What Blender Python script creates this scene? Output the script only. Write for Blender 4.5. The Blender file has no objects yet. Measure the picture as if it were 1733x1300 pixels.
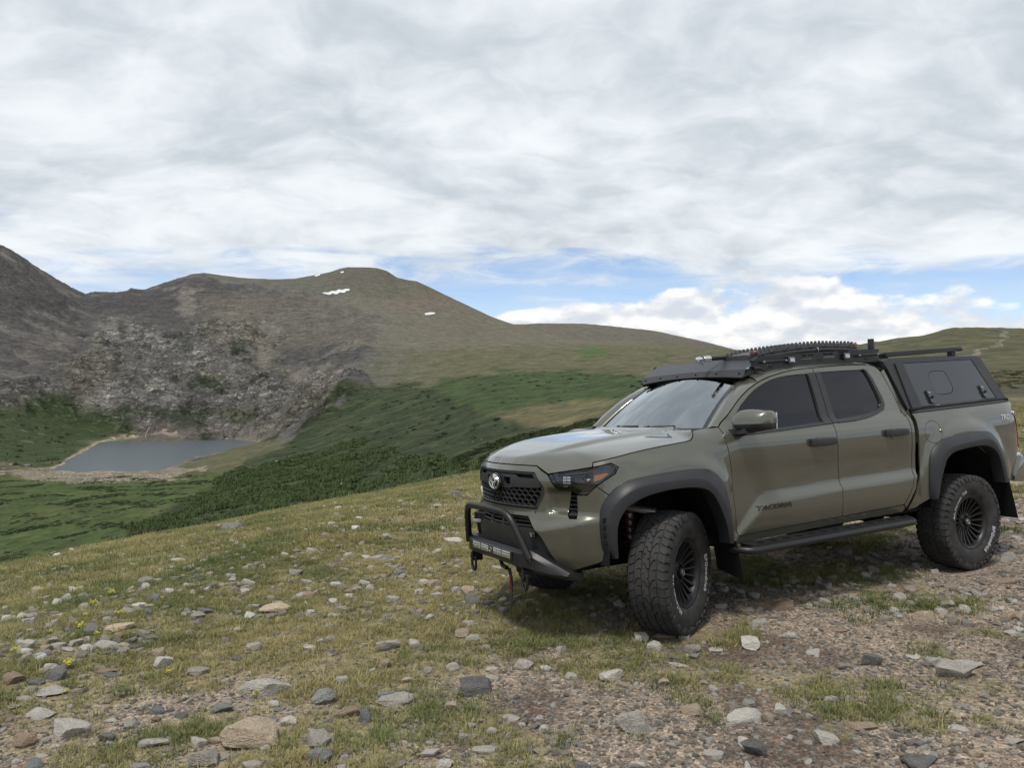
import bpy, bmesh, math, random
import numpy as np
from mathutils import Vector, Matrix, Euler
from mathutils.geometry import delaunay_2d_cdt

scene = bpy.context.scene
COL = scene.collection
# ------------------------------------------------------------------ camera, sky, sun, exposure
CAMZ = 1.70                      # eye height above the spot where the photographer stands
FPX = 1283.15                    # focal length in pixels of the 1733 px wide photograph
cam_data = bpy.data.cameras.new('camera')
cam_data.sensor_width = 36.0
cam_data.lens = FPX / 1733.0 * 36.0
cam_data.clip_start = 0.05
cam_data.clip_end = 40000.0
cam = bpy.data.objects.new('camera', cam_data)
COL.objects.link(cam)
cam.location = (0, 0, CAMZ)
cam.rotation_euler = (math.radians(90), 0, 0)
scene.camera = cam

SUN_EL, SUN_AZ = math.radians(66), math.radians(205)    # azimuth measured from +Y towards +X: high, over the photographer's shoulder
world = bpy.data.worlds.new('World')
scene.world = world
world.use_nodes = True


def build_sky():
    nt = world.node_tree
    nt.nodes.clear()
    N = lambda t, **k: _n(nt, t, **k)
    L = nt.links.new
    out = N('ShaderNodeOutputWorld')
    sky = N('ShaderNodeTexSky')
    sky.sky_type = 'NISHITA'
    sky.sun_disc = False
    sky.sun_elevation = SUN_EL
    sky.sun_rotation = SUN_AZ
    sky.altitude = 3600
    sky.air_density = 1.0
    sky.dust_density = 0.6
    tc = N('ShaderNodeTexCoord')
    sep = N('ShaderNodeSeparateXYZ')
    L(tc.outputs['Generated'], sep.inputs[0])

    def M(op, a, b=None, c=None, clamp=False):
        m = N('ShaderNodeMath')
        m.operation = op
        m.use_clamp = clamp
        for i, v in enumerate((a, b, c)):
            if v is None:
                continue
            if isinstance(v, (int, float)):
                m.inputs[i].default_value = v
            else:
                L(v, m.inputs[i])
        return m.outputs[0]

    def noise(vec, scale, detail, rough, dist=0.0, lac=2.0):
        n = N('ShaderNodeTexNoise')
        n.inputs['Scale'].default_value = scale
        n.inputs['Detail'].default_value = detail
        n.inputs['Roughness'].default_value = rough
        n.inputs['Distortion'].default_value = dist
        n.inputs['Lacunarity'].default_value = lac
        L(vec, n.inputs['Vector'])
        return n.outputs['Fac']

    def comb(x, y, z):
        c = N('ShaderNodeCombineXYZ')
        for i, v in enumerate((x, y, z)):
            if isinstance(v, (int, float)):
                c.inputs[i].default_value = v
            else:
                L(v, c.inputs[i])
        return c.outputs[0]

    def smooth(v, a, b, to0=0.0, to1=1.0):
        r = N('ShaderNodeMapRange')
        r.interpolation_type = 'SMOOTHSTEP'
        L(v, r.inputs['Value'])
        for k, x in (('From Min', a), ('From Max', b), ('To Min', to0), ('To Max', to1)):
            if isinstance(x, (int, float)):
                r.inputs[k].default_value = x
            else:
                L(x, r.inputs[k])
        return r.outputs[0]

    def mix(fac, a, b):
        m = N('ShaderNodeMix')
        m.data_type = 'RGBA'
        L(fac, m.inputs[0]) if not isinstance(fac, (int, float)) else setattr(m.inputs[0], 'default_value', fac)
        for i, v in ((6, a), (7, b)):
            if isinstance(v, tuple):
                m.inputs[i].default_value = (*v, 1)
            else:
                L(v, m.inputs[i])
        return m.outputs[2]

    x, y, z = sep.outputs
    el = M('MAXIMUM', z, 0.0)
    # ---- high deck: a flat layer seen in perspective
    k = M('DIVIDE', 1.0, M('ADD', el, 0.30))
    px, py = M('MULTIPLY', x, k), M('MULTIPLY', y, k)
    deck = comb(px, py, 0.0)
    wx = noise(comb(px, py, 31.0), 1.6, 3.0, 0.5)
    wy = noise(comb(px, py, 57.0), 1.6, 3.0, 0.5)
    qx, qy = M('ADD', px, M('MULTIPLY', M('SUBTRACT', wx, 0.5), 0.35)), M('ADD', py, M('MULTIPLY', M('SUBTRACT', wy, 0.5), 0.35))
    n_big = noise(deck, 1.15, 3.0, 0.5, 0.25)
    n_mid = noise(comb(M('MULTIPLY', qx, 1.0), M('MULTIPLY', qy, 1.35), 3.7), 2.6, 6.0, 0.52, 0.2)
    n_fine = noise(comb(M('MULTIPLY', qx, 1.0), M('MULTIPLY', qy, 1.3), 9.1), 8.0, 7.0, 0.55, 0.3)
    # coverage: closed overhead, broken into a ragged edge some degrees above the horizon
    n_gap = noise(comb(M('MULTIPLY', x, 1.3), M('MULTIPLY', y, 1.3), M('MULTIPLY', z, 8.0)), 2.1, 3.0, 0.5, 0.3)
    n_edge = noise(comb(M('MULTIPLY', x, 1.0), M('MULTIPLY', y, 1.0), M('MULTIPLY', z, 4.5)), 9.0, 8.0, 0.6, 0.6)
    cover = M('ADD', smooth(el, 0.075, 0.26, -0.34, 0.40), M('ADD', M('MULTIPLY', n_gap, 0.80), M('MULTIPLY', n_edge, 0.75)))
    cov = smooth(cover, 0.50, 0.82)
    # brightness of the deck
    br = M('ADD', M('MULTIPLY', M('SUBTRACT', n_big, 0.5), 0.60),
           M('ADD', M('MULTIPLY', M('SUBTRACT', n_mid, 0.5), 0.72), M('MULTIPLY', M('SUBTRACT', n_fine, 0.5), 0.55)))
    br = M('ADD', br, smooth(el, 0.10, 0.50, 0.07, -0.03))
    shade = smooth(br, -0.27, 0.25)
    c_deck = mix(shade, DECK_LO, DECK_HI)
    # ---- piled cumulus low over the horizon
    dirn = comb(x, y, M('MULTIPLY', z, 2.0))
    cu_n = noise(dirn, 13.0, 7.0, 0.50, 0.1)
    cu_b = noise(comb(M('ADD', x, CU_OFF), y, M('MULTIPLY', z, 2.5)), 2.3, 2.0, 0.5)
    thr = smooth(el, 0.0, 0.175, 0.365, 0.64)
    cu = M('SUBTRACT', M('ADD', M('MULTIPLY', cu_n, 0.34), M('MULTIPLY', cu_b, 0.66)), thr)
    cu_m = smooth(cu, -0.012, 0.034)
    cu_s = noise(comb(x, y, M('MULTIPLY', M('ADD', z, 0.012), 2.0)), 13.0, 7.0, 0.50, 0.1)
    lit = smooth(M('ADD', M('SUBTRACT', cu_n, cu_s), M('MULTIPLY', cu, -0.5)), -0.15, 0.09)
    c_cu = mix(lit, (0.46, 0.485, 0.525), (0.72, 0.708, 0.68))
    # thin veil near the horizon
    veil = M('ADD', smooth(el, 0.0, 0.12, 0.70, 0.16), M('MULTIPLY', M('SUBTRACT', n_edge, 0.42), 0.9), clamp=True)
    skyc = N('ShaderNodeMix')
    skyc.data_type = 'RGBA'
    skyc.blend_type = 'MULTIPLY'
    skyc.inputs[0].default_value = 1.0
    L(sky.outputs[0], skyc.inputs[6])
    skyc.inputs[7].default_value = (SKY_K, SKY_K, SKY_K, 1)
    col = mix(veil, skyc.outputs[2], (0.50, 0.535, 0.57))
    col = mix(M('MULTIPLY', cu_m, 0.92), col, c_cu)
    col = mix(cov, col, c_deck)
    # below the horizon: dull ground colour
    col = mix(smooth(z, -0.02, 0.0), (0.10, 0.10, 0.08), col)
    bg = N('ShaderNodeBackground')
    bg.inputs['Strength'].default_value = 1.0
    L(col, bg.inputs['Color'])
    L(bg.outputs[0], out.inputs['Surface'])


SKY_K = 0.10
CU_OFF = 33.0
DECK_LO, DECK_HI = (0.370, 0.407, 0.447), (0.605, 0.636, 0.660)


def _n(nt, t, **k):
    n = nt.nodes.new(t)
    for a, b in k.items():
        setattr(n, a, b)
    return n


build_sky()
sun_data = bpy.data.lights.new('sun', 'SUN')
sun_data.energy = 2.0
sun_data.angle = math.radians(10)
sun_data.color = (1.0, 0.95, 0.88)
sun = bpy.data.objects.new('sun', sun_data)
COL.objects.link(sun)
_sd = Vector((math.sin(SUN_AZ) * math.cos(SUN_EL), math.cos(SUN_AZ) * math.cos(SUN_EL), math.sin(SUN_EL)))
sun.rotation_euler = _sd.to_track_quat('Z', 'Y').to_euler()
vs = scene.view_settings
vs.view_transform = 'Standard'
vs.look = 'None'
vs.exposure = 0.60
vs.gamma = 1.0
vs.use_curve_mapping = False
scene.render.engine = 'CYCLES'
scene.cycles.use_denoising = True
scene.cycles.max_bounces = 6
scene.cycles.diffuse_bounces = 3
scene.cycles.glossy_bounces = 4
scene.cycles.transparent_max_bounces = 12
scene.cycles.caustics_reflective = False
scene.cycles.caustics_refractive = False

# ------------------------------------------------------------------ helpers
rng = np.random.default_rng(11)
random.seed(5)


def tag(o, label=None, cat=None, group=None, kind=None):
    for k, v in (('label', label), ('category', cat), ('group', group), ('kind', kind)):
        if v:
            o[k] = v
    return o


def link(name, me, mat=None, parent=None, smooth=False):
    o = bpy.data.objects.new(name, me)
    COL.objects.link(o)
    if mat is not None and not me.materials:
        me.materials.append(mat)
    if smooth:
        me.polygons.foreach_set('use_smooth', np.ones(len(me.polygons), bool))
    if parent is not None:
        o.parent = parent
    return o


def empty(name, loc=(0, 0, 0), parent=None):
    o = bpy.data.objects.new(name, None)
    o.empty_display_size = 0.1
    COL.objects.link(o)
    o.location = loc
    if parent is not None:
        o.parent = parent
    return o


def np_mesh(name, V, F):
    """V (n,3) array, F list of faces or (m,k) array"""
    me = bpy.data.meshes.new(name)
    V = np.asarray(V, np.float32)
    if isinstance(F, np.ndarray):
        m, k = F.shape
        me.vertices.add(len(V))
        me.vertices.foreach_set('co', V.ravel())
        me.loops.add(m * k)
        me.loops.foreach_set('vertex_index', F.astype(np.int32).ravel())
        me.polygons.add(m)
        me.polygons.foreach_set('loop_start', np.arange(0, m * k, k, dtype=np.int32))
        me.update(calc_edges=True)
    else:
        me.from_pydata(V.tolist(), [], [tuple(int(i) for i in f) for f in F])
        me.update()
    return me


def _hash2(ix, iy, seed):
    h = (ix.astype(np.int64) * 374761393 + iy.astype(np.int64) * 668265263 + seed * 1442695041) & 0xffffffff
    h = ((h ^ (h >> 13)) * 1274126177) & 0xffffffff
    return (h ^ (h >> 16)) & 0xffff


def perlin(x, y, seed=0):
    x0, y0 = np.floor(x), np.floor(y)
    fx, fy = x - x0, y - y0
    u, v = fx * fx * fx * (fx * (fx * 6 - 15) + 10), fy * fy * fy * (fy * (fy * 6 - 15) + 10)

    def g(ix, iy, dx, dy):
        a = _hash2(ix, iy, seed) * (2 * np.pi / 65536.0)
        return np.cos(a) * dx + np.sin(a) * dy
    a = g(x0, y0, fx, fy)
    b = g(x0 + 1, y0, fx - 1, fy)
    c = g(x0, y0 + 1, fx, fy - 1)
    d = g(x0 + 1, y0 + 1, fx - 1, fy - 1)
    return (a + (b - a) * u + (c - a) * v + (a - b - c + d) * u * v) * 1.41


def fbm(x, y, octv=5, seed=0, gain=0.5, ridged=False):
    s = np.zeros_like(x)
    amp, fr, tot = 1.0, 1.0, 0.0
    for i in range(octv):
        n = perlin(x * fr + 17.3 * i, y * fr - 9.1 * i, seed + i)
        s += amp * ((1 - 2 * np.abs(n)) if ridged else n)
        tot += amp
        amp *= gain
        fr *= 2.03
    return s / tot


def in_poly(px, py, poly):
    poly = np.asarray(poly, float)
    ins = np.zeros(px.shape, bool)
    j = len(poly) - 1
    for i in range(len(poly)):
        xi, yi, xj, yj = *poly[i], *poly[j]
        c = ((yi > py) != (yj > py)) & (px < (xj - xi) * (py - yi) / (yj - yi + 1e-12) + xi)
        ins ^= c
        j = i
    return ins


def mat(name, base=(0.5, 0.5, 0.5), rough=0.6, metal=0.0, spec=0.5, coat=0.0, **k):
    m = bpy.data.materials.new(name)
    m.use_nodes = True
    b = m.node_tree.nodes['Principled BSDF']
    b.inputs['Base Color'].default_value = (*base, 1)
    b.inputs['Roughness'].default_value = rough
    b.inputs['Metallic'].default_value = metal
    b.inputs['Specular IOR Level'].default_value = spec
    b.inputs['Coat Weight'].default_value = coat
    for kk, v in k.items():
        b.inputs[kk].default_value = v
    return m


class NT:
    """small helper round a material's node tree"""
    def __init__(self, m):
        self.m, self.nt = m, m.node_tree
        self.b = self.nt.nodes['Principled BSDF']

    def n(self, t, **k):
        return _n(self.nt, t, **k)

    def l(self, a, b):
        self.nt.links.new(a, b)

    def coord(self, which='Object', scale=None):
        t = self.n('ShaderNodeTexCoord').outputs[which]
        if scale is not None:
            mp = self.n('ShaderNodeMapping')
            mp.inputs['Scale'].default_value = scale
            self.l(t, mp.inputs['Vector'])
            t = mp.outputs[0]
        return t

    def noise(self, vec, scale, detail=4, rough=0.55, dist=0.0):
        x = self.n('ShaderNodeTexNoise')
        x.inputs['Scale'].default_value = scale
        x.inputs['Detail'].default_value = detail
        x.inputs['Roughness'].default_value = rough
        x.inputs['Distortion'].default_value = dist
        self.l(vec, x.inputs['Vector'])
        return x.outputs['Fac']

    def voro(self, vec, scale, feature='F1', out='Distance', rand=1.0):
        x = self.n('ShaderNodeTexVoronoi')
        x.feature = feature
        x.inputs['Scale'].default_value = scale
        x.inputs['Randomness'].default_value = rand
        self.l(vec, x.inputs['Vector'])
        return x.outputs[out]

    def ramp(self, fac, stops):
        r = self.n('ShaderNodeValToRGB')
        e = r.color_ramp.elements
        while len(e) < len(stops):
            e.new(0.5)
        for i, (p, c) in enumerate(stops):
            e[i].position = p
            e[i].color = (*c, 1) if isinstance(c, tuple) else (c, c, c, 1)
        self.l(fac, r.inputs[0])
        return r.outputs[0]

    def math(self, op, a, b=None, clamp=False):
        x = self.n('ShaderNodeMath', operation=op, use_clamp=clamp)
        for i, v in enumerate((a, b)):
            if v is None:
                continue
            if isinstance(v, (int, float)):
                x.inputs[i].default_value = v
            else:
                self.l(v, x.inputs[i])
        return x.outputs[0]

    def mix(self, fac, a, b, blend='MIX'):
        x = self.n('ShaderNodeMix', data_type='RGBA', blend_type=blend)
        if isinstance(fac, (int, float)):
            x.inputs[0].default_value = fac
        else:
            self.l(fac, x.inputs[0])
        for i, v in ((6, a), (7, b)):
            if isinstance(v, tuple):
                x.inputs[i].default_value = (*v, 1)
            else:
                self.l(v, x.inputs[i])
        return x.outputs[2]

    def bump(self, h, strength=0.3, dist=0.01, normal=None):
        x = self.n('ShaderNodeBump')
        x.inputs['Strength'].default_value = strength
        x.inputs['Distance'].default_value = dist
        self.l(h, x.inputs['Height'])
        if normal is not None:
            self.l(normal, x.inputs['Normal'])
        return x.outputs[0]

    def attr(self, name, out='Color', inst=False):
        a = self.n('ShaderNodeAttribute')
        a.attribute_name = name
        if inst:
            a.attribute_type = 'INSTANCER'
        return a.outputs[out]

# ------------------------------------------------------------------ terrain
# the plane the truck stands on (fitted to the wheels), in world coordinates
TR_YAW, TR_PITCH, TR_ROLL = math.radians(27.9686), math.radians(-1.2923), math.radians(-2.6667)
TR_T = np.array([0.7568, 6.0814, -1.7935 + CAMZ])


def _rot(yaw, p, r):
    cz, sz, cy, sy, cx, sx = math.cos(yaw), math.sin(yaw), math.cos(p), math.sin(p), math.cos(r), math.sin(r)
    return (np.array([[cz, -sz, 0], [sz, cz, 0], [0, 0, 1]]) @ np.array([[cy, 0, sy], [0, 1, 0], [-sy, 0, cy]])
            @ np.array([[1, 0, 0], [0, cx, -sx], [0, sx, cx]]))


TR_M = _rot(TR_YAW, TR_PITCH, TR_ROLL)
_nrm = TR_M[:, 2]


def plane_z(x, y):
    return TR_T[2] - (_nrm[0] * (x - TR_T[0]) + _nrm[1] * (y - TR_T[1])) / _nrm[2]


def pchip(xs, ys):
    xs, ys = np.asarray(xs, float), np.asarray(ys, float)
    h = np.diff(xs)
    d = np.diff(ys) / h
    m = np.zeros_like(ys)
    m[1:-1] = np.where(d[:-1] * d[1:] > 0, 2 * d[:-1] * d[1:] / (d[:-1] + d[1:] + 1e-12), 0)
    m[0], m[-1] = d[0], d[-1]

    def f(x):
        x = np.clip(np.asarray(x, float), xs[0], xs[-1])
        i = np.clip(np.searchsorted(xs, x) - 1, 0, len(h) - 1)
        t = (x - xs[i]) / h[i]
        return ((1 + 2 * t) * (1 - t) ** 2 * ys[i] + t * (1 - t) ** 2 * h[i] * m[i]
                + t * t * (3 - 2 * t) * ys[i + 1] + t * t * (t - 1) * h[i] * m[i + 1])
    return f


# profiles of the land along bearings (given as photograph columns): depth and the row where that ground shows
# rows: brow, dip behind it (filled in), valley, ..., crest, far crest
LAND = {
    -1500: [(10, 1130), (380, 1120), (680, 900), (950, 790), (1150, 690), (1350, 590), (1550, 470), (1700, 420), (4200, 560)],
    -700: [(11, 1075), (400, 1060), (700, 880), (1000, 790), (1250, 700), (1500, 600), (1800, 450), (2000, 370), (4500, 560)],
    -300: [(12, 1018), (400, 1005), (700, 870), (1000, 792), (1300, 720), (1600, 610), (1950, 450), (2250, 305), (4500, 560)],
    0: [(14, 962), (420, 962), (700, 850), (1004, 797), (1350, 735), (1700, 640), (2150, 530), (2600, 415), (4500, 560)],
    70: [(15, 946), (420, 948), (700, 846), (1004, 797), (1420, 742), (1760, 642), (2250, 545), (2700, 455), (4500, 560)],
    145: [(16, 929), (420, 934), (700, 843), (1004, 797), (1530, 744), (1810, 642), (2400, 556), (2900, 498), (4500, 560)],
    200: [(17, 918), (420, 924), (700, 840), (1004, 797), (1570, 744), (1840, 643), (2450, 552), (3000, 494), (4500, 560)],
    265: [(18.5, 906), (420, 910), (700, 836), (1004, 797), (1585, 743), (1850, 645), (2500, 550), (3050, 487), (4500, 560)],
    340: [(20, 892), (420, 896), (700, 832), (1004, 790), (1586, 743), (1850, 648), (2500, 545), (3100, 463), (4500, 560)],
    460: [(24, 868), (420, 874), (720, 806), (1030, 757), (1560, 736), (1850, 645), (2500, 545), (3150, 472), (4500, 560)],
    530: [(26, 855), (420, 862), (740, 790), (1040, 738), (1480, 690), (1830, 625), (2550, 535), (3250, 467), (4500, 560)],
    610: [(28, 840), (420, 849), (750, 768), (1050, 706), (1400, 652), (1800, 590), (2600, 520), (3300, 453), (4500, 560)],
    660: [(30, 831), (410, 838), (730, 757), (1040, 695), (1400, 645), (1820, 588), (2600, 525), (3300, 459), (4500, 560)],
    700: [(32, 823), (400, 830), (700, 748), (1030, 685), (1400, 639), (1850, 588), (2600, 532), (3250, 475), (4500, 556)],
    760: [(35, 810), (390, 814), (680, 734), (1010, 672), (1400, 629), (1870, 589), (2600, 544), (3220, 503), (4500, 553)],
    820: [(39, 797), (380, 795), (650, 720), (1000, 660), (1400, 621), (1900, 591), (2600, 560), (3200, 530), (4500, 551)],
    880: [(43, 784), (360, 776), (630, 708), (980, 652), (1400, 616), (1900, 592), (2500, 570), (3000, 553), (4500, 549)],
    960: [(50, 768), (340, 748), (610, 696), (960, 644), (1400, 612), (1900, 593), (2400, 581), (2700, 574), (4500, 548)],
    1080: [(60, 742), (300, 716), (550, 675), (880, 637), (1300, 610), (1750, 597), (2150, 588), (2450, 582), (4500, 557)],
    1180: [(66, 724), (270, 700), (500, 666), (830, 633), (1250, 611), (1650, 600), (2000, 592), (2250, 588), (4500, 576)],
    1260: [(68, 714), (250, 690), (450, 660), (800, 630), (1200, 612), (1600, 602), (1900, 597), (2100, 593), (4500, 594)],
    1400: [(52, 705), (190, 676), (330, 650), (560, 624), (820, 608), (1000, 598), (1150, 592), (1250, 588), (4500, 600)],
    1500: [(44, 702), (130, 667), (250, 640), (400, 620), (600, 603), (700, 592), (800, 583), (900, 577), (4500, 600)],
    1560: [(40, 704), (110, 667), (210, 640), (360, 619), (560, 600), (680, 586), (780, 574), (870, 566), (4500, 600)],
    1620: [(36, 712), (90, 672), (170, 643), (310, 620), (520, 598), (650, 580), (750, 566), (840, 556), (4500, 600)],
    1733: [(32, 722), (80, 676), (150, 646), (290, 620), (490, 596), (630, 577), (730, 564), (810, 555), (4500, 600)],
    2100: [(30, 722), (75, 676), (150, 645), (280, 618), (470, 593), (600, 573), (720, 560), (800, 552), (4500, 600)],
    2700: [(30, 720), (75, 676), (150, 645), (280, 618), (470, 593), (600, 573), (720, 560), (800, 552), (4500, 600)],
}


CREST = np.array([(-1500, 420), (-700, 370), (-300, 305), (-60, 383), (0, 415), (20, 424), (60, 452), (90, 470), (120, 488), (145, 499), (160, 495), (185, 496), (215, 494), (222, 489), (240, 492), (262, 486), (300, 473), (325, 464), (345, 462), (375, 466), (420, 471), (460, 473), (500, 471),
                  (530, 466), (556, 461), (575, 455), (590, 452), (612, 452), (638, 454), (655, 459), (672, 470), (690, 474), (705, 476), (735, 490), (770, 507), (800, 521), (830, 535), (860, 546), (890, 555), (930, 566), (960, 574)], float)


def V_LIM(v):
    return np.clip((690 - v) / 40, 0, 1)


def build_terrain():
    us = np.array(sorted(LAND))
    K = len(LAND[0])
    RK = [pchip(us, [LAND[u][k][0] for u in us]) for k in range(K)]
    VK = [pchip(us, [LAND[u][k][1] for u in us]) for k in range(K)]
    _far = VK[K - 2]
    VK[K - 2] = lambda q: float(np.interp(q, CREST[:, 0], CREST[:, 1])) if q < 960 else _far(q)
    # bearings: fine inside the view, coarse elsewhere
    fine = np.radians(np.arange(-37.5, 37.51, 0.088))
    side = np.radians(np.concatenate([np.arange(38, 60, 0.5), np.arange(60, 180, 3.0)]))
    az = np.concatenate([-side[::-1], fine, side, [math.pi]])
    az = az[1:] if az[0] <= -math.pi + 1e-6 else az
    r = np.concatenate([[0.0, 0.4, 0.8], np.geomspace(1.2, 14, 150), np.geomspace(14, 120, 95)[1:], np.geomspace(120, 900, 140)[1:],
                        np.geomspace(900, 3600, 240)[1:], np.geomspace(3600, 5200, 22)[1:], [6500, 9000, 14000]])
    A, Rr = np.meshgrid(az, r, indexing='ij')
    inside = np.abs(A) < math.radians(61)
    ca = np.cos(np.where(inside, A, math.radians(61)))
    u = 866.5 + FPX * np.tan(np.clip(A, -math.radians(61), math.radians(61)))
    uc = np.clip(u[:, 0], us[0], us[-1])
    X, Y = Rr * np.sin(A), Rr * np.cos(A)
    Z = np.zeros_like(X)
    Vr = np.zeros_like(X)
    pz = plane_z(X, Y)
    for i in range(len(az)):
        c = ca[i, 0]
        rr = [RK[k](uc[i]) / c for k in range(K)]
        ee = [(650 - VK[k](uc[i])) / FPX * c for k in range(K)]       # tan of elevation per metre of range
        lr, le = [], []
        # ground plane out to a third of the way to the brow
        rb = rr[0]
        for q in (0.02, 0.3, 0.42):
            d = max(rb * q, 0.3 + q)
            zz = plane_z(d * math.sin(az[i]), d * math.cos(az[i])) - CAMZ
            lr.append(math.log(d))
            le.append(zz / d)
        if abs(math.degrees(az[i])) > 61:
            w = min(1.0, (abs(math.degrees(az[i])) - 61) / 50)
        else:
            w = 0.0
        # hidden dip behind the brow on the valley side only
        drop = (rr[1] / rb) > 6
        lr.append(math.log(rb)); le.append(ee[0])
        if drop:
            lr.append(math.log(rb * 1.9)); le.append(ee[0] - 0.030)
            lr.append(math.log(max(rr[1] * 0.62, rb * 3))); le.append(min(ee[0], ee[1]) - 0.022)
        for k in range(1, K - 1):
            lr.append(math.log(rr[k])); le.append(ee[k])
        lr.append(math.log(rr[K - 2] * 1.16)); le.append(min(ee[K - 2], ee[K - 1]) - 0.02)
        lr.append(math.log(rr[K - 1])); le.append(ee[K - 1])
        lr.append(math.log(rr[K - 1] * 1.2)); le.append(ee[K - 1] - 0.03)
        lr.append(math.log(16000)); le.append(-0.03)
        o = np.argsort(lr)
        f = pchip(np.array(lr)[o], np.array(le)[o])
        e = f(np.log(np.maximum(Rr[i], 1e-3)))
        near = np.exp(lr[2])
        z = np.where(Rr[i] <= np.exp(lr[0]), pz[i] - CAMZ, e * Rr[i])
        t = np.clip((Rr[i] - near * 0.55) / (near * 0.45), 0, 1)
        t = t * t * (3 - 2 * t)
        z = (pz[i] - CAMZ) * (1 - t) + z * t
        if w > 0:
            zflat = (pz[i] - CAMZ) * np.exp(-Rr[i] / 60) - (1 - np.exp(-Rr[i] / 60)) * 1.5 + 0.02 * Rr[i] * np.sin(az[i])
            z = z * (1 - w) + zflat * w
        Z[i] = z
        Vr[i] = 650 - FPX * z / np.maximum(Rr[i] * c, 1e-3)
    # ------- relief
    U = u
    sm = lambda a, b, x: np.clip((x - a) / (b - a), 0, 1) ** 2 * (3 - 2 * np.clip((x - a) / (b - a), 0, 1))
    front = (np.abs(A) < math.radians(60))
    warp = fbm(X / 160, Y / 160, 4, 3) * 60
    Uw, Vw = U + fbm(X / 90, Y / 90, 5, 21) * 42 * sm(300, 900, Rr), Vr + fbm(X / 70, Y / 70, 5, 33) * 22 * sm(300, 900, Rr)
    rock = in_poly(Uw, Vw, [(-2500, 100), (0, 380), (150, 470), (340, 470), (430, 486), (520, 500), (590, 525), (648, 545), (640, 575), (612, 610), (598, 640), (622, 655),
                            (560, 715), (520, 745), (440, 742), (240, 742), (190, 712), (110, 668), (0, 692), (-2500, 700)]) & front & (Rr > 900)
    # soften the mask over a few cells
    def blur(m, n):
        m = m.astype(float)
        for _ in range(n):
            m[1:-1] = (m[:-2] + 2 * m[1:-1] + m[2:]) / 4
            m[:, 1:-1] = (m[:, :-2] + 2 * m[:, 1:-1] + m[:, 2:]) / 4
        return m
    rk = blur(rock, 13)
    rk = np.clip(rk + (fbm(X / 50, Y / 50, 5, 25) * 1.1) * 4 * rk * (1 - rk), 0, 1)
    Uc, Vc = U + fbm(X / 150, Y / 150, 5, 23) * 95, Vr + fbm(X / 110, Y / 110, 5, 35) * 46
    cliff = blur(in_poly(Uc, Vc, [(-40, 700), (20, 655), (110, 640), (135, 590), (170, 545), (230, 560), (300, 570), (345, 545), (420, 540), (470, 560), (455, 600), (470, 640), (560, 635), (600, 640), (610, 655), (545, 735), (440, 744), (235, 744), (160, 712), (60, 700)]) & front & (Rr > 1200), 12)
    lake_z = -115.0 + 0.0
    rid = fbm(X / 150 + warp / 300, Y / 150, 6, 50, 0.55, True)
    gul = fbm((X + 0.35 * Y) / 70, (Y - 0.3 * X) / 260, 5, 70, 0.55, True)
    blk = fbm(X / 46, Y / 46, 5, 90, 0.6, True)
    strat = fbm(X / 120, (Z + 0.25 * X) / 16, 4, 95, 0.55)
    far = sm(900, 1500, Rr) * front
    crest = np.exp(-((np.log(np.maximum(Rr, 1)) - np.log(np.array([RK[K - 2](a) for a in uc]) / ca[:, 0])[:, None]) / 0.06) ** 2)
    Z += far * rk * (rid * 15 + gul * 9) * (1 - 0.75 * crest)
    Z += far * cliff * (blk * 17 + rid * 12 + strat * 14 - 4)
    Z += far * (1 - rk) * (fbm(X / 260, Y / 260, 5, 130) * 9 + gul * 2.5) * (1 - 0.8 * crest)
    Z += far * crest * (rk * fbm(X / 28, Y / 28, 4, 140) * 7 + fbm(X / 120, Y / 120, 4, 141) * 3)
    mid = sm(60, 200, Rr) * (1 - sm(900, 1500, Rr)) * front
    Z += mid * (fbm(X / 60, Y / 60, 5, 150) * np.minimum(Rr, 600) * 0.008 + fbm(X / 17, Y / 17, 3, 151) * 0.9 * sm(200, 500, Rr))
    near_n = fbm(X / 2.6, Y / 2.6, 5, 160) * 0.085 + fbm(X / 0.42, Y / 0.42, 3, 161) * 0.016
    # keep the ground firm under the wheels
    tx = (X - TR_T[0]) * TR_M[0, 0] + (Y - TR_T[1]) * TR_M[1, 0]
    ty = (X - TR_T[0]) * TR_M[0, 1] + (Y - TR_T[1]) * TR_M[1, 1]
    pad = np.ones_like(X)
    for wx in (0.0, 3.35):
        for wy in (-0.82, 0.82):
            pad = np.minimum(pad, sm(0.25, 0.75, np.hypot(tx - wx, ty - wy)))
    Z += near_n * pad * (1 - sm(60, 200, Rr)) * np.clip(Rr / 2, 0, 1)
    Ul, Vl = U + fbm(X / 55, Y / 55, 4, 27) * 14, Vr + fbm(X / 45, Y / 45, 4, 29) * 3.2
    lakem = blur(in_poly(Ul, Vl, LAKE_PX) & (Rr > 900) & front, 2)
    lk_edge = blur(in_poly(Ul, Vl, LAKE_PX) & (Rr > 900) & front, 26)
    Z = np.where((Rr > 950) & (Rr < 1680) & front & (lakem > 0.02), np.minimum(Z, lake_z - 3 * lakem + 0.8 * (1 - lakem)), Z)
    shore = (np.clip(lk_edge * 3.6 - 0.1, 0, 1)) * (1 - np.clip(lakem * 1.2, 0, 1))
    Z = np.where((shore > 0.02) & (lakem <= 0.02), Z * (1 - 0.92 * np.clip(shore * 1.5, 0, 1)) + (lake_z + 1.2) * 0.92 * np.clip(shore * 1.5, 0, 1), Z)
    # ------- colour of the ground itself (albedo)
    C = np.zeros(X.shape + (3,))

    def lay(m, c):
        m = np.clip(m, 0, 1)[..., None]
        C[:] = C * (1 - m) + np.asarray(c)[None, None] * m if np.ndim(c) == 1 else C * (1 - m) + c * m
    n1 = fbm(X / 38, Y / 38, 5, 200)
    n2 = fbm(X / 9, Y / 9, 4, 210)
    n3 = fbm(X / 300, Y / 300, 4, 220)
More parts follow.
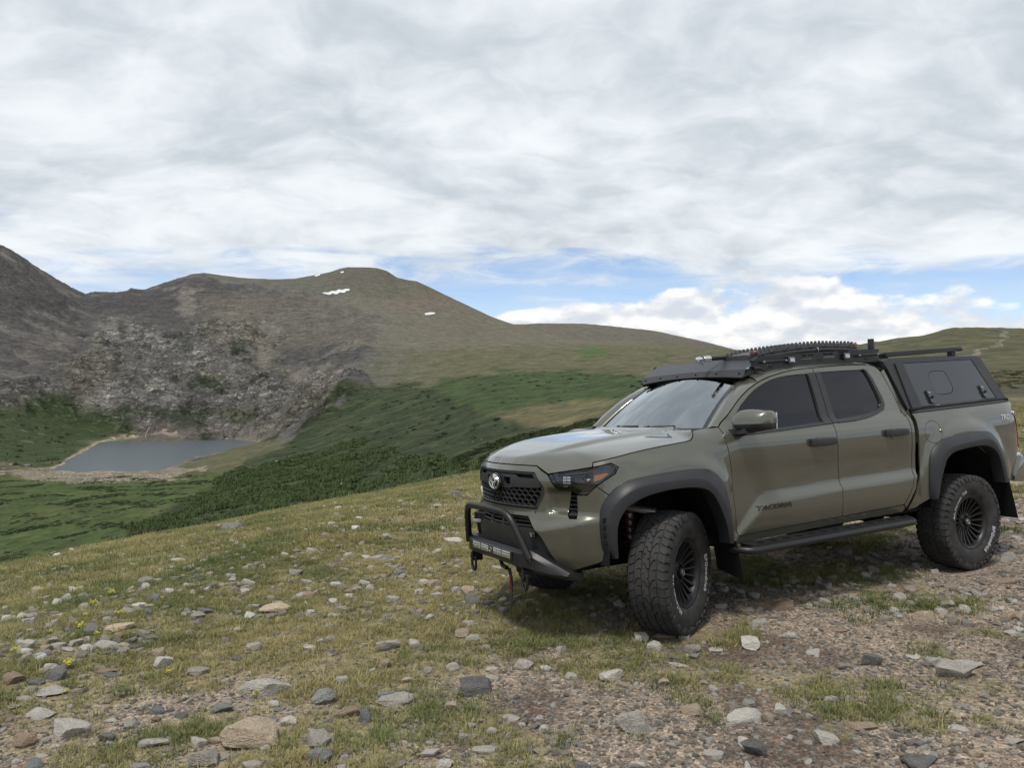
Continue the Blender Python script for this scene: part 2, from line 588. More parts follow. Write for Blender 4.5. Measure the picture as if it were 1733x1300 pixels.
    C[:] = (0.104, 0.100, 0.058)                                                       # dry olive tundra
    lay(sm(-0.1, 0.35, n1) * 0.7, (0.070, 0.074, 0.038))
    lay(sm(0.05, 0.4, n3) * 0.6, (0.080, 0.079, 0.046))
    lay(sm(0.1, 0.5, n2) * 0.35, (0.112, 0.102, 0.066))
    hi = front & (Rr > 1000)
    lay((sm(560, 480, Vr) * hi) * (0.55 + 0.5 * n1), (0.098, 0.095, 0.066))            # thinner turf up high
    # thin turf and scree on the shoulder round the cirque
    lay(sm(790, 570, U + 120 * n1) * hi * 0.8 * (V_LIM(Vr)), (0.102, 0.099, 0.083))
    # rock
    pur = (0.116, 0.110, 0.104)
    lay(rk, pur)
    lay(rk * sm(-0.1, 0.45, gul + 0.5 * n1), (0.150, 0.141, 0.128))
    lay(rk * sm(0.05, 0.45, rid), (0.072, 0.069, 0.068))
    lay(rk * sm(0.0, 0.5, n1) * 0.35, (0.108, 0.103, 0.084))
    lay(rk * sm(420, 700, U) * 0.35 * sm(620, 560, Vr), (0.086, 0.084, 0.070))
    lay(cliff * hi * 0.7, (0.132, 0.126, 0.117))
    # crags, slabs and ledges of the cirque: (u, v, half width, half height, colour, strength)
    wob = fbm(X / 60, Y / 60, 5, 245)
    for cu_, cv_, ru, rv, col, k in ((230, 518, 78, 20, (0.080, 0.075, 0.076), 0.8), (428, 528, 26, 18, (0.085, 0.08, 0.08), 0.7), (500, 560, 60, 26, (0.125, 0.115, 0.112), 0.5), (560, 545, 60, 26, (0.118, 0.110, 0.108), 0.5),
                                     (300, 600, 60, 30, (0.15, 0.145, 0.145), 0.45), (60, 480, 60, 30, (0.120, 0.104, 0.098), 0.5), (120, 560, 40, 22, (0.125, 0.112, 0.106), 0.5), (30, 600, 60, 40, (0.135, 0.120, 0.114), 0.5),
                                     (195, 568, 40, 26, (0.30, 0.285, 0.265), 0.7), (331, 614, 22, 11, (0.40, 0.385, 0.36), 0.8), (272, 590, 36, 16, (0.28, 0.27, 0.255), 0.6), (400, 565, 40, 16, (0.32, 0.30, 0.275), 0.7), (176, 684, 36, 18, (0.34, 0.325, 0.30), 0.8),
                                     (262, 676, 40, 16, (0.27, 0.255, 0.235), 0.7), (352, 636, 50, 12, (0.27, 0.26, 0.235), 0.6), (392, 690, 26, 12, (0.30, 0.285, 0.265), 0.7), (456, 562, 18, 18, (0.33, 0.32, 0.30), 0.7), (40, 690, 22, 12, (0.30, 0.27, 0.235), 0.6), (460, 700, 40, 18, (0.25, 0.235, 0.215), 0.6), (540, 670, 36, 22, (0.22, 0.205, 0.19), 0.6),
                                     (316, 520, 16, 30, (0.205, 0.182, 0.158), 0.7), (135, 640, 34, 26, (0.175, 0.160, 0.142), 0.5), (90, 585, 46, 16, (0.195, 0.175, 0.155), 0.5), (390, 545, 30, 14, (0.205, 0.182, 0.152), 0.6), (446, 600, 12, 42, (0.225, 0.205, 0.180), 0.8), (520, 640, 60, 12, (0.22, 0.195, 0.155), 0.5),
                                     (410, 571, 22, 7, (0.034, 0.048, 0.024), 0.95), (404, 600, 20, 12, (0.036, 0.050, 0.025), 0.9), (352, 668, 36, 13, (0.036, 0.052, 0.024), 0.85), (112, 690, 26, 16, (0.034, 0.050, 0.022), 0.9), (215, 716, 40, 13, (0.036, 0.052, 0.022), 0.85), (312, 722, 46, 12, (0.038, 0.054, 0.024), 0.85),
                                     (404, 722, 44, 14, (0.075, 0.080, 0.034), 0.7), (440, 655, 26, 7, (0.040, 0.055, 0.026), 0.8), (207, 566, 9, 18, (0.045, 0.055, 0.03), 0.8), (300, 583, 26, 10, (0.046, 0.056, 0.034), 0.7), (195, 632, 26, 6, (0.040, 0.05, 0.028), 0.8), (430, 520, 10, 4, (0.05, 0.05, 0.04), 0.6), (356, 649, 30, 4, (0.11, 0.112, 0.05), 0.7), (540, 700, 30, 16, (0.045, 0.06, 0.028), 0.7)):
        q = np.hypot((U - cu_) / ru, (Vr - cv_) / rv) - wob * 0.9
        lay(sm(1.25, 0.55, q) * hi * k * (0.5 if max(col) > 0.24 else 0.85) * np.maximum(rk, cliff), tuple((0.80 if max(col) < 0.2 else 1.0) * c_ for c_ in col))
    # tan scree fans
    for poly in ([(3000, 545), (322, 500), (340, 500), (345, 560), (330, 600)], [(100, 640), (160, 590), (210, 640), (190, 680), (120, 690)],
                 [(420, 560), (480, 600), (440, 640), (410, 640)], [(380, 520), (440, 515), (450, 545), (400, 560)], [(540, 660), (600, 640), (560, 700), (470, 745), (440, 742)]):
        lay(blur(in_poly(Uw, Vw, poly) & hi, 4) * 0.6, (0.135, 0.122, 0.100))
    lay(blur(in_poly(Uw, Vw, [(640, 528), (700, 490), (760, 500), (800, 525), (740, 532), (680, 530)]) & hi, 4) * 0.55, (0.135, 0.108, 0.090))   # pink scree on the peak
    lay(blur(in_poly(Uw, Vw, [(540, 478), (590, 450), (640, 452), (700, 476), (660, 480)]) & hi, 3) * 0.5, (0.088, 0.080, 0.068))
    # far second hill
    lay((Rr > 3700) * front * (0.5 + 0.5 * sm(-0.1, 0.2, n1)) * 0.9, (0.098, 0.090, 0.076))
    # greens
    midz = front & (Rr > 150)
    G1 = blur(in_poly(Uw, Vw, [(-900, 800), (0, 803), (120, 812), (300, 812), (420, 790), (420, 830), (330, 850), (230, 905), (0, 990), (-900, 1100)]) & midz, 5)
    lay(G1, (0.064, 0.088, 0.030))
    lay(G1 * sm(-0.05, 0.25, n2), (0.048, 0.070, 0.026))
    lay(G1 * sm(0.1, 0.4, fbm(X / 60, Y / 60, 3, 260)) * 0.7, (0.084, 0.096, 0.038))
    G2 = blur(in_poly(Uw, Vw, [(720, 660), (790, 640), (860, 625), (960, 628), (1110, 640), (1110, 672), (1000, 680), (900, 686), (830, 700), (760, 700)]) & midz, 5)
    lay(G2, (0.050, 0.072, 0.028))
    lay(G2 * sm(0.0, 0.3, n2), (0.045, 0.075, 0.026))
    G3 = blur(in_poly(Uw, Vw, [(968, 590), (1020, 588), (1028, 600), (985, 604)]) & midz, 3)
    lay(G3, (0.06, 0.10, 0.03))
    F1 = blur(in_poly(Uw, Vw, FOREST_PX) & midz, 4)
    lay(F1, (0.046, 0.058, 0.027))
    lay(F1 * sm(0.0, 0.25, fbm(X / 30, Y / 30, 4, 270)) * 0.6, (0.060, 0.072, 0.032))
    band = fbm(X / 55, Y / 22, 5, 710)
    lay(np.clip(F1 * sm(-0.14, 0.04, band) + 0.6 * G2 * sm(0.0, 0.16, band), 0, 1) * 0.92, (0.028, 0.039, 0.019))
    F2 = blur(in_poly(Uw, Vw, LEFT_WOOD_PX) & midz, 4)
    lay(F2, (0.040, 0.056, 0.024))
    lay(F2 * sm(0.26, 0.4, fbm(X / 30, Y / 30, 4, 272)) * 0.5, (0.16, 0.145, 0.115))
    Y1 = blur(in_poly(Uw, Vw, [(815, 700), (900, 686), (1030, 675), (1060, 690), (1020, 735), (930, 722), (860, 712)]) & midz, 4)
    lay(Y1 * 0.75 * sm(-0.25, 0.25, fbm(X / 60, Y / 14, 4, 275)), (0.150, 0.130, 0.062))
    # lake shore: tan sand, dam rubble, track
    lay(shore * np.where(U > 300, 0.35, 1.0), (0.36, 0.285, 0.215))
    dam = blur(in_poly(U, Vr, [(20, 796), (270, 799), (300, 792), (330, 796), (270, 814), (120, 818), (20, 808)]) & midz, 2)
    lay(dam * (0.35 + 0.65 * sm(-0.1, 0.2, n2)), (0.235, 0.20, 0.155))

    def path(pts, wpx, c, rmin):
        d = np.full(X.shape, 1e9)
        for (x0, y0), (x1, y1) in zip(pts[:-1], pts[1:]):
            t = np.clip(((Uw - x0) * (x1 - x0) + (Vw - y0) * (y1 - y0)) / ((x1 - x0) ** 2 + (y1 - y0) ** 2), 0, 1)
            d = np.minimum(d, np.hypot(Uw - x0 - t * (x1 - x0), (Vw - y0 - t * (y1 - y0)) * 1.8))
        lay((d < wpx) * (Rr > rmin) * front * 0.9, c)
    path([(-20, 797), (60, 796), (130, 800), (210, 812), (300, 805), (345, 795)], 3.2, (0.26, 0.215, 0.16), 600)
    path([(1590, 612), (1640, 601), (1668, 590), (1690, 580), (1684, 573), (1705, 569)], 3.2, (0.20, 0.18, 0.135), 300)
    # ------- foreground: brown mineral soil with a rut of gravel, turf on the valley side
    nd = sm(130, 60, Rr)
    g1 = fbm(X / 1.3, Y / 1.3, 5, 300)
    g2 = fbm(X / 0.35, Y / 0.35, 4, 310)
    turf = turf_mask(X, Y)
    soil = np.stack([0.215 + 0.05 * g1, 0.182 + 0.043 * g1, 0.148 + 0.036 * g1], -1)
    dark = sm(0.05, 0.36, fbm(X / 0.9, Y / 0.9, 4, 320))[..., None]
    soil = soil * (1 - dark * 0.75) + np.array([0.066, 0.045, 0.036]) * dark * 0.75
    turfc = np.stack([0.190 + 0.04 * g2, 0.166 + 0.03 * g2, 0.090 + 0.015 * g2], -1)
    w = np.clip(turf * 0.85, 0, 1)[..., None]
    nearc = soil * (1 - w) + turfc * w
    C[:] = C * (1 - nd[..., None]) + nearc * nd[..., None]
    C = np.clip(C, 0.012, 0.6)
    Z += CAMZ
    # ------- mesh
    na, nr = X.shape
    V = np.stack([X, Y, Z], -1).reshape(-1, 3)
    idx = np.arange(na * nr).reshape(na, nr)
    nxt = np.roll(idx, -1, 0)
    F = np.stack([idx[:, :-1], nxt[:, :-1], nxt[:, 1:], idx[:, 1:]], -1).reshape(-1, 4)
    me = np_mesh('ground', V, F[:, ::-1])
    me.polygons.foreach_set('use_smooth', np.ones(len(me.polygons), bool))
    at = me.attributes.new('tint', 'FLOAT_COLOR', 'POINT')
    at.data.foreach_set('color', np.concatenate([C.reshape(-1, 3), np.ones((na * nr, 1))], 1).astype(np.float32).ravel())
    nf = me.attributes.new('near', 'FLOAT', 'POINT')
    nf.data.foreach_set('value', sm(70, 25, Rr).astype(np.float32).ravel())
    tf = me.attributes.new('turf', 'FLOAT', 'POINT')
    tf.data.foreach_set('value', turf.astype(np.float32).ravel())
    rf = me.attributes.new('rock', 'FLOAT', 'POINT')
    rf.data.foreach_set('value', (rk * (1 - 0.6 * cliff)).astype(np.float32).ravel())
    cf = me.attributes.new('cliff', 'FLOAT', 'POINT')
    cf.data.foreach_set('value', np.clip(cliff * (0.55 + 0.9 * sm(-0.25, 0.25, n1)), 0, 1).astype(np.float32).ravel())
    g = link('ground', me, ground_material())
    tag(g, 'stony alpine meadow falling away to a valley with bare mountains', 'ground', kind='structure')
    return dict(az=az, r=r, Z=Z, X=X, Y=Y, U=U, V=Vr, F1=F1, F2=F2, G2=G2, cliff=cliff, turf=turf, rk=rk)


LAKE_PX = [(92, 797), (118, 783), (150, 768), (178, 750), (240, 744.5), (320, 743.5), (400, 743.5), (452, 744.5), (447, 749), (405, 757), (360, 768), (318, 779), (296, 790), (268, 796.5), (180, 798)]
FOREST_PX = [(190, 930), (240, 885), (300, 858), (345, 842), (380, 812), (430, 780), (480, 762), (530, 722), (560, 700), (590, 672), (625, 648), (700, 650), (735, 660), (790, 690), (850, 712), (960, 735), (1060, 735),
             (1060, 765), (900, 790), (810, 812), (600, 860), (400, 905)]
LEFT_WOOD_PX = [(-900, 700), (0, 692), (40, 700), (90, 672), (120, 690), (190, 716), (240, 738), (215, 745), (170, 748), (140, 764), (80, 790), (0, 788), (-900, 800)]


def turf_mask(X, Y):
    """1 where the turf is closed, 0 on the bare track"""
    n = fbm(X / 1.7, Y / 1.7, 5, 400) * 1.1 + fbm(X / 0.5, Y / 0.5, 3, 410) * 0.5
    # signed distance to the track's edge: the track runs past the camera and behind the truck
    d = (-(X - 1.0) * 0.72 + (Y - 4.6) * 0.5)
    base = 0.40 + 0.19 * np.clip(d, -3.2, 6) + 0.025 * np.clip(Y - 5, 0, 30)
    base = base - 0.0 * np.clip((5.6 - Y) / 2.2, 0, 1) * np.clip((1.2 - X) / 1.5, 0, 1)
    m = base + n * 0.85
    t = np.clip((m - 0.25) / 0.5, 0, 1)
    return t * t * (3 - 2 * t)


def ground_material():
    m = mat('ground', rough=0.95, spec=0.15)
    t = NT(m)
    p = t.coord('Object')
    tint = t.attr('tint')
    near = t.attr('near', 'Fac')
    turf = t.attr('turf', 'Fac')
    rock = t.attr('rock', 'Fac')
    cliff = t.attr('cliff', 'Fac')
    # far: mottling at several sizes
    f1 = t.noise(p, 0.12, 8, 0.65)
    f2 = t.noise(p, 0.035, 6, 0.6)
    far_c = t.mix(1.0, tint, t.ramp(f1, [(0.28, 0.70), (0.5, 1.0), (0.72, 1.34)]), 'MULTIPLY')
    far_c = t.mix(1.0, far_c, t.ramp(f2, [(0.3, 0.84), (0.7, 1.16)]), 'MULTIPLY')
    # contour-following terracettes and tussock lines
    mt = t.n('ShaderNodeMapping')
    mt.inputs['Scale'].default_value = (0.16, 0.16, 1.0)
    t.l(p, mt.inputs['Vector'])
    tr_ = t.noise(mt.outputs[0], 0.22, 7, 0.68, 0.5)
    far_c = t.mix(1.0, far_c, t.ramp(tr_, [(0.32, 0.72), (0.5, 1.0), (0.68, 1.26)]), 'MULTIPLY')
    # scree: streaks running down the fall line, gullies and ribs
    mp = t.n('ShaderNodeMapping')
    mp.inputs['Rotation'].default_value = (0.0, math.radians(38), 0.0)
    mp.inputs['Scale'].default_value = (0.22, 0.5, 1.0)
    t.l(p, mp.inputs['Vector'])
    s1 = t.noise(mp.outputs[0], 0.085, 9, 0.70, 0.6)
    s2 = t.noise(mp.outputs[0], 0.34, 6, 0.7, 0.4)
    scree = t.mix(1.0, t.ramp(s1, [(0.30, 0.50), (0.45, 0.86), (0.60, 1.12), (0.75, 1.55)]), t.ramp(s2, [(0.3, 0.70), (0.7, 1.32)]), 'MULTIPLY')
    far_c = t.mix(rock, far_c, t.mix(1.0, far_c, scree, 'MULTIPLY'))
    # bare granite steps: pale slabs, dark joints
    mc = t.n('ShaderNodeMapping')
    mc.inputs['Rotation'].default_value = (0.0, math.radians(24), 0.0)
    mc.inputs['Scale'].default_value = (0.55, 0.6, 1.25)
    t.l(p, mc.inputs['Vector'])
    g1 = t.noise(mc.outputs[0], 0.075, 10, 0.72, 1.3)
    g2 = t.noise(mc.outputs[0], 0.26, 6, 0.72, 0.8)
    gran = t.ramp(g1, [(0.36, 0.50), (0.43, 0.80), (0.49, 1.10), (0.545, 1.35), (0.61, 1.75), (0.72, 2.1)])
    gran = t.mix(1.0, gran, t.ramp(g2, [(0.36, 0.45), (0.48, 0.95), (0.7, 1.30)]), 'MULTIPLY')
    dv = t.n('ShaderNodeVectorMath', operation='ADD')
    nv = t.n('ShaderNodeTexNoise')
    nv.inputs['Scale'].default_value = 0.05
    nv.inputs['Detail'].default_value = 4
    t.l(mc.outputs[0], nv.inputs['Vector'])
    sc_ = t.n('ShaderNodeVectorMath', operation='SCALE')
    sc_.inputs['Scale'].default_value = 26.0
    t.l(nv.outputs['Color'], sc_.inputs[0])
    t.l(mc.outputs[0], dv.inputs[0])
    t.l(sc_.outputs[0], dv.inputs[1])
    for vsc, lo_, hi_ in ((0.055, 0.55, 1.5), (0.14, 0.62, 1.45)):
        gran = t.mix(1.0, gran, t.ramp(t.voro(dv.outputs[0], vsc, 'F1', 'Color'), [(0.1, lo_), (0.9, hi_)]), 'MULTIPLY')
        gran = t.mix(1.0, gran, t.ramp(t.voro(dv.outputs[0], vsc, 'DISTANCE_TO_EDGE'), [(0.0, 0.42), (0.10, 1.0)]), 'MULTIPLY')
    vg = t.noise(p, 0.024, 9, 0.70, 1.0)
    gran = t.mix(t.ramp(vg, [(0.56, 0.0), (0.61, 0.85)]), gran, (0.20, 0.30, 0.15))
    far_c = t.mix(t.math('MULTIPLY', cliff, 0.92), far_c, t.mix(1.0, tint, gran, 'MULTIPLY'))
    # near: grit and pebbles
    v1 = t.voro(p, 55, 'F1', 'Color')
    vd = t.voro(p, 55, 'F1', 'Distance')
    v2 = t.voro(p, 130, 'F1', 'Color')
    g = t.noise(p, 14, 6, 0.7)
    peb = t.ramp(v1, [(0.0, (0.45, 0.42, 0.40)), (0.35, (0.85, 0.79, 0.75)), (0.6, (1.12, 1.05, 1.0)), (0.85, (1.55, 1.5, 1.45)), (1.0, (2.1, 2.06, 2.0))])
    grit = t.ramp(v2, [(0.0, 0.6), (0.5, 0.97), (0.9, 1.4), (1.0, 1.9)])
    nc = t.mix(1.0, t.mix(1.0, tint, peb, 'MULTIPLY'), grit, 'MULTIPLY')
    nt2 = t.mix(1.0, tint, t.ramp(g, [(0.25, 0.6), (0.75, 1.4)]), 'MULTIPLY')
    nc = t.mix(t.math('MULTIPLY', turf, 0.6), nc, nt2)
    nc = t.mix(1.0, nc, t.ramp(g, [(0.2, 0.75), (0.8, 1.25)]), 'MULTIPLY')
    t.l(t.mix(near, far_c, nc), t.b.inputs['Base Color'])
    hn = t.math('ADD', t.math('MULTIPLY', vd, -0.6), t.math('MULTIPLY', g, 0.8))
    b1 = t.bump(hn, 0.8, 0.012)
    hf = t.math('ADD', f1, t.math('MULTIPLY', t.math('ADD', g1, t.math('MULTIPLY', s1, 0.6)), t.math('ADD', rock, cliff)))
    bf = t.n('ShaderNodeBump')
    bf.inputs['Strength'].default_value = 0.9
    bf.inputs['Distance'].default_value = 7.0
    t.l(hf, bf.inputs['Height'])
    mx = t.n('ShaderNodeMix', data_type='VECTOR')
    t.l(near, mx.inputs[0])
    t.l(bf.outputs[0], mx.inputs[4])
    t.l(b1, mx.inputs[5])
    t.l(mx.outputs[1], t.b.inputs['Normal'])
    return m


TER = build_terrain()


def ground_z(x, y):
    """height of the built ground (bilinear in bearing and log range)"""
    x, y = np.asarray(x, float), np.asarray(y, float)
    a = np.arctan2(x, y)
    rr = np.hypot(x, y)
    i = np.clip(np.searchsorted(TER['az'], a) - 1, 0, len(TER['az']) - 2)
    j = np.clip(np.searchsorted(TER['r'], rr) - 1, 0, len(TER['r']) - 2)
    ta = np.clip((a - TER['az'][i]) / (TER['az'][i + 1] - TER['az'][i]), 0, 1)
    tr = np.clip((rr - TER['r'][j]) / (TER['r'][j + 1] - TER['r'][j]), 0, 1)
    Z = TER['Z']
    return (Z[i, j] * (1 - ta) * (1 - tr) + Z[i + 1, j] * ta * (1 - tr) + Z[i, j + 1] * (1 - ta) * tr + Z[i + 1, j + 1] * ta * tr)


def pix(u, v, rmin=1.5, rmax=4000.0):
    """where the sight line of a photograph pixel meets the built ground"""
    dx, dz = (u - 866.5) / FPX, (650 - v) / FPX
    Ys = np.geomspace(rmin, rmax, 5000)
    gz = ground_z(dx * Ys, Ys)
    hit = np.nonzero(CAMZ + dz * Ys <= gz)[0]
    k = hit[0] if len(hit) else len(Ys) - 1
    return float(dx * Ys[k]), float(Ys[k]), float(gz[k])


# ---- the tarn
def build_lake():
    z = CAMZ - 115.0
    pts = []
    for u, v in LAKE_PX:
        Yd = 115.0 * FPX / (v - 650)
        pts.append(((u - 866.5) / FPX * Yd, Yd))
    c = np.mean(pts, 0)
    P = np.array([c + (np.array(q) - c) * 1.09 for q in pts])
    V = [(x, y, z) for x, y in P]
    me = np_mesh('lake', V, [list(range(len(V)))])
    m = mat('lake_water', (0.050, 0.068, 0.080), 0.30, spec=0.5)
    t = NT(m)
    p = t.coord('Object', (0.5, 1.0, 1.0))
    h = t.noise(p, 0.22, 4, 0.6)
    t.l(t.bump(h, 0.35, 0.4), t.b.inputs['Normal'])
    o = link('lake', me, m)
    tag(o, 'grey blue mountain lake in the cirque below cliffs', 'lake', kind='structure')


build_lake()

# ------------------------------------------------------------------ the pickup truck
class MB:
    """collects shapes; build() links them as ONE mesh object"""
    def __init__(self):
        self.V, self.F = [], []

    def add(self, V, F):
        o = len(self.V)
        self.V += [tuple(map(float, v)) for v in V]
        self.F += [tuple(int(i) + o for i in f) for f in F]
        return self

    def box(self, c, size, bev=0.0, rot=None, seg=1):
        bm = bmesh.new()
        bmesh.ops.create_cube(bm, size=1.0)
        for v in bm.verts:
            v.co = Vector((v.co.x * size[0], v.co.y * size[1], v.co.z * size[2]))
        if bev > 0:
            bmesh.ops.bevel(bm, geom=list(bm.edges), offset=bev, segments=seg, affect='EDGES', profile=0.5)
        m = Matrix.Translation(c)
        if rot is not None:
            m = m @ Euler(rot).to_matrix().to_4x4()
        bm.transform(m)
        bm.verts.index_update()
        self.add([v.co for v in bm.verts], [[v.index for v in f.verts] for f in bm.faces])
        bm.free()
        return self

    def tube(self, pts, r, n=12, cap=True, closed=False):
        P = [Vector(p) for p in pts]
        rs = r if hasattr(r, '__len__') else [r] * len(P)
        m = len(P)
        up = None
        V, F = [], []
        for i in range(m):
            a, b = (P[i - 1] if (i or closed) else P[i]), (P[(i + 1) % m] if (i < m - 1 or closed) else P[i])
            t = (b - a).normalized()
            if up is None:
                up = t.orthogonal().normalized()
            up = (up - t * up.dot(t)).normalized()
            w = t.cross(up)
            for k in range(n):
                q = 2 * math.pi * k / n
                V.append(P[i] + (up * math.cos(q) + w * math.sin(q)) * rs[i])
        for i in range(m - (0 if closed else 1)):
            for k in range(n):
                j = (i + 1) % m
                F.append((i * n + k, i * n + (k + 1) % n, j * n + (k + 1) % n, j * n + k))
        if cap and not closed:
            F.append(tuple(range(n))[::-1])
            F.append(tuple((m - 1) * n + k for k in range(n)))
        return self.add(V, F)

    def prism(self, pts, f0, f1):
        """extrude an outline: f0/f1 map a 2-D point to the two faces"""
        n = len(pts)
        V = [f0(*p) for p in pts] + [f1(*p) for p in pts]
        F = [tuple(range(n)), tuple(range(2 * n - 1, n - 1, -1))]
        F += [(i, i + n, (i + 1) % n + n, (i + 1) % n) for i in range(n)]
        return self.add(V, F)

    def lathe(self, prof, n=48, axis='y', c=(0, 0, 0), a0=0.0, a1=2 * math.pi):
        """prof: (radius, along) pairs"""
        full = abs(a1 - a0 - 2 * math.pi) < 1e-6
        m = n if full else n + 1
        V, F = [], []
        for r, h in prof:
            for k in range(m):
                q = a0 + (a1 - a0) * k / n
                x, z = r * math.cos(q), r * math.sin(q)
                V.append((c[0] + x, c[1] + h, c[2] + z) if axis == 'y' else (c[0] + x, c[1] + z, c[2] + h))
        for i in range(len(prof) - 1):
            for k in range(n):
                k2 = (k + 1) % m
                F.append((i * m + k, i * m + k2, (i + 1) * m + k2, (i + 1) * m + k))
        return self.add(V, F)

    def loft(self, rows, close=False):
        n = len(rows[0])
        V = [p for r in rows for p in r]
        F = []
        for i in range(len(rows) - 1):
            for k in range(n if close else n - 1):
                F.append((i * n + k, i * n + (k + 1) % n, (i + 1) * n + (k + 1) % n, (i + 1) * n + k))
        return self.add(V, F)

    def mesh(self, name, angle=35, recalc=True):
        me = bpy.data.meshes.new(name)
        me.from_pydata(self.V, [], self.F)
        me.update()
        if recalc:
            bm = bmesh.new()
            bm.from_mesh(me)
            bmesh.ops.recalc_face_normals(bm, faces=list(bm.faces))
            bm.to_mesh(me)
            bm.free()
        me.polygons.foreach_set('use_smooth', np.ones(len(me.polygons), bool))
        me.set_sharp_from_angle(angle=math.radians(angle))
        return me

    def build(self, name, material, parent=None, angle=35, recalc=True):
        return link(name, self.mesh(name, angle, recalc), material, parent)


def flip_y(V):
    return [(v[0], -v[1], v[2]) for v in V]


def both(mb_fn, name, material, parent, angle=35):
    """a part on the driver's side and its mirror image on the other"""
    out = []
    for sd in (1, -1):
        mb = mb_fn()
        if sd < 0:
            mb.V = flip_y(mb.V)
            mb.F = [f[::-1] for f in mb.F]
        out.append(mb.build(name, material, parent if not isinstance(parent, (list, tuple)) else parent[0 if sd > 0 else 1], angle))
    return out


def cub(xs,ys):
    """monotone-ish cubic (pchip) interpolator"""
    xs=np.asarray(xs,float);ys=np.asarray(ys,float)
    h=np.diff(xs);d=np.diff(ys)/h;m=np.zeros_like(ys)
    m[1:-1]=np.where(d[:-1]*d[1:]>0,2*d[:-1]*d[1:]/(d[:-1]+d[1:]+1e-12),0);m[0]=d[0];m[-1]=d[-1]
    def f(x):
        x=np.asarray(x,float);i=np.clip(np.searchsorted(xs,x)-1,0,len(h)-1);t=(x-xs[i])/h[i]
        t=np.clip(t,-.5,1.5)
        return ((1+2*t)*(1-t)**2*ys[i]+t*(1-t)**2*h[i]*m[i]+t*t*(3-2*t)*ys[i+1]+t*t*(t-1)*h[i]*m[i+1])
    return f
def sst(a,b,x):
    t=np.clip((np.asarray(x,float)-a)/(b-a),0,1);return t*t*(3-2*t)
PLAN=np.array([(-.945,0),(-.936,-.15),(-.908,-.30),(-.863,-.45),(-.815,-.56),(-.75,-.68),(-.66,-.79),(-.54,-.873),(-.38,-.918),(-.15,-.935),(.2,-.937),(.6,-.932),(1.2,-.93),(2.6,-.93),(3.35,-.94),(4.0,-.928),(4.2,-.905),(4.33,-.855),(4.41,-.76),(4.445,-.6),(4.46,-.3),(4.465,0)])
_d=np.concatenate([[0],np.cumsum(np.hypot(*np.diff(PLAN,axis=0).T))])
_px=cub(_d,PLAN[:,0]);_py=cub(_d,PLAN[:,1])
_ss=np.linspace(0,_d[-1],3000);_xs=_px(_ss);SMAX=_d[-1]
def s_of_x(x): return np.interp(x,_xs,_ss)
def x_of_s(s): return np.interp(s,_ss,_xs)
# base section (doors) : z -> d
_secD=cub([.45,.58,.66,.78,.885,.935,1.06,1.18,1.27,1.34,1.40,1.44,1.60,1.75,1.86,1.95],[-.085,-.060,-.036,-.020,-.019,-.019,-.016,-.004,-.002,-.014,-.048,-.082,-.138,-.19,-.232,-.27])
_secF=cub([.35,.52,.62,.75,.845,.885,.95,1.1,1.17,1.22,1.30],[-.217,-.076,-.034,-.022,-.018,-.010,-.012,-.008,-.02,-.05,-.14])   # nose
_secN=cub([.45,.6,.8,1.0,1.13,1.19,1.24,1.29,1.33,1.37,1.42],[-.05,-.01,.004,.004,.0,-.006,-.022,-.055,-.105,-.18,-.29])  # front fender
_secB=cub([.45,.58,.70,.85,1.0,1.15,1.25,1.33,1.41,1.47,1.52],[-.06,-.03,-.004,0,0,.004,.004,-.004,-.02,-.04,-.09])  # bed
_secR=cub([.45,.7,1.0,1.3,1.5],[-.02,0,0,-.015,-.04])
def disp(s,z):
    s=np.asarray(s,float);z=np.asarray(z,float);x=x_of_s(s)
    zB=np.interp(s,[.36,.52,.851,.95],[.80,.775,.848,.85])
    led=.058*(1-np.clip((z-zB)/(.887-zB),0,1))-.050*sst(.548,.575,s)*(1-sst(.745,.80,s))*sst(.885,.905,z)*(1-sst(1.03,1.07,z))
    wn=1-sst(s_of_x(-.74),s_of_x(-.50),s)
    wf=sst(s_of_x(-.74),s_of_x(-.50),s)*(1-sst(.38,.62,x))
    wb=sst(2.60,2.74,x)*(1-sst(4.15,4.35,x));wr=sst(4.15,4.35,x)
    wd=np.clip(1-wn-wf-wb-wr,0,1)
    # shoulders swelling over the wheel arches
    rf=np.hypot(x-.0,(z-.50)*.96);rr=np.hypot(x-3.34,(z-.55)*.98)
    sw=.026*(1-sst(.66,.78,rf))*sst(-.62,-.45,x)*(1-sst(.42,.56,x))+.022*(1-sst(.70,.83,rr))*sst(2.66,2.80,x)*(1-sst(3.95,4.1,x))
    zcr=np.interp(x,[.40,.62,.80,.88,.98,1.66,2.6],[.50,.715,.872,.892,.900,.922,.945])
    bulge=.032*(1-sst(zcr-.050,zcr+.008,z))
    # fender blends up into the cowl with a higher shoulder
    zf=z-.075*sst(-.5,.45,x)*sst(1.05,1.3,z)
    return wn*(_secF(z)+led)+wf*_secN(zf)+sw+wd*bulge+wd*_secD(z-.02*sst(.9,2.6,x)*sst(1.1,1.4,z))+wb*_secB(z-.03*sst(2.7,4.2,x))+wr*_secR(z)
def S(s,z,off=0.):
    """body surface: arc length s round the plan (negative = passenger side), height z -> xyz"""
    s=np.asarray(s,float);z=np.asarray(z,float);sg=np.where(s<0,-1.,1.);a=np.clip(np.abs(s),0,SMAX)
    e=2e-3;lo=np.clip(a-e,0,SMAX);hi=np.clip(a+e,0,SMAX)
    x=_px(a);y=_py(a);tx=_px(hi)-_px(lo);ty=_py(hi)-_py(lo);L=np.hypot(tx,ty)
    d=disp(a,z)+off
    return np.stack([x+ty/L*d,sg*(y-tx/L*d),z+0*x],-1)



